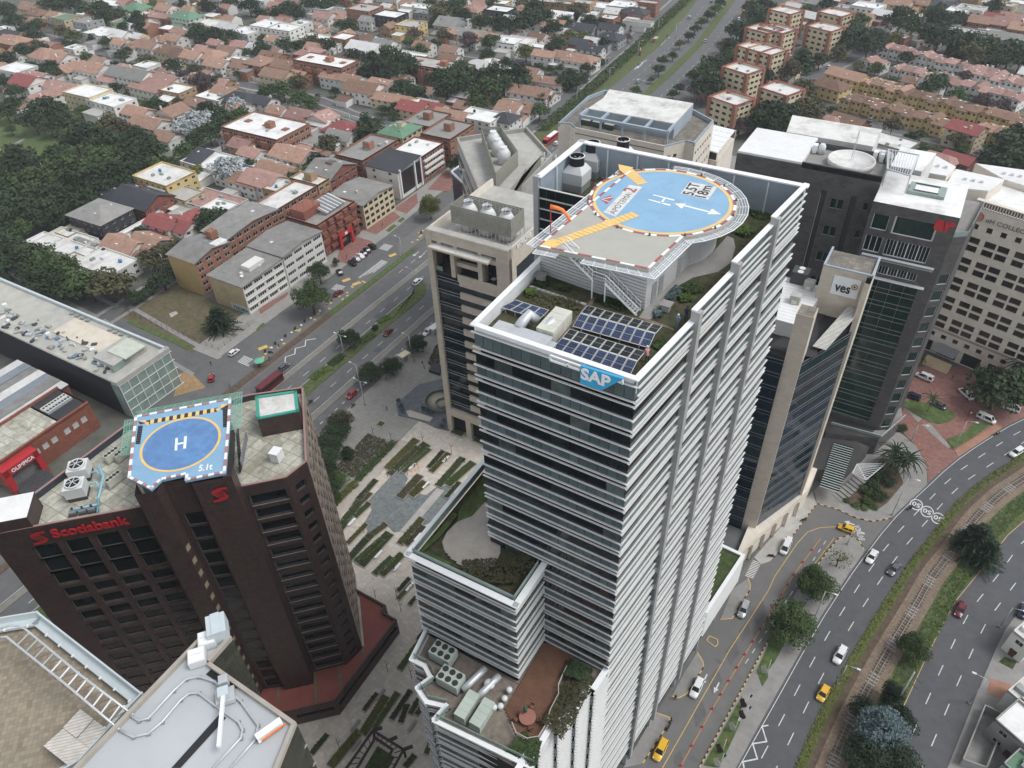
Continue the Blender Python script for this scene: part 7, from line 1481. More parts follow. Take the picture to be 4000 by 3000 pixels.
for y0,wd in ((233.3,8.2),(240.6,3.0)):piece('black_panel',M('black_glass_panel',(.012,.012,.014),.15),t,(-191.1,y0,6.6),(.3,wd,9.6));
for y in (228.2,238.2,242.5):piece('white_frame',white,t,(-191.0,y,6.6),(.7,.6,12.4))
t=flat(-208,244,-192,262,11,'wF','r','red brick block with white balcony bands beside the black panel block',rows=4,nf=3,ns=3,ww=3.6,wh=1.5)
for k in range(3):piece('balcony_band',whitewall,t,(-191.6,253,3.6+2.75*k),(1.0,14,.9))
for nm,x0,y0,x1,y1,h,rf,wl,lb in ((0,-226,209,-212,226,12,'sX','r','red brick block with capped stair tower behind the cream block'),(0,-226,229,-211,254,12,'kF','b','long orange block with grey roof and rooftop hut in the second row'),(0,-225,257,-211,272,12,'gH','c','cream block with sea-green pitched roof'),(0,-224,274,-208,292,11,'kF','b','brick block with grey roof and square brick tower'),(0,-206,264,-190,284,12,'kF','b','brick corner block with grey roof beside the bus stop'),(0,-226,201,-211,208,13,'mF','u','buff brick block with stepped roof beside the long orange block')):
 t=flat(x0,y0,x1,y1,h,rf,wl,lb,rows=4,nf=max(2,int((y1-y0)/3.6)),ns=3,ww=2.0)
 piece('stair_tower',WL[wl],t,((x0+x1)/2+1,(y0+y1)/2,h+1.5),(3.6,3.6,3.4)); piece('tower_cap',M('tower_cap',(.1,.1,.1),.6) if wl=='r' else concrete,t,((x0+x1)/2+1,(y0+y1)/2,h+3.4),(3.0,3.0,.5))
for c,r_,x,y,wx,wy,h,lb in ((1,0,80,1090,36,22,10,'wide orange brick flats with white roof and sunken courts near the silver tree'),(1,0,600,525,36,15,11,'orange brick flats with bright white roof above the tiled rows'),(1,0,1580,560,40,14,9,'orange brick flats with stair tower among dark trees')):
 p=Q(c,r_,x,y,h); t=block('apartment_block','apartments',p.x,p.y,wx,wy,h,'wF' if x<1000 else 'cF','b',rows=3,ww=2.6,wh=1.6,label=lb)
 for k in range(int(wx/8)):piece('brick_bay',brick,t,(p.x-wx/2+4+8*k,p.y-wy/2-.6,h*.42),(3.6,1.6,h*.84))
 for k in range(3):piece('roof_court',M('court_brick',(.25,.1,.06),.9),t,(p.x-wx/3+wx/3*k,p.y+1,h+.2),(3,3,.5))
 piece('stair_tower',brick,t,(p.x+wx*.1,p.y,h+1.2),(3.5,3.5,3))
 # ---- the denser fabric between the houses read one by one
SPOTS=[(o.location.x,o.location.y,8.0) for o in col.objects if o.type=='EMPTY' and o.name.split('.')[0] in ('house','apartment_block','row_house','brick_flats')]
def segd(p,a,b_):
 a,b_=Vector(a),Vector(b_); d=b_-a; u=max(0,min(1,(p-a).dot(d)/max(1e-6,d.length_squared))); return (p-(a+d*u)).length
def free(x,y,r_):
 p=Vector((x,y))
 if any(math.hypot(x-a,y-b_)<r_+c_ for a,b_,c_ in SPOTS):return False
 if any(segd(p,a,b_)<wd/2+2+r_ for pts,wd in STREETS for a,b_ in zip(pts,pts[1:])):return False
 if AX(-176,y)-12-r_*.5<x<AX(-124,y)+r_:return False
 if -470<x<-310 and 108<y<262:return False
 d=Vector((x,y,0))-Vector((0,0,CAM_H)); u,v_=d.dot(CR)/d.dot(CF)*FPX,d.dot(CU)/d.dot(CF)*FPX
 return abs(u)<2080 and v_<1560
fr_=random.Random(77); INF=[]
for i in range(2600):
 if fr_.random()<.72:x,y,rz=fr_.uniform(-600,-205),fr_.uniform(205,780),0
 else:x,y,rz=fr_.uniform(-120,330),fr_.uniform(400,760),R(-16)
 if free(x,y,4.6):SPOTS.append((x,y,5.2)); INF.append((math.hypot(x,y),x,y,rz))
INF.sort(); FM=list(RF.values())+list(WL.values()); fm=MB()
for i,(_,x,y,rz) in enumerate(INF):
 rf=fr_.choice(('oX','oX','oY','pX','pX','oH','bX','wF','mF','lX','sX')); wl=fr_.choice('wwwwcub'); wx,wy,h=fr_.uniform(9,12.5),fr_.uniform(8,11),fr_.uniform(4.5,6.5); rz+=R(fr_.uniform(-4,4))
 if i<110:block('house','house',x,y,wx,wy,h,rf,wl,rz,rows=2,ns=2,nf=2,base=f'small {WN[wl]} {RN[rf[0]]}-roofed house between larger houses',group='small infill houses'); continue
 ca,sa=math.cos(rz),math.sin(rz); W=lambda a,c:(x+a*ca-c*sa,y+a*sa+c*ca); ax,ay=wx/2,wy/2; im,iw=FM.index(RF[rf[0]]),FM.index(WL[wl])
 fm.prism([W(-ax,-ay),W(ax,-ay),W(ax,ay),W(-ax,ay)],0,h,iw,im)
 if rf[1]!='F':
  X,Y,rs=ax+.5,ay+.5,wy*.24; E_=[(*W(-X,-Y),h-.1),(*W(X,-Y),h-.1),(*W(X,Y),h-.1),(*W(-X,Y),h-.1)]; a_,c_=(*W(-ax,0),h+rs),(*W(ax,0),h+rs)
  for f_ in ([E_[0],E_[1],c_,a_],[E_[2],E_[3],a_,c_]):fm.face(f_,im)
  for f_ in ([(*W(-ax,ay),h),(*W(-ax,-ay),h),a_],[(*W(ax,-ay),h),(*W(ax,ay),h),c_]):fm.face(f_,iw)
 for k in (-.25,.25):fm.box((*W(k*wx,-ay-.01),h*.6),(1.3,.06,1.1),rz,len(FM))
tag(fm.build('far_houses',FM+[glass_h]),kind='stuff')
# ---- glass corner building under finishing works, supermarket
gc=thing('glass_corner_building',(-203,90,0),'unfinished concrete building with green glass corner and black netting','building')
b=MB(); b.prism([(-266,81),(-178.6,81),(-178.6,98.4),(-266,98.4)],0,12.4); b.build('body',concrete_l,gc)
piece('black_netting',M('black_netting',(.012,.013,.018),.9,.4,.8,bump=.6),gc,(-223,80.85,6.2),(83,.25,12.2))
for k in range(4):
 for i in range(6):piece('glass_panel',pale_glass,gc,(-178.45,82.4+2.9*i,1.6+3.0*k),(.2,2.8,2.9));
for k in range(4):piece('glass_panel',pale_glass,gc,(-180.2,80.8,1.6+3.0*k),(3.0,.3,2.9))
for k in range(5):piece('mullion',frame_w,gc,(-178.3,90,.1+3.0*k),(.2,18.2,.2))
for i in range(7):piece('mullion',frame_w,gc,(-178.3,81+2.9*i,6.2),(.2,.2,12.4))
piece('roof_beam',concrete_l,gc,(-178.9,89.7,13.0),(1.4,18.4,1.3)); piece('roof_slab',M('wet_concrete_roof',(.44,.43,.38),.6,.12,.3,stain=.7,sc=(.3,.31,.3),ss=.12),gc,(-222,89.7,12.5),(87,17,.2)); piece('steel_edge',M('pale_blue_metal',(.5,.56,.57)),gc,(-222,98.3,13.2),(87,.7,.9))
piece('penthouse',concrete_l,gc,(-188.5,90,13.6),(9,11,2.4)); piece('penthouse_roof',M('pale_green_roof',(.5,.53,.45),.6),gc,(-187,91.5,15.0),(8,7,.3)); piece('penthouse_glass',pale_glass,gc,(-183.9,87,13.8),(.2,6,1.8)); piece('cream_terrace',M('cream_roof',(.62,.56,.46),.8,.06,.4,stain=.3),gc,(-206,92,12.75),(24,8,.2))
jr=random.Random(3); jm=[white,steel,concrete_l,M('scrap_blue',(.12,.22,.3),.6),greywall,M('scrap_dark',(.05,.06,.07),.7)]
jt=Many('scrap_piece',jm[0],gc,0)
for i in range(130):
 x=-262+76*jr.random(); p=(x,82+5*jr.random()+(3 if jr.random()<.3 else 0),12.75); piece('building_material',jr.choice(jm),gc,(p[0],p[1],p[2]+.2),(jr.uniform(.3,2.2),jr.uniform(.3,1.2),jr.uniform(.2,.9)),jr.random()*3)
for i in range(8):piece('planter_ring',concrete,gc,(-221+2.6*i+(8 if i>3 else 0),97.0,12.9),(1.3,1.0,.5),R(20))
sm=thing('supermarket',(-191,61,0),'red brick supermarket with red entrance portal','shop')
b=MB(); wall(b,(-184,46.5),(-184,74),0,9,[(9.2+2.6*i+(1.3 if i>2 else 0),10.9+2.6*i+(1.3 if i>2 else 0),4.4,6.3) for i in range(6)],.25); wall(b,(-198,46.5),(-184,46.5),0,9); wall(b,(-184,74),(-198,74),0,9); wall(b,(-198,74),(-198,46.5),0,9); b.build('wall',brick_r,sm)
windows(sm,(-184,46.5),(-184,74),0,[(9.2+2.6*i+(1.3 if i>2 else 0),10.9+2.6*i+(1.3 if i>2 else 0),4.4,6.3) for i in range(6)],.2,frame_w,M('glass_block',(.5,.5,.46),.4,.2,4),3)
for y,wd in ((56,18),(69.5,8)):piece('roof_deck',roofstone if wd>9 else M('black_felt',(.035,.035,.04),.9),sm,(-191,y,8.7),(13.4,wd,.15))
for a,c in (((-184,60.2),(.5,27.6)),((-198,60.2),(.5,27.6))):piece('parapet',brick_r,sm,(a[0]+(-.25 if a[0]>-190 else.25),a[1],9.1),(c[0],c[1],.8))
for dx in (0,1):
 for k in range(8):b=MB(); b.lathe((-192.5+1.9*dx,66.2+.9*k,9.6),[(.36,0),(.36,.1),(.26,.12)],10); b.build('condenser_fan',fanm,sm)
 piece('condenser_bank',ac_cream if dx==0 else steel,sm,(-192.5+1.9*dx,69.3,9.2),(1.7,7.4,.8))
for y in (46.9,55.2):piece('red_portal',red_sign,sm,(-182.6,y,4),(3.0,1.4,8.2))
piece('red_portal',red_sign,sm,(-182.6,51,7.2),(3.0,9.6,2.2)); txt('shop_letters','OLIMPICA',white,sm,(-181.0,48.2,6.6),(0,1,0),(0,0,1),6.2,1.1,.08,.03); piece('shutter',M('shutter_grey',(.22,.22,.22),.5,.1,1,pat='wb',ps=.2),sm,(-183.2,51,3),(.2,7,6));
for i in range(8):piece('entrance_step',M('dark_step',(.07,.07,.075),.8),sm,(-181.6+.45*i,51,.95-.13*i),(.45,8.4,.13+2*(.9-.13*i)))
t=thing('sheet_roof_shop',(-207,62,0),'long grey sheet-roofed hall left of the brick supermarket','shop hall'); b=MB(); b.prism([(-222,48),(-198.3,48),(-198.3,77),(-222,77)],0,7.5); b.build('wall',brick_r,t)
for i in range(7):o=piece('roof_strip',(sheet_w,M('blue_grey_sheet',(.22,.25,.28),.6,.12,.5,pat='xs',ps=.6),sheet)[i%3],t,(-220.5+3.5*i,62.5,8.0+.15*(i%2)),(3.4,29,.2));
t=thing('brick_shop',(-209,79,0),'small red brick shop with large square window at the left edge','shop'); b=MB(); wall(b,(-214,77.3),(-205,77.3),0,8,[(2,6.5,3.5,6.8)],.3); b.build('wall',brick_r,t); windows(t,(-214,77.3),(-205,77.3),0,[(2,6.5,3.5,6.8)],.25,frame_w,glass_h,0)
for i,(c,r_,x,y,wx,wy,h,rf,wl,lb) in enumerate(((3,3,2150,980,5,6,6,'lF','w','white-roofed house at the right edge beside the red wall'),(3,3,2160,1280,9,8,6,'wF','g','grey house with white roof slab in the lower right corner'),(3,3,2150,1659,7,5,5,'gF','g','turquoise-roofed house at the bottom right corner'),(3,3,2195,430,4,8,6,'mF','w','pale house with railed roof at the right edge'))):
 p=Q(c,r_,x,y,h); block('house','house',p.x+2,p.y,wx,wy,h,rf,wl,R(-28),label=lb)
t=thing('walled_yard',tuple(Q(3,3,1850,1500)),'roofless grey walled yard beside the right-hand pavement','yard'); yd=[Q(3,3,*p,0) for p in ((1840,1165),(1650,1630),(1850,1700),(2030,1260))]
for a,c_ in zip(yd,yd[1:]+yd[:1]):A1,t1,n1,L_1,g1=frame_at(a,c_); piece('wall',greywall,t,A1+t1*(L_1/2)+Vector((0,0,1.2)),(L_1,.25,2.4),g1)
for i,pts in enumerate(([(2090,520),(2230,440),(2240,650),(2120,650)],[(1990,745),(2040,700),(2150,740),(2110,810)],[(1920,890),(1890,1010),(2040,1080),(2100,940)])):
 P_=[Q2(3,3,*p) for p in pts]; sheet_poly('front_yard',P_,.15,(planting,planting,orangepave)[i],None,'structure',.1)
 # ================================================================ trees and planting
tr_=random.Random(21)
def leafmat(name,c,v=.35,ov=.28):
 m=M(name,c,.75,v,2.2,spec=.25,ov=ov); return m
LM={'d':leafmat('leaf_dark',(.03,.05,.022)),'m':leafmat('leaf_mid',(.052,.082,.028)),'y':leafmat('leaf_yellowish',(.105,.115,.03)),'o':leafmat('leaf_olive',(.075,.072,.036)),'s':leafmat('blossom_silver',(.36,.39,.39),.2,.05),'B':leafmat('leaf_bluegrey',(.10,.14,.145),.25),'p':leafmat('leaf_purple',(.085,.06,.062)),'c':leafmat('needle_dark',(.024,.040,.022)),'l':leafmat('leaf_light',(.075,.115,.03))}
bark=M('bark',(.09,.07,.05),.95,.3,2)
def leaf_cloud(lobes,n,ls,seed,flat=.0):
 """leaf-sized quads spread through the outer volume of several lobes"""
 r_=random.Random(seed); v=[]; f_=[]; tot=sum(l[3]*l[4]*l[3] for l in lobes); nz=Vector((seed*1.7,3.1,8.8))
 for x,y,z,a,h in lobes:
  k=int(n*a*a*h/tot)
  for _ in range(k):
   d=Vector((r_.gauss(0,1),r_.gauss(0,1),r_.gauss(0,1))).normalized()
   if d.z<-.35:d.z*=-.6
   rad=(.62+.42*r_.random()**.6)*(1+.25*noise.noise(d*2.3+nz+Vector((x,y,z))*3))
   c=Vector((x+d.x*a*rad,y+d.y*a*rad,z+d.z*h*rad))
   nn=(d+Vector((r_.gauss(0,.55),r_.gauss(0,.55),r_.gauss(0,.4)+.35))).normalized(); u=nn.cross(Vector((r_.gauss(0,1),r_.gauss(0,1),r_.gauss(0,1)))).normalized(); w_=nn.cross(u)
   s=ls*(.6+.8*r_.random()); i=len(v); b2=s*(.5+.4*r_.random())
   v+=[c-u*s,c-w_*b2*.8,c+u*s,c+w_*b2]; f_.append((i,i+1,i+2,i+3))
 me=bpy.data.meshes.new('crown'); me.from_pydata(v,[],f_); me.update(); return me
def lobes_broad(seed,n=9):
 r_=random.Random(seed); out=[(0,0,.95,.62,.55)]
 for i in range(n):a=6.283*i/n+r_.random()*.6; d=.48+.16*r_.random(); out.append((d*math.cos(a),d*math.sin(a),.62+.55*r_.random(),.3+.16*r_.random(),.26+.16*r_.random()))
 for i in range(4):a=r_.random()*6.283; out.append((.25*math.cos(a),.25*math.sin(a),1.25+.2*r_.random(),.34,.3))
 return out
def lobes_cone(seed,n=22,slim=.62):
 r_=random.Random(seed); out=[]
 for i in range(n):z=.15+2.2*i/n; d=slim*(1-(i/n)**1.3)*.62; a=i*2.4; out.append((d*math.cos(a),d*math.sin(a),z,.16+.3*slim*(1-i/n),.13+.12*(1-i/n)))
 return out
CR_F=[leaf_cloud(lobes_broad(s),1000,.085,s) for s in range(5)]; CR_N=[leaf_cloud(lobes_broad(s+40,12),6500,.040,s+40) for s in range(4)]
CN_F=[leaf_cloud(lobes_cone(s+80),1000,.085,s+80) for s in range(2)];
def spiky(seed,n=15):
 r_=random.Random(seed); v=[]; f_=[]
 for i in range(n):
  z=.2+2.1*i/n; L_=.8*(1-(i/n)**1.2)+.1
  for k in range(8):
   a=k*.785+i*.9+r_.uniform(-.3,.3); L2=L_*r_.uniform(.6,1.15); d=Vector((math.cos(a),math.sin(a),0)); sd_=Vector((-d.y,d.x,0))
   for s in range(26):
    u=(s+r_.random())/26; c=d*(L2*u)+sd_*(r_.gauss(0,.07)*(1.1-u))+Vector((0,0,z+.10*u-.28*u*u*L2+r_.gauss(0,.025))); q=(d+sd_*r_.gauss(0,.7)+Vector((0,0,r_.gauss(0,.35)))).normalized()*.065; w_=q.cross(Vector((r_.gauss(0,.3),r_.gauss(0,.3),1))).normalized()*.028; j=len(v); v+=[c-q,c-w_,c+q,c+w_]; f_.append((j,j+1,j+2,j+3))
 me=bpy.data.meshes.new('crown'); me.from_pydata(v,[],f_); return me
CN_N=[spiky(s+90) for s in range(2)]
KL=[leaf_cloud([(0,0,.3+.4*i,.34*(1-.12*i),.36) for i in range(6)],900,.07,130)]
SH=[leaf_cloud([(r_.uniform(-.5,.5),r_.uniform(-.5,.5),.35+.2*r_.random(),.5,.4) for r_ in [random.Random(s)] for _ in range(5)],700,.09,s) for s in (150,151,152)]
SP=[leaf_cloud(lobes_broad(s+60,8),420,.05,s+60) for s in range(1)]
def trunk_mesh(seed,near):
 r_=random.Random(seed); b=MB(); b.tube([(0,0,-.05),(.01,.0,.3),(.03,.02,.65),(.02,.0,.95)],[.06,.045,.035,.02],7 if near else 5)
 for i in range(7 if near else 4):
  a=6.283*i/(7 if near else 4)+r_.random(); z=.35+.35*r_.random(); d=.4+.2*r_.random(); b.tube([(.02,.01,z),(d*.5*math.cos(a),d*.5*math.sin(a),z+.22),(d*math.cos(a),d*math.sin(a),z+.5)],[.026,.018,.007],5)
 return b.mesh('trunk',bark)
TK=[trunk_mesh(s,s>1) for s in range(4)]
def palm_mesh(seed):
 r_=random.Random(seed); v=[]; f_=[]
 for k in range(26):
  a=6.283*k/26+r_.random()*.2; e=.75*r_.random(); prev=Vector((0,0,1.0)); d=Vector((math.cos(a),math.sin(a),.9-e))
  side=Vector((-math.sin(a),math.cos(a),0))
  for s in range(6):
   nx=prev+d*.19; w_=.075*(1-s/7)
   i=len(v); v+=[prev-side*w_-Vector((0,0,.03)),prev+side*w_-Vector((0,0,.03)),nx+side*w_*.8-Vector((0,0,.03)),nx-side*w_*.8-Vector((0,0,.03)),prev,nx]; f_+=[(i,i+4,i+5,i+3),(i+4,i+1,i+2,i+5)]; prev=nx; d.z-=.28
 me=bpy.data.meshes.new('fronds'); me.from_pydata(v,[],f_); return me
PM=[palm_mesh(s) for s in range(2)]
KINDN={'b':'broadleaf tree','c':'conifer','k':'cypress','p':'palm','u':'shrub','x':'sparse young tree'}
COLN={'d':'dark green','m':'mid green','y':'yellow-green','o':'olive brown','s':'silver-blossomed','B':'blue-grey','p':'purple-brown','c':'blackish','l':'light green'}
def tree(p,rad,h,kind,colr,near,place,group,label=None,z0=0.0):
 rz=tr_.random()*6.28
 nm={'b':'broadleaf_tree','c':'conifer_tree','k':'cypress_tree','p':'palm_tree','u':'shrub','x':'young_tree'}[kind]
 t=bpy.data.objects.new(nm,None); col.objects.link(t); t.location=(p[0],p[1],z0); t.empty_display_size=.5; OFF[t]=Vector(t.location)
 t['category']='tree' if kind!='u' else 'shrub';
 size='large ' if rad>=6.5 else ('small ' if rad<3 and kind!='u' else '')
 PENDING.append((t,label or f'{size}{COLN[colr]} {KINDN[kind]} {place}',group))
 k=tr_.randint(0,99)
 if kind in 'bx':
  me=(SP if kind=='x' else CR_N if near else CR_F); me=me[k%len(me)]; hz=h/1.75; s=(rad/.98,rad/.98*(.9+.2*tr_.random()),hz)
 elif kind=='c':me=(CN_N if near else CN_F)[k%2]; s=(rad/.62 if not near else rad/.85,rad/.62 if not near else rad/.85,h/2.45); hz=h/1.2
 elif kind=='k':me=KL[0]; s=(rad/.36,rad/.36,h/2.65); hz=h/2
 elif kind=='p':me=PM[k%2]; s=(rad*1.05,rad*1.05,rad); hz=h
 else:me=SH[k%3]; s=(rad/.9,rad/.9,h/.85); hz=h*.5
 o=bpy.data.objects.new('crown',me); col.objects.link(o); o.parent=t; o.scale=s; o.rotation_euler.z=rz; OFF[o]=OFF[t]
 if kind=='p':o.location.z=h-rad
 if not me.materials:me.materials.append(LM['m'])
 o.material_slots[0].link='OBJECT'; o.material_slots[0].material=LM[colr]
 if kind!='u':
  q=bpy.data.objects.new('trunk',TK[(2 if near else 0)+k%2]); col.objects.link(q); q.parent=t; q.scale=(rad*1.1,rad*1.1,hz*1.0); q.rotation_euler.z=rz
  if kind in 'ckp':q.scale=(rad*.6,rad*.6,h*.85)
 return t
def trees(txt_,place,group,near=False,z0=0):
 for e in txt_.replace('\n',';').split(';'):
  f_=e.split()
  if not f_:continue
  c,r_,x,y,rad=map(float,f_[:5]); rad*=1.0 if near else 1.16; kd,cl=f_[5][0],f_[5][1]; h=float(f_[6]) if len(f_)>6 else {'b':rad*1.65,'c':rad*2.3,'k':rad*5,'p':rad*1.6,'u':rad*1.0,'x':rad*1.8}[kd]
  p=Q(c,r_,x,y,z0+h*.55); tree(p,rad,h,kd,cl,near,place,group,z0=z0)
trees('''1 1 470 900 6.6 bm 13;1 1 540 690 4.2 bm 9;1 1 690 600 1.6 bm 3.5;1 1 1500 120 5 by 11;0 1 1880 1080 6.6 cc 10''','beside the service road','trees by the service road',True)
trees('1 1 800 1260 4.2 bd 7;1 1 980 1560 4.2 bd 7;1 1 1170 1500 3.7 bd 6.5;1 1 1390 1310 3.5 bd 6;1 1 1030 1170 1.3 bd 2.4','along the avenue near the plaza','avenue trees',True)
trees('1 2 730 320 4.2 bo 7;1 2 690 420 4.4 bd 7;1 2 620 520 4.4 bd 8;1 2 590 640 4.6 bd 8;1 2 580 760 4.2 bd 8;1 2 590 870 4 bd 7;1 2 700 830 3 bl 5;1 2 790 590 2 bd 4;1 2 640 950 3 bm 5','in the clump beside the boardwalk','boardwalk trees',True)
trees('3 3 200 400 5.6 bm 9;3 3 430 80 4.6 bm 8;3 2 400 1650 3 bm 6;3 3 1260 600 3.6 bm 7;3 3 820 1150 3.0 bc 6;3 3 1080 1010 2.6 bc 6;3 3 1130 1240 3.5 bc 7;3 3 1010 1330 5.2 bB 10;3 3 900 1560 5 bc 8;3 3 1080 1590 5 bc 8;3 2 620 1500 3.2 xy 6','by the curving road','trees by the curving road',True)
trees('3 2 1830 1330 5.6 cc 11;3 2 1920 1450 4.4 cc 9;3 2 1750 1300 3.6 cc 8','over the railway track','trees by the curving road',True)
trees('3 2 1080 640 4 pc 5;3 2 1190 700 4 pc 6;3 2 1130 720 3.6 pc 5;3 2 1060 720 3.6 pc 5;3 2 1400 180 2.6 pd 5','by the hotel forecourt','palms',True)
trees('3 2 840 930 1.9 ul 2.2;3 2 970 950 2.2 um 2.4;3 2 860 1000 1.6 ul 1.6;3 2 1165 390 1.4 um 2.2;3 2 960 780 2.4 ud 2.4;3 2 1040 830 2.2 ud 2;3 2 900 860 2 ud 1.8;3 2 760 1050 1.2 ul .9;3 2 840 1065 1.2 ul .9;3 2 920 1060 1.2 ul .9;3 2 690 1010 1 ul 1','in the corner planting bed','corner bed shrubs',True)
trees('3 2 2000 60 7 bd 12;3 2 2150 40 7 bd 12;3 2 1950 -40 5 bd 9;3 1 2170 1560 4 pd 8;3 0 2050 1290 9 cd 17;3 0 2190 1200 9 bd 16;3 0 2190 1400 9 bd 15;3 0 1990 1400 6 bd 11;3 1 1290 1440 2 bm 4','at the right edge by the hotel','hotel trees')
trees('''0 0 380 940 8 bd;0 0 560 1050 7 bd;0 0 280 1040 7 bd;0 0 480 960 6 bd;0 0 780 1180 9 bd;0 0 950 1090 8 bo;0 0 1060 1130 7 bo;0 0 1000 1250 8 bd;0 0 1280 1290 8 bd;0 0 880 1400 9 bm;0 0 560 1470 9 bm;0 0 130 1400 9 bd;0 0 230 1450 7 bd;0 0 300 1580 8 bm;0 0 120 1610 8 bm;0 0 700 1570 9 bd;0 0 1050 1500 8 bd;0 0 1180 1400 7 bd;0 0 1600 1310 5 bm;0 0 1350 1440 4 bl;0 0 1450 1400 4 bm;0 0 640 1200 7 bd;0 0 430 1100 5 bd;0 0 40 1530 7 bd;0 0 480 1330 6 bd;0 0 1180 1180 6 bd;0 0 900 1560 8 bd;0 0 720 960 4 bm;0 0 40 960 6 bd;0 0 90 900 5 bd;0 0 90 1120 3 bm
0 1 100 100 8 bd;0 1 300 60 8 bd;0 1 500 50 8 bd;0 1 700 80 7 bd;0 1 330 250 6 bd;0 1 60 250 7 bd;0 1 550 210 6 bd;0 1 440 150 7 bd;0 1 200 180 7 bd;0 1 180 330 5 bm;0 1 620 120 6 bd''','in the wooded park','park trees')
trees('''0 1 250 590 7 bd;0 1 400 620 7.5 bm;0 1 540 690 7 bm;0 1 650 780 7 bm;0 1 780 840 5 bd;0 1 940 800 7 bo;0 1 1040 790 5 bo;0 1 150 520 6 bd;0 1 50 470 7 bd;0 1 350 740 6 bd;0 1 480 800 6 bd;0 1 1330 570 5.5 bo;0 1 1520 480 4.5 bo;0 1 1420 520 4.5 bo;0 1 1830 240 6.5 bd;0 1 1730 290 4 bd;0 1 1400 760 4 bd;0 1 1300 830 2.8 bd;0 1 1160 910 3 bd;0 1 1230 890 2.5 bd;0 1 1210 350 3 bd;0 1 980 460 2 um;0 1 1400 230 2.5 um;0 1 1880 470 1.5 um;0 1 40 640 6 bd;0 1 1480 680 3 bm''','in the row behind the concrete building','trees near the vacant lot')
trees('''0 0 60 100 8 bd;0 0 120 190 7 bd;0 0 300 310 6 bd;0 0 330 220 6 bd;0 0 540 270 5 bo;0 0 640 310 5 by;0 0 850 90 9 bd;0 0 900 160 7 bd;0 0 1030 120 6 bd;0 0 1180 170 7 bd;0 0 1220 230 6 bd;0 0 1080 240 5 bd;0 0 1340 55 5 bm;0 0 1700 270 7 bd;0 0 1860 300 7 bd;0 0 2000 320 6 bd;0 0 1780 330 6 bd;0 0 520 40 8 bd;0 0 650 40 8 bd;0 0 440 30 8 bd;0 0 720 90 6 bd;0 0 910 360 4.5 bd;0 0 560 380 3.5 bd;0 0 640 440 3.5 bm;0 0 740 490 4 bm;0 0 860 510 3 bm;0 0 1060 485 5 bd;0 0 1130 430 4.5 bd;0 0 1270 530 5.5 bo;0 0 1150 580 3.5 bm;0 0 1500 580 6 bd;0 0 1690 590 4 bo;0 0 1730 710 6.5 bp;0 0 1880 710 5 bd;0 0 1570 650 4.5 bp;0 0 370 600 4 bd;0 0 490 620 5 bd;0 0 430 560 4 bd;0 0 200 440 6 bd;0 0 330 410 6 bd;0 0 90 510 6 bd;0 0 120 790 5 bd;0 0 1350 900 5 bd;0 0 1270 920 4 bm;0 0 1540 870 4 bo;0 0 1700 1040 7 bs;0 0 1590 1110 6 bs;0 0 2040 920 6 bs;0 0 1780 940 5 bd;0 0 1900 1000 6 bd;0 0 2080 1000 6 bm;0 0 1800 1150 6 bd;0 0 1690 1210 5 bd;0 0 1880 1060 5 bd;0 0 1960 1450 7 bs;0 0 1700 1480 4 by;0 0 1960 370 5 bm;0 0 2140 460 4 bm;0 0 2200 600 4 bd;0 0 1000 760 4 bd;0 0 650 380 3 bd;0 0 800 330 4 bd;0 0 1360 480 3 bd;0 0 2060 640 3 bm;0 0 260 570 4 bd;0 0 930 540 3 bm;0 0 1000 560 3 bd;0 0 1800 640 2 um;0 0 2180 1430 4 bd;0 0 1640 620 3 bm;0 0 20 700 5 bd;0 0 210 250 5 bd;0 0 1560 40 5 bd;0 0 1800 60 7 bd;0 0 1980 20 6 bd;0 0 2150 40 8 bd;0 0 1900 110 4 bp''','among the houses at upper left','garden trees at upper left')
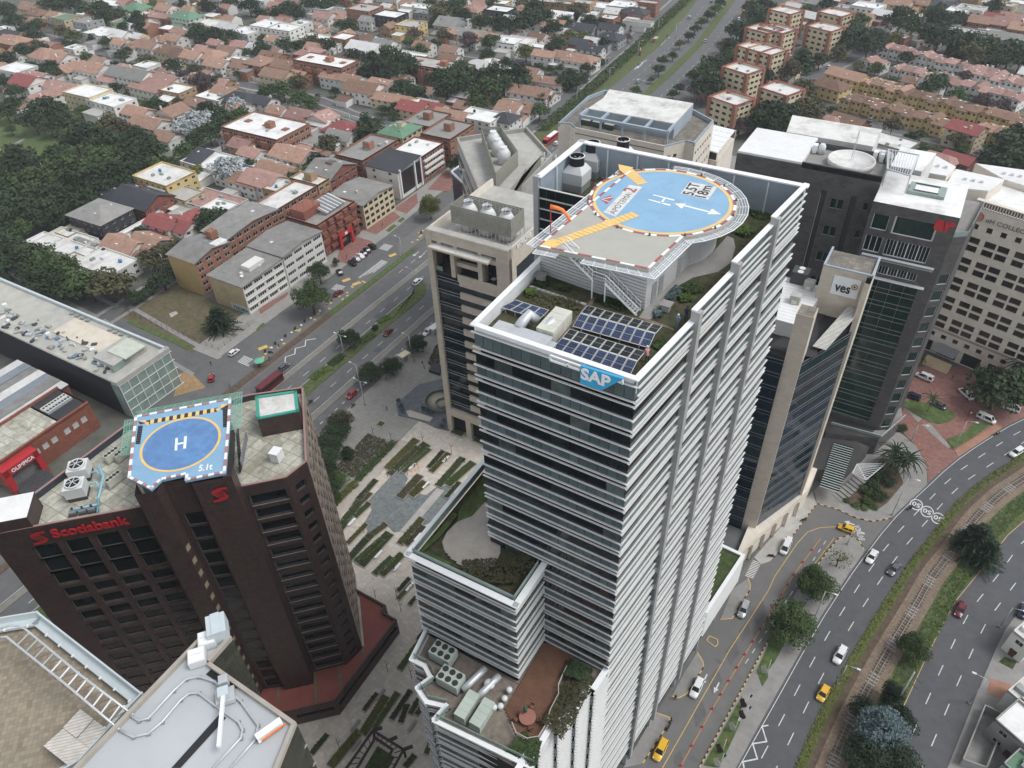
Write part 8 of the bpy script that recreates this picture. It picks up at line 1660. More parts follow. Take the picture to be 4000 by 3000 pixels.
trees('''1 0 280 90 8 bd;1 0 350 120 7 bd;1 0 40 120 6 bd;1 0 180 110 6 bd;1 0 810 230 6.5 bm;1 0 740 220 5 bm;1 0 260 390 6 bd;1 0 360 400 5 bd;1 0 500 360 6 bo;1 0 610 400 6 bd;1 0 840 490 6 bd;1 0 1040 540 8 bd;1 0 1150 500 8 bd;1 0 1280 560 8 bd;1 0 960 610 7 bd;1 0 1220 620 7 bd;1 0 1100 600 8 bd;1 0 1330 590 7 bd;1 0 1700 690 9 bd;1 0 1780 620 8 bd;1 0 1600 690 8 bd;1 0 1650 780 7 bd;1 0 1820 740 8 bd;1 0 1920 680 7 bd;1 0 2080 640 8 bd;1 0 2000 760 7 bm;1 0 2140 730 7 bd;1 0 1910 890 6 bm;1 0 1260 760 6 bd;1 0 1370 800 6 bd;1 0 1430 820 5 bd;1 0 1620 300 5 bo;1 0 1370 290 5 bp;1 0 1330 360 5 bm;1 0 950 1090 7 cd 15;1 0 620 1260 6.5 bo;1 0 520 1400 5 bd;1 0 470 1480 5 bm;1 0 360 700 5 bo;1 0 230 780 6 bm;1 0 370 850 6 bm;1 0 480 900 5 bm;1 0 80 800 5 bd;1 0 1220 930 4 bd;1 0 1110 950 2.6 bd;1 0 1080 940 2.5 bm;1 0 680 790 3 bd;1 0 1700 70 8 bd;1 0 1600 90 8 bo;1 0 1800 130 6 bd;1 0 1950 190 7 bd;1 0 2100 200 7 bd;1 0 2030 360 6 bm;1 0 1840 350 6 bp;1 0 2180 200 6 bd;1 0 1430 430 5 bm;1 0 1560 380 4 bd;1 0 980 350 4 bd;1 0 50 340 4 bm;1 0 40 430 6 bd;1 0 760 580 4 by;1 0 1180 990 3 bm;1 0 1400 1020 3.5 bm;1 0 1740 1410 5 bd;1 0 330 1560 5 bm;1 0 560 1090 3 bd;1 0 1030 1070 4 bm;1 0 2100 880 5 bd;1 0 1950 830 4 bm;1 0 700 1050 2.5 um;1 0 600 50 6 bd;1 0 480 30 7 bd;1 0 1150 60 4 bd;1 0 1240 180 3 bm;1 0 900 20 5 bd;1 0 650 20 6 bd;1 0 1500 30 5 bd;1 0 1750 20 6 bd;1 0 2050 30 5 bd;1 0 1550 180 4 bd;1 0 2000 480 5 bd;1 0 2150 560 5 bd;1 0 100 1330 3 bd;1 0 130 780 4 bd''','among the houses left of the avenue','garden trees left of the avenue')
trees('''2 0 120 450 5.5 by;2 0 170 170 9 bd;2 0 80 200 8 bd;2 0 350 250 7 bd;2 0 280 130 7 bd;2 0 380 380 6 bd;2 0 500 310 5 by;2 0 620 310 4 by;2 0 50 650 8 bd;2 0 90 740 6 bd;2 0 400 90 4 pd 9;2 0 560 90 6 bo;2 0 680 190 6 bd;2 0 470 190 6 bd;2 0 200 60 7 bd;2 0 100 40 6 bo;2 0 790 370 4 bd;2 0 780 190 4 bd;2 0 920 230 4 bd;2 0 1000 320 3 bp;2 0 330 600 3 bm;2 0 230 590 4 bd;2 0 510 650 5 bd;2 0 450 700 5 bd;2 0 560 700 5 bd;2 0 260 850 4 bd;2 0 240 960 5 bm;2 0 130 600 4 bd;2 0 420 590 3 bd;2 0 660 580 4 bd;2 0 750 520 3 bd''','between hedge and houses','trees by the hedge')
trees('''2 0 1270 600 3.6 bd;2 0 1300 520 3.4 bm;2 0 1390 480 3 bm;2 0 1450 380 3 bo;2 0 1530 310 3.4 bd;2 0 1580 250 3.6 bd;2 0 1640 190 3.6 bm;2 0 1700 130 4 bd;2 0 1760 80 4 bm;2 0 1800 20 4 bd;2 0 1070 780 3 bm;2 0 1200 690 2 bm''','on the far green median','median trees')
trees('''2 0 1950 260 8 bd;2 0 2030 330 7 bd;2 0 1900 420 7 bd;2 0 1850 390 5 bo;2 0 1900 490 6 bm;2 0 1750 560 7 bd;2 0 1650 620 6 bm;2 0 1700 740 8 bd;2 0 1780 720 6 bd;2 0 1600 780 5 bp;2 0 1560 650 3.5 bd;2 0 1640 850 4 bp;2 0 2100 110 8 bd;2 0 2180 60 8 bd;2 0 2060 60 6 bo;2 0 1970 1080 5 bp;2 0 2130 1040 7 bd;2 0 2190 960 6 bd;2 0 1450 760 3 bd;2 0 1390 810 2.8 bd;2 0 2190 660 5 bd;2 0 2150 1110 4 bl;2 0 2120 180 6 bd
3 0 300 500 7 cd 13;3 0 450 520 5 bd;3 0 130 570 3.5 cd 9;3 0 30 600 4 cd 9;3 0 210 610 6 bo;3 0 330 760 6 bo;3 0 300 860 7 bo;3 0 220 930 7 bo;3 0 60 1010 9 bd;3 0 180 1010 7 bd;3 0 420 1000 6 bo;3 0 420 900 4 bo;3 0 750 270 8 bd;3 0 690 350 8 bd;3 0 810 330 6 bo;3 0 930 340 7 bd;3 0 870 400 8 bd;3 0 620 440 5 bo;3 0 1090 330 4.5 by;3 0 930 600 4.5 bm;3 0 800 160 5 bm;3 0 340 90 5 bm;3 0 520 30 6 bd;3 0 1150 170 9 bd;3 0 1250 230 8 bd;3 0 1440 120 8 bd;3 0 1510 170 7 bd;3 0 1480 330 10 bd;3 0 1400 300 7 bd;3 0 1580 350 8 bd;3 0 1650 430 5 cm 13;3 0 1750 370 8 bd;3 0 1880 420 9 bm;3 0 1800 480 8 bo;3 0 2100 460 9 bd;3 0 2000 490 8 bd;3 0 2190 510 7 bd;3 0 1720 470 6 bd;3 0 1930 520 7 bd;3 0 1200 500 4.5 bd;3 0 1420 740 7 bd;3 0 1500 700 5 bd;3 0 1380 640 4 bm;3 0 1700 660 4 bp;3 0 1950 50 6 bd;3 0 1650 160 6 bd;3 0 1080 1080 4.5 bo;3 0 1240 1190 3.5 bd;3 0 1360 1290 3.5 bm;3 0 1640 1210 4.5 bo;3 0 1320 1160 3 bm;3 0 1640 830 5 bm;3 0 1850 870 5 bp;3 0 2030 920 5 bp;3 0 1080 700 3 bm;3 0 550 960 3 bd;3 0 780 570 3 by;3 0 1680 1280 3 bm;3 0 1460 1300 3 bo;3 0 120 1100 6 bd;3 0 40 880 5 bo''','right of the avenue','trees right of the avenue')
def leafy_strip(name,pts,wd,h,cl,label,n,ls=.28,cat='hedge',z0=0.0):
 r_=random.Random(len(label)); v=[]; f_=[]; P=[Vector((p[0],p[1],0)) for p in pts]; ln=[0]
 for a,b_ in zip(P,P[1:]):ln.append(ln[-1]+(b_-a).length)
 for _ in range(n):
  s=r_.random()*ln[-1]; k=0
  while k<len(P)-2 and ln[k+1]<s:k+=1
  d=(P[k+1]-P[k]).normalized(); nn=Vector((-d.y,d.x,0)); q=r_.uniform(-1,1); top=h*(.75+.35*noise.noise(Vector((s*.35,q,1.7))))*(1-.35*abs(q)**3)
  c=P[k]+d*(s-ln[k])+nn*(q*wd/2)+Vector((0,0,z0+(top if r_.random()<.7 else top*r_.random()))); u=Vector((r_.gauss(0,1),r_.gauss(0,1),r_.gauss(0,.5))).normalized(); w_=u.cross(Vector((r_.gauss(0,.4),r_.gauss(0,.4),1))).normalized(); sz=ls*(.5+r_.random())
  i=len(v); v+=[c-u*sz,c-w_*sz*.7,c+u*sz,c+w_*sz*.7]; f_.append((i,i+1,i+2,i+3))
 me=bpy.data.meshes.new(name); base=P[0]+Vector((0,0,z0)); me.from_pydata([p-base for p in v],[],f_); me.materials.append(LM[cl]); o=bpy.data.objects.new(name,me); col.objects.link(o); o.location=base
 return tag(o,label,cat)
leafy_strip('hedge',[Q2(2,0,260,1110,1.5),Q2(2,0,420,980,1.5),Q2(2,0,700,740,1.5),Q2(2,0,1000,470,1.5),Q2(2,0,1250,230,1.5),Q2(2,0,1500,0,1.5),Q2(2,0,1700,-160,1.5)],6.5,3.6,'m','long clipped hedge between the local road and the avenue',9000,.5)
leafy_strip('hedge',[Q2(2,0,420,760,2),Q2(2,0,620,650,2)],7,4,'d','tall dark hedge by the two parked cars left of the avenue',1500,.5)
leafy_strip('hedge',[Q2(2,0,640,600,1.2),Q2(2,0,830,520,1.2)],2.5,2,'d','short dark garden hedge along the reddish pavement',500,.4)
leafy_strip('flower_bed',[Q2(1,1,480,1620),Q2(1,1,620,1520)],3,.7,'l','light green bed on the near end of the green median',700,.2,'plants'); leafy_strip('flower_bed',[Q2(1,1,640,1500),Q2(1,1,760,1410)],3,.9,'m','leafy bed beside the lamp post on the green median',700,.2,'plants'); leafy_strip('flower_bed',[Q2(1,1,900,1310),Q2(1,1,1020,1230)],3,.9,'m','leafy bed by the round tree on the green median',600,.2,'plants'); leafy_strip('flower_bed',[Q2(1,1,1060,1130),Q2(1,1,1150,1080)],2.6,.7,'l','light bed in the middle of the green median',500,.2,'plants')
leafy_strip('hedge',[Q2(1,2,640,1060,.6),Q2(1,2,860,850,.6)],2.2,1.2,'y','yellow-green low hedge along the near end of the boardwalk',900,.2); leafy_strip('hedge',[Q2(1,2,870,830,.6),Q2(1,2,1200,490,.6)],2.2,1.2,'m','green low hedge along the far end of the boardwalk',900,.2)
leafy_strip('planted_bank',[Q2(1,2,790,780,.4),Q2(1,2,1080,470,.4)],9,.8,'o','mixed planted bank with rows between trees and boardwalk',3200,.2,'plants')
leafy_strip('roof_shrubs',[Q2(2,3,640,830,50),Q2(2,3,520,1020,50),Q2(2,3,400,1240,50),Q2(2,3,330,1330,50)],3.4,1.8,'o','olive and rust shrubs between timber deck and terrace parapet',2600,.16,'shrubs',LZ); leafy_strip('roof_shrubs',[Q2(2,3,600,760,50),Q2(2,3,530,900,50)],3.4,2.2,'d','dark tall shrubs at the foot of the louvred wall',1500,.16,'shrubs',LZ); leafy_strip('roof_shrubs',[Q2(2,3,20,1420,50),Q2(2,3,120,1500,50),Q2(2,3,230,1530,50)],3.6,1.4,'m','green shrubs in the near corner of the lower terrace',2000,.16,'shrubs',LZ)
leafy_strip('roof_shrubs',[Q2(1,2,1780,1640,TZ),Q2(2,2,60,1640,TZ),Q2(2,2,170,1560,TZ)],3.6,1.4,'o','rusty green shrubs along the upper terrace front',1600,.16,'shrubs',TZ)
for pts,cl,lb,wd,h in (([(370,830),(500,850)],'m','fern row at the foot of the grey helipad wall',.8,.6),([(120,890),(210,880)],'l','bright tuft of shrubs beside the left parapet path',1.4,.9),([(150,960),(600,990)],'o','reddish ground cover behind the small solar array',3,.35),([(740,920),(980,1010)],'d','dark ferns behind the stair foot',1.6,.4),([(1340,950),(1440,850)],'B','silver-leaved bushes along the paved roof path',1.2,.7),([(1480,860),(1620,820)],'m','green roof bed by the slim pole',2.2,.5),([(1440,930),(1540,920)],'l','light green roof shrubs beside the silver bushes',1.5,.6),([(1960,380),(2050,330)],'l','light green shrubs in the rear roof bed',2,.7),([(2050,200),(2180,150)],'m','low green cover below the rear screen wall',4,.3),([(1230,1065),(1290,1060)],'B','silver bush beside the stair landing path',1.2,.6),([(200,790),(300,830)],'d','dark shrubs round the concrete roof vent',1.2,.6),([(1230,1350),(1330,1300)],'m','weedy patch beside the kneeling worker',1.5,.3)):
 leafy_strip('roof_shrubs',[Q2(2,1,*p,DK) for p in pts],wd,h,cl,lb,int(140*wd+150),.13,'plants',DK)
for k,(dA,dB,cl) in enumerate(((-5.0,-3.3,'y'),(3.2,5.6,'m'),(5.2,6.6,'l'))):
 P_=[p_ for p_ in off(ra,(dA+dB)/2) if -40<p_[0]<140 and 20<p_[1]<200]
 o=leafy_strip('verge_grass',P_,abs(dB-dA),.3,cl,'rough grass growing along the railway verge',5200,.22,'grass'); o['kind']='stuff'; del o['category']
 # ================================================================ vehicles
def loft(b,secs,m=0,cap=True):
 """secs: (x, half width, z bottom, z top, shoulder)"""
 i0=len(b.v); n=8
 for x,w_,z0,z1,s in secs:
  zm=z0+(z1-z0)*.45
  b.v+=[(x,-w_*.9,z0),(x,w_*.9,z0),(x,w_,zm),(x,w_*.97,z1-.06),(x,w_*s,z1),(x,-w_*s,z1),(x,-w_*.97,z1-.06),(x,-w_,zm)]
 for j in range(len(secs)-1):
  for k in range(n):k2=(k+1)%n; b.f.append((i0+j*n+k2,i0+j*n+k,i0+(j+1)*n+k,i0+(j+1)*n+k2)); b.mi.append(m); b.smooth.append(True)
 b.f.append(tuple(i0+k for k in range(n))); b.f.append(tuple(i0+(len(secs)-1)*n+k for k in reversed(range(n)))); b.mi+=[m,m]; b.smooth+=[False,False]
carglass=M('car_glass',(.012,.014,.016),.05,.2,1,spec=.6); tyre=M('tyre',(.015,.015,.015),.9); rim_m=M('wheel_rim',(.35,.35,.36),.3,metal=.6); lampw=M('head_lamp',(.75,.75,.72),.2); lampr=M('tail_lamp',(.4,.02,.02),.3)
def paint(name,c,met=.0):return M('car_'+name,c,.25,.03,1,metal=met,spec=.6)
PAINT={'white':paint('white',(.72,.72,.71)),'black':paint('black',(.012,.012,.014)),'grey':paint('grey',(.12,.125,.135),.3),'silver':paint('silver',(.42,.43,.44),.4),'red':paint('red',(.32,.025,.03)),'maroon':paint('maroon',(.12,.012,.018)),'yellow':paint('yellow',(.72,.42,.03)),'navy':paint('navy',(.015,.022,.05)),'blue':paint('blue',(.1,.25,.4))}
SHAPES={'sedan':(4.4,1.42,-1.55,1.0,-1.0,.3,.92),'hatchback':(3.8,1.48,-1.75,1.0,-1.45,.35,.9),'suv':(4.6,1.7,-2.1,1.15,-1.85,.45,1.02),'van':(4.9,1.95,-2.3,1.75,-2.2,1.05,1.1)}
CARM={}
def car_meshes(kind):
 if kind in CARM:return CARM[kind]
 L,H_,c0,c1,t0,t1,zb=SHAPES[kind]; h=L/2; out=[]
 b=MB(); loft(b,[(-h,.66,.38,zb-.16,.8),(-h+.12,.8,.28,zb-.03,.86),(-h+.7,.87,.22,zb,.9),(0,.88,.2,zb,.92),(h-1.1,.87,.22,zb-.04,.9),(h-.35,.82,.25,zb-.16,.84),(h,.62,.34,zb-.32,.75)]); out.append(('body',b.mesh('body',PAINT['white']),1))
 def ring(x0,x1,w_,z):return [(x0,-w_,z),(x1,-w_,z),(x1,w_,z),(x0,w_,z)]
 A,B=ring(c0,c1,.80,zb-.03),ring(t0,t1,.63,H_-.03)
 b=MB(); b.hexa(A,B); out.append(('window_glass',b.mesh('window_glass',carglass),0))
 b=MB(); b.hexa(ring(t0-.06,t1+.06,.66,H_-.06),ring(t0+.08,t1-.08,.58,H_+.02)); out.append(('roof',b.mesh('roof',PAINT['white']),1))
 b=MB()
 for p,q in zip(A,B):b.bar(Vector(p)*1.0,Vector(q),.11)
 for s in (-1,1):b.bar(((c0+c1)/2,s*.8,zb),((t0+t1)/2,s*.63,H_-.03),.1)
 if kind in ('van','suv'):
  for s in (-1,1):b.bar((c0*.45,s*.8,zb),(t0*.45,s*.64,H_-.03),.5 if kind=='van' else.12)
 out.append(('pillar_set',b.mesh('pillar_set',PAINT['white']),1))
 b=MB();
 n=14
 for k in range(n):
  a0,a1=6.2832*k/n,6.2832*(k+1)/n
  for y0,y1,r0,m in ((-.1,.1,.32,0),(-.105,.105,.19,1)):
   p=[(r0*math.cos(a),y,r0*math.sin(a)) for a in (a0,a1) for y in (y0,y1)]; b.face([p[0],p[1],p[3],p[2]],m); b.face([(0,y0,0),p[0],p[2]],m); b.face([(0,y1,0),p[3],p[1]],m)
 wm=b.mesh('wheel',[tyre,rim_m])
 for x in (-h+.75,h-.8):
  for y in (-.8,.8):out.append(('wheel',wm,(x,y,.32)))
 for nm,m,x in (('headlight',lampw,h-.16),('tail_light',lampr,-h+.06)):
  for y in (-.58,.58):out.append((nm,cube(m),(x,y,zb-.24 if x>0 else zb-.22,.14,.3,.14)))
 CARM[kind]=out; return out
def car(p,ang,kind,colr,base,group,z=0.0):
 t=bpy.data.objects.new('parked_car' if 'parked' in base else kind if kind in ('van','suv') else 'car',None); col.objects.link(t); t.location=(p[0],p[1],z+.015); t.rotation_euler.z=ang; t['category']='car' if kind!='van' else 'van'; PENDING.append((t,f'{colr} {kind} {base}',group))
 for nm,me,a in car_meshes(kind):
  o=bpy.data.objects.new(nm,me); col.objects.link(o); o.parent=t
  if isinstance(a,tuple):
   o.location=a[:3]
   if len(a)>3:o.scale=a[3:]
  elif a:o.material_slots[0].link='OBJECT'; o.material_slots[0].material=PAINT[colr]
 return t
def cars(txt_,base,group):
 for e in txt_.replace('\n',';').split(';'):
  f_=e.split()
  if not f_:continue
  c,r_,x,y=map(float,f_[:4]); a=float(f_[4]); p=Q(c,r_,x,y,.6); car(p,R(a),f_[6],f_[5],base,group)
def head(c,r_,x,y,x2,y2):d=Q(c,r_,x2,y2)-Q(c,r_,x,y); return math.degrees(math.atan2(d.y,d.x))
cars('1 1 1397 775 90 white suv;1 1 1140 1210 -90 maroon sedan;1 1 1485 1205 -90 white sedan;1 1 242 1510 90 grey hatchback;1 2 825 90 -90 red hatchback;2 0 1092 703 90 silver suv;2 0 1533 150 95 silver suv;2 0 1668 355 -85 silver hatchback;2 0 1465 370 95 silver sedan;2 0 1725 15 95 grey sedan;2 0 1958 165 -85 white hatchback;2 0 2040 15 -85 silver suv;2 0 2007 85 -85 yellow hatchback;2 0 1970 135 -85 yellow hatchback;2 0 385 1235 90 white hatchback','driving on the avenue','avenue traffic')
cars('1 1 830 610 158 black suv;1 1 868 575 158 silver sedan;1 1 903 550 158 white sedan;1 1 930 528 158 navy sedan;1 1 958 500 158 black sedan;1 1 1003 468 158 black suv;1 1 722 690 150 black sedan;1 1 712 872 88 maroon sedan;0 1 2022 1385 90 white hatchback;0 1 1826 1605 135 red hatchback;0 1 1385 125 170 white suv','by the service road','cars by the service road')
T1=head(3,3,590,740,660,610)
cars(f'3 3 622 682 {T1+180} white suv;3 3 478 1012 {T1+180} yellow hatchback;3 2 898 1490 {head(3,2,860,1550,930,1435)+180} white sedan;3 2 1090 1598 {head(3,2,1050,1640,1130,1550)+180} grey sedan;3 2 2148 590 {head(3,2,2100,620,2190,565)+180} white suv;3 3 1662 287 {head(3,3,1640,345,1690,228)+180} maroon sedan;3 3 2205 300 {T1} navy sedan','on the curving road','curving road traffic')
T2=head(2,3,1250,1580,1330,1410)
cars(f'2 3 1285 1500 {T2+180} yellow suv;2 3 1597 965 {T2+180} white suv;2 3 2003 287 {T2+180} silver suv;3 2 155 1405 {head(3,2,130,1470,190,1340)+180} white van;3 2 678 1248 180 yellow hatchback','in the drop-off lane','drop-off lane cars')
cars('3 2 1350 -60 165 white van;3 2 1710 85 135 white van;3 2 2090 205 175 white van;3 2 1885 300 -15 white van;3 2 1245 105 170 navy suv;3 2 1475 180 160 grey sedan','on the red hotel forecourt','forecourt cars')
cars('3 0 527 578 80 white suv;3 0 668 500 80 yellow sedan;3 0 898 1033 70 silver suv;3 0 1850 1310 70 silver sedan;3 0 262 388 60 grey sedan;3 0 690 25 80 grey suv;3 0 1300 800 70 navy sedan;3 0 1580 480 150 silver sedan;3 0 765 10 80 white sedan','on the streets at upper right','cars at upper right')
cars('2 0 645 638 0 silver hatchback;2 0 642 682 0 silver hatchback;2 0 85 545 0 grey sedan;2 0 255 572 0 white hatchback;2 0 360 587 0 silver sedan;2 0 195 560 0 navy sedan;1 0 1075 330 0 silver sedan;1 0 1070 360 0 white suv;1 0 1205 355 0 white suv;1 0 1265 365 0 grey hatchback;1 0 1370 388 0 navy sedan;1 0 1495 405 0 grey sedan;1 0 2150 517 0 white sedan;0 0 1990 105 0 silver sedan;0 0 1565 60 0 white suv;0 0 2110 650 0 white hatchback;1 0 540 822 0 grey sedan;2 0 15 575 0 blue sedan','parked in the streets at upper left','cars at upper left')
p=Q(2,0,335,1195,1.5); t=thing('city_bus',(p.x,p.y,0),'red and white articulated city bus on the avenue behind the towers','bus')
busr,bush=M('bus_red',(.45,.03,.04),.4),3.1
for nm,m,c,d in (('lower_body',busr,(0,0,.95),(2.5,12,1.3)),('window_band',carglass,(0,0,2.1),(2.46,11.8,1.0)),('upper_body',busr,(0,0,2.8),(2.5,12,.5)),('roof',white,(0,1.5,3.08),(2.2,8,.12)),('roof',busr,(0,-4,3.07),(2.2,3,.12)),('bumper',PAINT['yellow'],(0,-6.05,.6),(2.5,.2,.6)),('windscreen',carglass,(0,-6.02,1.9),(2.2,.1,1.5))):piece(nm,m,t,p+Vector(c)-Vector((0,0,1.5)),d)
for x in (-1.15,1.15):
 for y in (-3.6,3.6):o=put('wheel',[m for n_,m,a in car_meshes('suv') if n_=='wheel'][0],t,(p.x+x,p.y+y,.5),(1.5,1.5,1.5),R(90))
p=Q(1,1,120,1655,1.5); t=thing('city_bus',(p.x,p.y,0),'dark red bus partly hidden behind the maroon tower parapet','bus')
for nm,m,c,d in (('lower_body',PAINT['maroon'],(0,0,-.55),(2.5,9,1.3)),('window_band',carglass,(0,0,.6),(2.46,8.9,1.0)),('roof',PAINT['maroon'],(0,0,1.3),(2.5,9,.5))):piece(nm,m,t,p+Vector(c),d)
# ================================================================ people
def person_mesh(name,V,E,rad):
 me=bpy.data.meshes.new(name); me.from_pydata(V,E,[]); ob=bpy.data.objects.new(name,me); col.objects.link(ob); ob.modifiers.new('skin','SKIN')
 for i,r_ in enumerate(rad):me.skin_vertices[0].data[i].radius=(r_,r_*.85); me.skin_vertices[0].data[i].use_root=i==0
 s=ob.modifiers.new('sub','SUBSURF'); s.levels=1; s.render_levels=1
 out=bpy.data.meshes.new_from_object(ob.evaluated_get(bpy.context.evaluated_depsgraph_get())); bpy.data.objects.remove(ob); bpy.data.meshes.remove(me); out.name=name; return out
def pose(lean,hipz,step,arm):
 """pelvis, chest, neck, head, two legs, two arms with hands"""
 l=lean; V=[(0,0,hipz),(l*.45,0,hipz+.3),(l*.85,0,hipz+.52),(l,0,hipz+.6),(l*1.1,0,hipz+.72),(l*1.15,0,hipz+.84)]; E=[(0,1),(1,2),(2,3),(3,4),(4,5)]; rad=[.16,.15,.17,.06,.1,.08]
 for s in (-1,1):
  st_=step*s; i=len(V); V+=[(0,.1*s,hipz-.06),(st_*.5+.05,.11*s,hipz*.52),(st_,.11*s,.08),(st_+.16,.12*s,.04)]; E+=[(0,i),(i,i+1),(i+1,i+2),(i+2,i+3)]; rad+=[.1,.075,.05,.045]
  i=len(V); V+=[(l*.85,.2*s,hipz+.5),(l*.8-st_*.4+arm*.12,.26*s,hipz+.24),(l*.8-st_*.6+arm*.36,.22*s,hipz+.04+arm*.3),(l*.8-st_*.6+arm*.44,.2*s,hipz-.03+arm*.34)]; E+=[(2,i),(i,i+1),(i+1,i+2),(i+2,i+3)]; rad+=[.065,.05,.035,.04]
 return V,E,rad
PP=[person_mesh('body',*pose(.03,.88,.18,0)),person_mesh('body',*pose(.02,.9,.04,.3)),person_mesh('body',*pose(.42,.8,.1,.7))]
skin_m=M('skin',(.35,.2,.14),.6);
CL={k:M('cloth_'+k,c,.85,.15,3) for k,c in {'black':(.02,.02,.022),'navy':(.03,.045,.1),'pink':(.55,.25,.27),'blue':(.18,.26,.36),'white':(.6,.6,.6),'red':(.4,.04,.05),'grey':(.15,.15,.16),'green':(.05,.12,.07)}.items()}
PMV={}
def person(p,ang,ps,top,leg,label,hat=None,group=None):
 k=(ps,top,leg)
 if k not in PMV:
  me=PP[ps].copy()
  for m in (CL[leg],CL[top],skin_m):me.materials.append(m)
  hz=.9 if ps<2 else.8
  for f_ in me.polygons:
   c=sum((me.vertices[i].co for i in f_.vertices),Vector())/len(f_.vertices); f_.material_index=2 if c.z>hz+.6 or (abs(c.y)>.15 and c.z<hz+.02 and c.z>.6 and ps!=2) else (1 if c.z>hz+.0 else 0); f_.use_smooth=True
  PMV[k]=me
 t=bpy.data.objects.new('person',None); col.objects.link(t); t.location=p; t.rotation_euler.z=ang; tag(t,label,'person',group)
 o=bpy.data.objects.new('body',PMV[k]); col.objects.link(o); o.parent=t
 top_v=max((v.co for v in PMV[k].vertices),key=lambda v:v.z); b=MB(); hx=.03*1.1 if ps==0 else.02 if ps==1 else.47; hz=(1.64,1.66,1.56)[ps]-.02
 b.lathe((hx,0,hz),[(.125 if hat else.115,-.02),(.12,.06),(.07,.115),(.01,.13)],10); h_=bpy.data.objects.new('hard_hat' if hat else 'hair',b.mesh('hat',CL[hat] if hat else CL['black'])); col.objects.link(h_); h_.parent=t
 return t
Z=lambda c,r_,x,y,z=.02:tuple(Q(c,r_,x,y,z))
person(Z(2,1,1425,1175,DK),R(-110),1,'blue','blue','worker in light blue overalls and white helmet on the tower roof','white','roof workers')
person(Z(2,1,1500,1105,DK),R(-60),1,'navy','navy','worker in navy leaning at the louvred parapet beside the fin',None,'roof workers')
person(Z(2,1,1165,1470,DK),R(120),2,'pink','navy','worker in pink shirt and white helmet bending beside the solar panels','white','roof workers')
for i,(c,r_,x,y,a,tp,lg,lb) in enumerate(((1,2,1133,230,40,'black','black','pedestrian in black walking across the grey pavement near the granite garden'),(1,2,1455,185,90,'white','grey','pedestrian in white top beside the round fountain'),(1,2,1645,670,0,'black','black','person in black by the bench between planter strips'),(1,2,1370,715,60,'black','grey','person in black near the orange cones on the plaza'),(1,2,1195,1610,200,'black','navy','person in dark clothes sitting area near the lower plaza bench'),(1,2,1800,680,90,'black','black','person in black on the plaza near the white coping'),(1,1,1440,1500,80,'black','white','pedestrian with pale trousers at the pavement by the dark planter'),(1,1,1455,1530,70,'pink','grey','pedestrian in pink top beside the dark planter corner'),(1,1,1368,1470,10,'black','black','pedestrian in black below the round pavement tree'),(1,1,1125,1625,30,'red','navy','pedestrian in red top under the avenue trees'),(0,1,1828,1500,100,'black','black','pedestrian in black crossing near the red hatchback'),(1,1,200,1345,20,'black','black','pedestrian beside the planters of the service road'),(1,1,120,1455,80,'navy','black','pedestrian beside the green parasol stall'),(2,3,1410,1065,-70,'black','black','pedestrian in black at the yellow kerb of the drop-off lane'),(2,3,1372,1265,40,'black','grey','person in black standing at the yellow kerb corner'),(3,2,1745,275,120,'white','red','person with white bag near the white forecourt van'),(3,2,1735,255,100,'red','black','person in red top on the hotel forecourt'),(3,2,1865,190,0,'red','black','person in red near the forecourt trees'),(3,1,1585,1620,20,'black','black','person in black at the hotel steps'),(1,1,1095,300,80,'navy','grey','pedestrian on the red pavement by the cream block'),(1,1,785,575,90,'red','black','pedestrian near the red doorway forecourt'),(0,2,1990,40,60,'black','navy','pedestrian near the earth works left'),(0,2,305,770,10,'white','navy','person in white by the red shop portal'),(0,2,265,800,60,'black','black','person in dark clothes on the shop steps'))):
 person(Z(c,r_,x,y,.14 if (c,r_)==(1,1) else.02),R(a),i%2,tp,lg,lb,None,'pedestrians')
def moto(c,r_,x,y,a,colr,label):
 p=Q(c,r_,x,y,.02); t=bpy.data.objects.new('motorcycle',None); col.objects.link(t); t.location=p; t.rotation_euler.z=R(a); tag(t,label,'motorcycle','motorcycles')
 wm=[m for n_,m,k in car_meshes('suv') if n_=='wheel'][0]
 for x_ in (-.62,.62):o=bpy.data.objects.new('wheel',wm); col.objects.link(o); o.parent=t; o.location=(x_,0,.3); o.scale=(.95,.6,.95)
 b=MB(); b.box((0,0,.5),(.7,.24,.35)); b.box((.15,0,.78),(.5,.28,.22)); b.box((-.4,0,.8),(.7,.26,.1)); b.bar((.62,0,.3),(.45,0,1.0),.08); b.bar((.45,-.35,1.02),(.45,.35,1.02),.05); o=bpy.data.objects.new('frame',b.mesh('frame',CL[colr])); col.objects.link(o); o.parent=t; return p
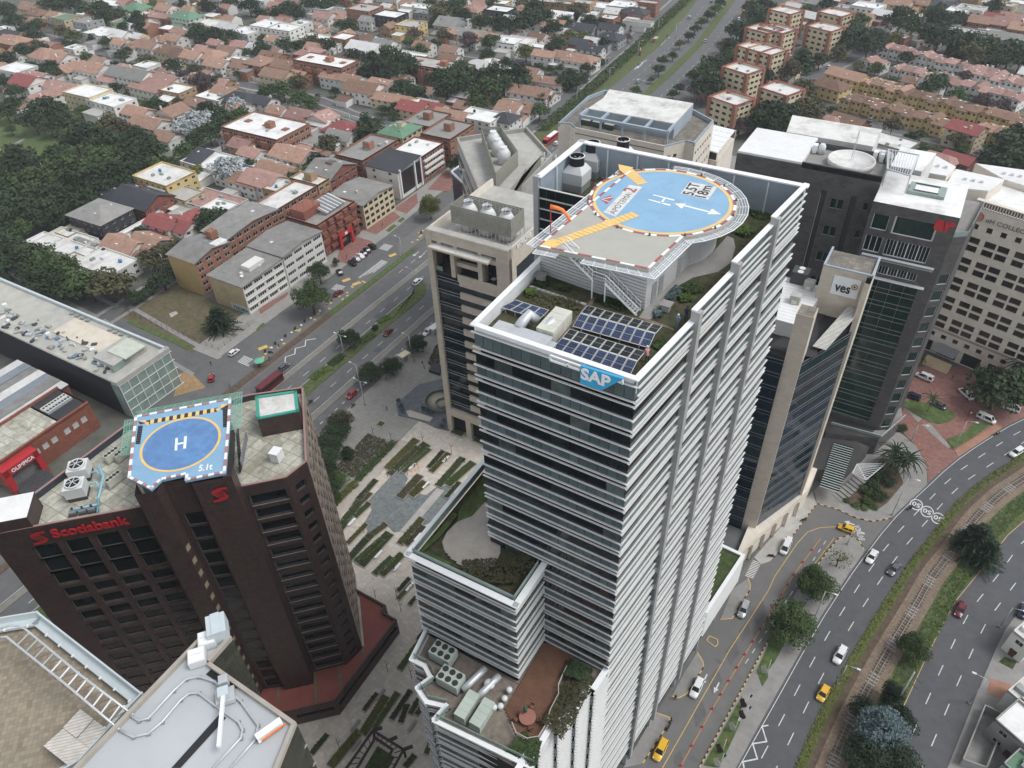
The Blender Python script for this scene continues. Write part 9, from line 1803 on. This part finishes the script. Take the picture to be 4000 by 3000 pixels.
for c,r_,x,y,a,cl,lb,rider in ((1,2,475,165,-90,'black','black motorcycle with rider on the outer avenue lane','black'),(1,2,842,195,-90,'green','motorcycle with rider in green beside the red line','green'),(3,2,1228,1080,T1+160,'black','motorcycle with rider beside the speed roundels','black'),(3,2,1975,440,T1+150,'black','motorcycle with rider in yellow beside the orange footway','white'),(3,2,305,1185,45,'black','parked black motorcycle at the yellow kerb by the glass office',None),(3,2,25,1495,20,'black','parked motorcycle at the pavement end near the crosswalk',None),(2,3,1355,1310,T2,'black','parked motorcycle with pink box at the drop-off kerb',None),(1,1,128,1395,20,'black','parked motorcycle by the service road planters',None),(1,2,490,515,-90,'red','red motorcycle with rider at the avenue edge by the trees','red'),(2,0,1090,570,90,'black','motorcycle on the far zigzag marking','black'),(2,0,1340,320,90,'black','motorcycle near the far bus shelter','navy')):
 p=moto(c,r_,x,y,a,cl,lb)
 if rider:person((p.x,p.y,p.z+.08),R(a),2,rider,'navy','rider on the '+lb.split(' with ')[0].split(' on ')[0]+' '+{0:''}.get(1,'')+lb.split(' rider ')[-1] if ' rider ' in lb else 'rider of the '+lb,'black','riders')
 # ================================================================ plaza planters, water, furniture
pz_w=M('pool_floor',(.17,.19,.19),.35,.2,.7,pat='xt',ps=.55,pc=(.12,.135,.14),stain=.5,sc=(.24,.22,.19),ss=.3)
sheet_poly('pool',[Q2(1,2,*p) for p in ((1190,770),(1270,755),(1315,820),(1290,860),(1330,880),(1480,880),(1560,890),(1650,880),(1725,855),(1735,900),(1660,1010),(1565,1170),(1450,1225),(1330,1260),(1190,1285),(1130,1220),(985,1335),(965,1285),(940,1190),(1000,1090),(970,1010),(1060,910))],.03,pz_w)
sheet_poly('plaza_island',[Q2(1,2,*p) for p in ((1420,950),(1470,960),(1560,890),(1500,880),(1400,900))],.05,plaza_m)
rim_c=M('planter_rim',(.36,.35,.31),.85,.12,.8); strips='''1130 740 1390 480 1.6;1150 790 1400 540 1.4;1200 750 1480 520 2.0;1260 765 1500 560 1.4;1490 730 1620 580 1.0;1510 765 1670 600 1.2;1570 890 1790 640 1.4;1650 880 1880 680 1.6;1640 990 1760 850 .9;1240 990 1420 790 1.6;1330 970 1470 850 1.8;700 1290 900 1010 1.6;880 1010 1040 830 1.2;760 1180 990 940 1.3;850 1155 985 1030 1.2;790 1385 960 1210 .9;790 1530 1000 1300 1.4;960 1340 1130 1210 1.2;900 1575 1160 1290 1.8;860 1545 1090 1340 1.2;1240 1390 1440 1160 1.3;1290 1395 1455 1230 1.3;1020 1650 1180 1500 1.2;1080 1659 1270 1470 1.4'''.split(';')
strips=[(1,2,*map(float,s.split())) for s in strips]+[(1,3,*map(float,s.split())) for s in '1225 140 1330 20 .8;1225 205 1350 70 .8;1325 255 1385 180 .7;1240 815 1410 580 1.0;1400 560 1460 480 .8;930 1170 1050 1015 .7;920 1375 1130 1040 1.3;1010 1330 1230 1010 1.0;1170 1245 1340 990 .8;1250 1275 1310 1110 .8;1330 1200 1410 1065 .8;640 1655 900 1340 1.3;480 1545 620 1370 .8;1385 1205 1440 1130 .7;1290 1659 1375 1550 .9;1470 1545 1510 1440 .7'.split(';')]
for i,(c,r_,x0,y0,x1,y1,wd) in enumerate(strips):
 wd*=1.45
 a,b_=Q(c,r_,x0,y0),Q(c,r_,x1,y1); d=b_-a; L_=d.length; ang=math.atan2(d.y,d.x); m_=(a+b_)/2
 t=thing('planter',(m_.x,m_.y,0),None,'planter'); PENDING.append((t,'narrow sunken plaza planter with green cover, '+('wide' if wd>1.8 else 'slim')+' kind','plaza planters'))
 n=Vector((-d.y,d.x,0)).normalized()*(wd/2)
 for s in (-1,1):piece('rim',rim_c,t,m_+n*s+Vector((0,0,.15)),(L_,.14,.3),ang)
 for p in (a,b_):piece('rim',rim_c,t,p+Vector((0,0,.15)),(.14,wd,.3),ang)
 piece('soil',soil,t,m_+Vector((0,0,.1)),(L_,wd,.16),ang)
 v=[]; f_=[]; r2=random.Random(i)
 for k in range(int(60*L_*wd/2.2)):
  p=d*(r2.uniform(-.48,.48))+n*r2.uniform(-.95,.95)+Vector((0,0,.2+.35*r2.random()*(1+.8*noise.noise(Vector((k*.01,i,0)))))); u=Vector((r2.gauss(0,1),r2.gauss(0,1),r2.gauss(0,.5))).normalized()*.16; w_=u.cross(Vector((0,0,1)))*.8; q=len(v); v+=[p-u,p-w_,p+u,p+w_]; f_.append((q,q+1,q+2,q+3))
 me=bpy.data.meshes.new('plants'); me.from_pydata(v,[],f_); me.materials.append(LM['doml'[i%4] if i%5 else 'y']); tag(put('plants',me,t,(m_.x,m_.y,0)),kind='stuff')
a,b_=Q(1,2,1285,1275),Q(1,2,1590,920)
for i in range(26):d=b_-a; piece('stepping_stone',concrete_l,bpy.data.objects['pool'],a+d*(i/25)+Vector((0,0,.09)),(.6,2.2,.12),math.atan2(d.y,d.x)+R(6))
for i,(c,r_,x,y) in enumerate(((1,2,830,1200),(1,2,1060,1480),(1,2,1220,1590),(1,2,1400,1330),(1,2,1350,720),(1,2,1470,880),(1,2,1640,655),(1,2,1740,930),(1,3,1330,100),(1,3,1080,1030),(1,3,860,1300),(1,3,1350,1300),(1,3,870,1470))):
 p=Q(c,r_,x,y); t=thing('stone_bench',tuple(p),None,'bench'); PENDING.append((t,'pale stone bench among the plaza planters','plaza benches')); piece('seat',white if i<9 else concrete,t,p+Vector((0,0,.42)),(.6,2.6,.12),R(-2))
 for k in (-1,1):piece('leg',concrete,t,p+Vector((0,k*.9,.18)),(.45,.3,.36),R(-2))
for i,(c,r_,x,y) in enumerate(((1,2,1170,500),(1,2,1015,450),(1,2,1690,600),(1,2,1140,815),(1,2,935,1290),(1,2,1310,790),(1,2,1445,520),(1,3,1215,170),(1,3,1255,310),(1,3,1140,825),(1,3,1345,880),(1,3,725,1495),(1,3,1035,190),(1,2,770,1250))):
 p=Q(c,r_,x,y); t=thing('plaza_light',tuple(p),None,'lamp'); PENDING.append((t,'slim dark forked light post on the plaza','plaza lights')); b=MB(); b.tube([p,p+Vector((0,0,2.4))],.06,6); b.build('post',frame_d,t)
 for k in (-1,1):b=MB(); b.tube([p+Vector((0,0,2.3)),p+Vector((.5*k,.35,3.3))],.05,6); b.build('arm',frame_d,t)
for i,(x,y) in enumerate(((1395,700),(1405,725),(1345,760),(1375,745),(1225,440))):
 c=(3,2) if i==4 else (1,2); p=Q(*c,x,y) if i<4 else Q(3,2,1305,520); t=thing('traffic_cone',tuple(p),['orange cone beside the plaza bench, rear left of four','orange cone beside the plaza bench, rear right of four','orange cone beside the plaza bench, front left of four','orange cone beside the plaza bench, front right of four','orange cone on the pavement edge by the hotel forecourt'][i],'cone'); b=MB(); b.lathe(p,[(.2,0),(.2,.04),(.15,.05),(.03,.7)],10); b.build('cone',orange,t); piece('base',orange,t,p+Vector((0,0,.02)),(.42,.42,.04))
granite=M('dark_granite',(.13,.14,.15),.6,.15,.5,pat='xt',ps=.8,pc=(.09,.1,.11),stain=.3)
sheet_poly('granite_terrace',[Q2(1,2,*p,.3) for p in ((1210,170),(1410,0),(1660,-60),(1700,380),(1660,400),(1545,370),(1460,330),(1370,300),(1230,270))],.3,granite,None,'structure',.3)
p=Q(1,2,1600,150,.3); t=thing('fountain',tuple(p),'round granite fountain basin beside the stone tower foot','fountain'); b=MB(); b.lathe(p,[(5.0,0),(5.0,.6),(4.5,.6),(4.45,.25)],36,caps=False); b.build('rim',granite,t)
b=MB(); b.lathe(p,[(4.6,.26),(.1,.27)],36); b.build('basin_floor',M('basin_floor',(.36,.33,.24),.5,.15,1),t); b=MB(); b.lathe(p+Vector((1.2,-.8,0)),[(2.2,.2),(2.2,.8),(1.8,.8),(1.75,.45)],28,caps=False); b.build('inner_ring',granite,t)
for i,(x,y) in enumerate(((1235,160),(1255,210),(1270,240),(1450,225),(1490,240),(1525,260),(1635,330),(1605,380))):
 p=Q(1,2,x,y,.3); t=tree(p,.8,1.3,'u','B',False,'in pots on the granite terrace','potted agaves',None,.3)
for i,pts in enumerate(([(1295,235),(1330,225),(1530,290),(1500,325),(1320,280)],)):sheet_poly('gravel_bed',[Q2(1,2,*p,.32) for p in pts],.33,M('white_gravel',(.5,.47,.4),.9,.2,3))
t=thing('planter_wall',tuple(Q(1,1,1550,1560)),'black angular planter wall by the pavement corner','planter'); q=[Q(1,1,*p_,0) for p_ in ((1495,1560),(1590,1590),(1610,1520),(1530,1500))]
b=MB(); b.hexa(q,[v_+Vector((0,0,1.1)) for v_ in q]); b.build('wall',black_m,t); leafy_strip('bedding_plants',[Q2(1,1,1530,1500),Q2(1,1,1600,1340)],3.5,1.3,'o','rusty bedding plants beside the black angular planter',900,.2,'plants')
for i,(x,y) in enumerate(((1750,420),(1940,490))):
 p=Q(1,2,x,y); t=thing('square_planter',tuple(p),('left','right')[i]+' square planter at the stone tower entrance','planter'); piece('rim',concrete_l,t,p+Vector((0,0,.2)),(4.2,3.2,.4)); piece('bed',planting,t,p+Vector((0,0,.3)),(3.6,2.6,.3))
p=Q(1,2,1080,352); t=thing('square_planter',tuple(p),'small square planter alone on the pale plaza paving','planter'); piece('rim',concrete_l,t,p+Vector((0,0,.2)),(2.2,2.2,.4)); piece('bed',planting,t,p+Vector((0,0,.26)),(1.8,1.8,.34))
t=thing('pergola',tuple(Q(1,3,1050,1550)),'dark steel pergola round the sunken court at the plaza bottom','pergola'); pm_=M('rust_steel',(.035,.022,.02),.7)
fr4=[Q(1,3,*p_,3.2) for p_ in ((1010,1335),(1275,1500),(1060,1900),(760,1690))]; in4=[Q(1,3,*p_,3.2) for p_ in ((1030,1400),(1180,1500),(1010,1800),(860,1680))]
for A in (fr4,in4):
 for a,b_ in zip(A,A[1:]+A[:1]):b=MB(); b.bar(a,b_,.4); b.build('beam',pm_,t)
for a,b_ in zip(fr4,fr4[1:]+fr4[:1]):
 for k in range(6):q=a.lerp(b_,k/6); cc=sum(in4,Vector())/4; b=MB(); b.bar(q,q.lerp(cc,.32),.14); b.build('rafter',pm_,t)
 piece('post',pm_,t,(a.x,a.y,1.6),(.3,.3,3.2))
for (x0,y0),(x1,y1) in (((1020,1330),(1090,1310)),((1150,1420),(1220,1390)),((1275,1500),(1355,1470))):b=MB(); b.bar(Q(1,3,x0,y0,3.2),Q(1,3,x1,y1,3.2),.5); b.build('beam_end',pm_,t)
sheet_poly('sunken_court',[v_[:2] for v_ in in4],.03,planting)
# ---- lamp posts and poles
def lamp(c,r_,x,y,h,arms,label,m=steel,dx=(1,0)):
 p=Q(c,r_,x,y,.1); t=thing('street_lamp',tuple(p),label,'street lamp','street lamps'); b=MB(); b.tube([p,p+Vector((0,0,h))],[.13,.08],8); b.build('pole',m,t); piece('base',concrete,t,p+Vector((0,0,.1)),(.5,.5,.25))
 for k in arms:a=p+Vector((0,0,h)); e=a+Vector((dx[0]*1.8*k,dx[1]*1.8*k,.35)); b=MB(); b.tube([a,e],.05,6); b.build('arm',m,t); piece('lamp_head',ac_white,t,e+Vector((dx[0]*.3*k,dx[1]*.3*k,0)),(.75,.35,.16),math.atan2(dx[1],dx[0]))
for a in ((1,1,770,1440,9,(-1,1),'double-arm street lamp on the green median by the round tree'),(1,1,1372,862,9,(-1,1),'double-arm street lamp at the tip of the green median'),(1,2,942,182,9,(-1,1),'street lamp on the pavement by the red line'),(1,1,1345,1420,8,(-1,),'street lamp beside the round pavement tree'),(1,1,905,1700,9,(-1,),'street lamp below the avenue trees near the plaza'),(1,1,1265,560,8,(-1,),'street lamp beside the painted island of the service road'),(0,1,1445,700,8,(-1,),'street lamp beside the ochre end wall'),(3,2,1605,560,10,(1,),'tall street lamp on the forecourt island'),(3,2,1240,490,6,(1,),'black lamp post at the forecourt pavement'),(3,2,1070,1132,13,(1,),'tall dark lamp post at the pavement corner by the roundels'),(3,2,685,1385,5,(1,),'short lamp on the rounded island of the drop-off lane'),(3,3,410,345,9,(1,),'street lamp under the round trees by the curving road'),(3,3,605,930,7,(1,),'slim lamp on the grass edge of the railway'),(3,3,1735,1095,9,(-1,),'lamp post on the right pavement near the walled yard'),(3,3,2000,440,7,(1,),'lamp post on the right pavement near the grass square'),(2,0,1090,490,9,(1,),'lamp post by the brick niche on the hedge verge'),(2,0,1410,330,9,(1,),'lamp post on the far median'),(2,0,1510,360,9,(1,),'second lamp post on the far median'),(2,0,840,730,9,(1,),'lamp post on the verge near the stone block'),(2,0,805,640,9,(1,),'lamp post by the reddish pavement'),(2,0,1260,300,9,(1,),'lamp post on the verge near the bus shelter'),(2,0,560,900,8,(1,),'lamp post in front of the stone block roof'),(0,0,1070,1620,8,(-1,),'lamp post at the edge of the wooded park'),(0,0,990,1640,6,(-1,),'short lamp post at the park edge')):lamp(*a)
p=Q(3,3,1090,1120,.1); t=thing('utility_pole',tuple(p),'thick concrete utility pole with cross arms by the dark tree','utility pole'); b=MB(); b.tube([p,p+Vector((0,0,12.6))],[.24,.15],8); b.build('pole',concrete_l,t)
for z in (9.5,11.6):b=MB(); b.bar(p+Vector((-1.6,1.0,z)),p+Vector((1.6,-1.0,z)),.12); b.build('cross_arm',frame_d,t)
for z0,dx,dy in ((9.5,1.5,-.9),(11.6,1.5,-.9),(11.6,-1.5,.9)):
 b=MB(); a=p+Vector((dx,dy,z0)); e=a+Vector((23,44,2));
 pts=[a.lerp(e,k/10)-Vector((0,0,1.5*math.sin(math.pi*k/10))) for k in range(11)]; b.tube(pts,.012,4); b.build('cable',frame_d,t)
pl=[Vector(v_) for v_ in rl_]; acc=0; k=0
for a,b_ in zip(pl,pl[1:]):
 n=max(1,int((b_-a).length/3.4))
 for i in range(n):
  q=a.lerp(b_,i/n); t=thing('bollard',(q.x,q.y,0),None,'bollard'); PENDING.append((t,'red bollard on the drop-off lane divider','divider bollards')); piece('foot',red_sign,t,(q.x,q.y,.06),(.5,.4,.12),R(30)); b=MB(); b.lathe((q.x,q.y,.1),[(.09,0),(.08,.6),(.05,.66)],8); b.build('post',red_sign,t)
for i,(x,y) in enumerate(((1985,1130),(1890,1330),(1780,1520),(2165,840),(1975,1230),(1760,1640))):
 p=Q(2,3,x,y,.14); t=thing('flag_panel',tuple(p),None,'sculpture'); PENDING.append((t,'tall wavy white-edged panel with flagpole on the lawn strip','flag panels')); b=MB(); n=6
 for k in range(n):
  z0,z1=3.2*k/n,3.2*(k+1)/n; w0,w1=.55*math.sin(math.pi*(k+.3)/n)+.12,.55*math.sin(math.pi*(k+1.3)/n)+.12; o0,o1=.25*math.sin(k),.25*math.sin(k+1); b.hexa([p+Vector((o0-w0,-.04,z0)),p+Vector((o0+w0,-.04,z0)),p+Vector((o0+w0,.04,z0)),p+Vector((o0-w0,.04,z0))],[p+Vector((o1-w1,-.04,z1)),p+Vector((o1+w1,-.04,z1)),p+Vector((o1+w1,.04,z1)),p+Vector((o1-w1,.04,z1))])
 b.build('panel',(M('panel_rust',(.05,.03,.025),.8),concrete_l)[i%2],t); b=MB(); b.tube([p+Vector((.7,.2,0)),p+Vector((.7,.2,5.5))],.05,6); b.build('flagpole',white,t)
 b=MB(); f0=p+Vector((.7,.2,5.4)); b.face([f0,f0+Vector((.5,.3,-.5)),f0+Vector((.35,.2,-1.6)),f0-Vector((0,0,1.2))]); b.build('flag',(CL['black'],CL['white'],CL['red'],CL['green'],CL['navy'],CL['black'])[i],t)
p=Q(1,1,40,1500,.1); t=thing('street_stall',tuple(p),'street stall under a mint green parasol','stall'); b=MB(); b.tube([p,p+Vector((0,0,2.3))],.04,6); b.build('pole',steel,t); b=MB(); b.lathe(p+Vector((0,0,2.0)),[(1.6,0),(.9,.35),(.05,.6)],10,caps=False); b.build('canopy',M('mint_canvas',(.13,.45,.3),.7),t); piece('counter',redwood,t,p+Vector((.5,-.4,.45)),(1.4,.8,.9))
for i,(c,r_,x,y) in enumerate(((1,1,1545,1215),(1,1,1285,1455))):
 p=Q(c,r_,x,y,.1); t=thing('bus_shelter',tuple(p),('white','cream')[i]+' street kiosk awning on the avenue pavement '+('beside the white sedan','between two round trees'),'kiosk') if False else thing('street_kiosk',tuple(p),('white awning kiosk beside the stone tower on the avenue pavement','cream awning kiosk between two round pavement trees')[i],'kiosk')
 piece('awning',(white,M('cream_canvas',(.6,.55,.4),.8))[i],t,p+Vector((0,0,2.5)),(2.4,3.4,.15),R(-10)); piece('cart',greywall,t,p+Vector((0,0,.6)),(1.2,2.2,1.2))
 for dx,dy in ((-1,-1.4),(1,-1.4),(1,1.4),(-1,1.4)):piece('post',steel,t,p+Vector((dx,dy,1.25)),(.06,.06,2.5))
p=Q(2,0,1240,365); t=thing('bus_shelter',tuple(p),'small red bus shelter with pale roof on the far verge','bus shelter'); piece('roof',concrete_l,t,p+Vector((0,0,2.6)),(2.2,4.6,.2)); piece('back_panel',red_sign,t,p+Vector((-.9,0,1.3)),(.1,4.2,2.4)); piece('bench',steel,t,p+Vector((-.4,0,.45)),(.5,3,.1))
p=Q(2,0,1105,480); t=thing('shrine',tuple(p),'white statue on a brick pillar beside the hedge','statue'); piece('pillar',brick_r,t,p+Vector((0,0,1.4)),(1.2,1.2,2.8)); b=MB(); b.lathe(p+Vector((0,0,2.8)),[(.35,0),(.3,.8),(.24,1.3),(.12,1.5),(.16,1.65),(.1,1.85)],10); b.build('statue',white,t)
for i in range(22):
 s=i%2; p=Vector((-166.8+(.6 if s else 0),122+2.3*i if i<12 else 176+2.6*i,.1)); t=thing('concrete_ball' if s else 'round_planter',tuple(p),None,'bollard' if s else 'planter'); PENDING.append((t,('pale concrete ball' if s else 'small dark round planter')+' along the service road edge','service road edge')); b=MB()
 if s:b.lathe(p,[(.05,0),(.3,.1),(.38,.35),(.3,.6),(.05,.7)],10); b.build('ball',white,t)
 else:b.lathe(p,[(.3,0),(.42,.6),(.36,.6),(.3,.5)],10); b.build('pot',frame_d,t); o=put('plant',SH[0],t,p+Vector((0,0,.5)),(.45,.45,.6))
fe=thing('wire_fence',tuple(Q(0,1,1500,1250)),'wire fence with posts round the vacant lot','fence'); fp=[Q(0,1,*p_) for p_ in ((1490,800),(1090,1030),(1130,1060),(1890,1370),(2200,1130))]
for a,b_ in zip(fp,fp[1:]):
 n=int((b_-a).length/2.6)
 for k in range(n):q=a.lerp(b_,k/n); piece('post',frame_d,fe,q+Vector((0,0,.9)),(.08,.08,1.8))
 b=MB()
 for z in (.5,1.1,1.7):b.bar(a+Vector((0,0,z)),b_+Vector((0,0,z)),.03)
 b.build('wire_run',frame_d,fe)
gw=random.Random(9)
for i,(x0,y0,x1,y1,wl) in enumerate(((-520,322,-330,308,'w'),(-300,294,-240,284,'w'),(-440,292,-320,294,'w'),(-480,415,-300,398,'w'),(-420,426,-260,414,'w'),(-232,300,-200,296,'w'),(-300,145,-300,240,'w'),(-318,180,-318,290,'g'),(-238,145,-238,230,'w'),(-190,320,-204,520,'g'),(-110,395,-75,380,'y'),(-84,430,-70,520,'c'))):
 A1,t1,n1,L_,g1=frame_at((x0,y0),(x1,y1)); n=max(1,int(L_/9)); t=thing('garden_wall',(x0,y0,0),None,'wall'); PENDING.append((t,f'long {WN[wl]} garden wall along the residential street','garden walls'))
 for k in range(n):piece('wall_panel',WL[wl],t,A1+t1*((k+.5)*L_/n)+Vector((0,0,1.1)),(L_/n*(.8 if gw.random()<.4 else 1),.25,2.2+gw.random()*.5),g1)
 # ================================================================ air
hz=MB(); hz.box((-500,3200,73),(9020,7620,148)); hm=bpy.data.materials.new('haze'); hm.use_nodes=True; hn=hm.node_tree; hn.nodes.remove(hn.nodes['Principled BSDF'])
pv_=hn.nodes.new('ShaderNodeVolumePrincipled'); pv_.inputs['Color'].default_value=(.86,.9,.95,1); pv_.inputs['Density'].default_value=.00014; pv_.inputs['Anisotropy'].default_value=.2
hn.links.new(pv_.outputs[0],hn.nodes['Material Output'].inputs['Volume']); tag(hz.build('haze',hm),kind='stuff')
settle()
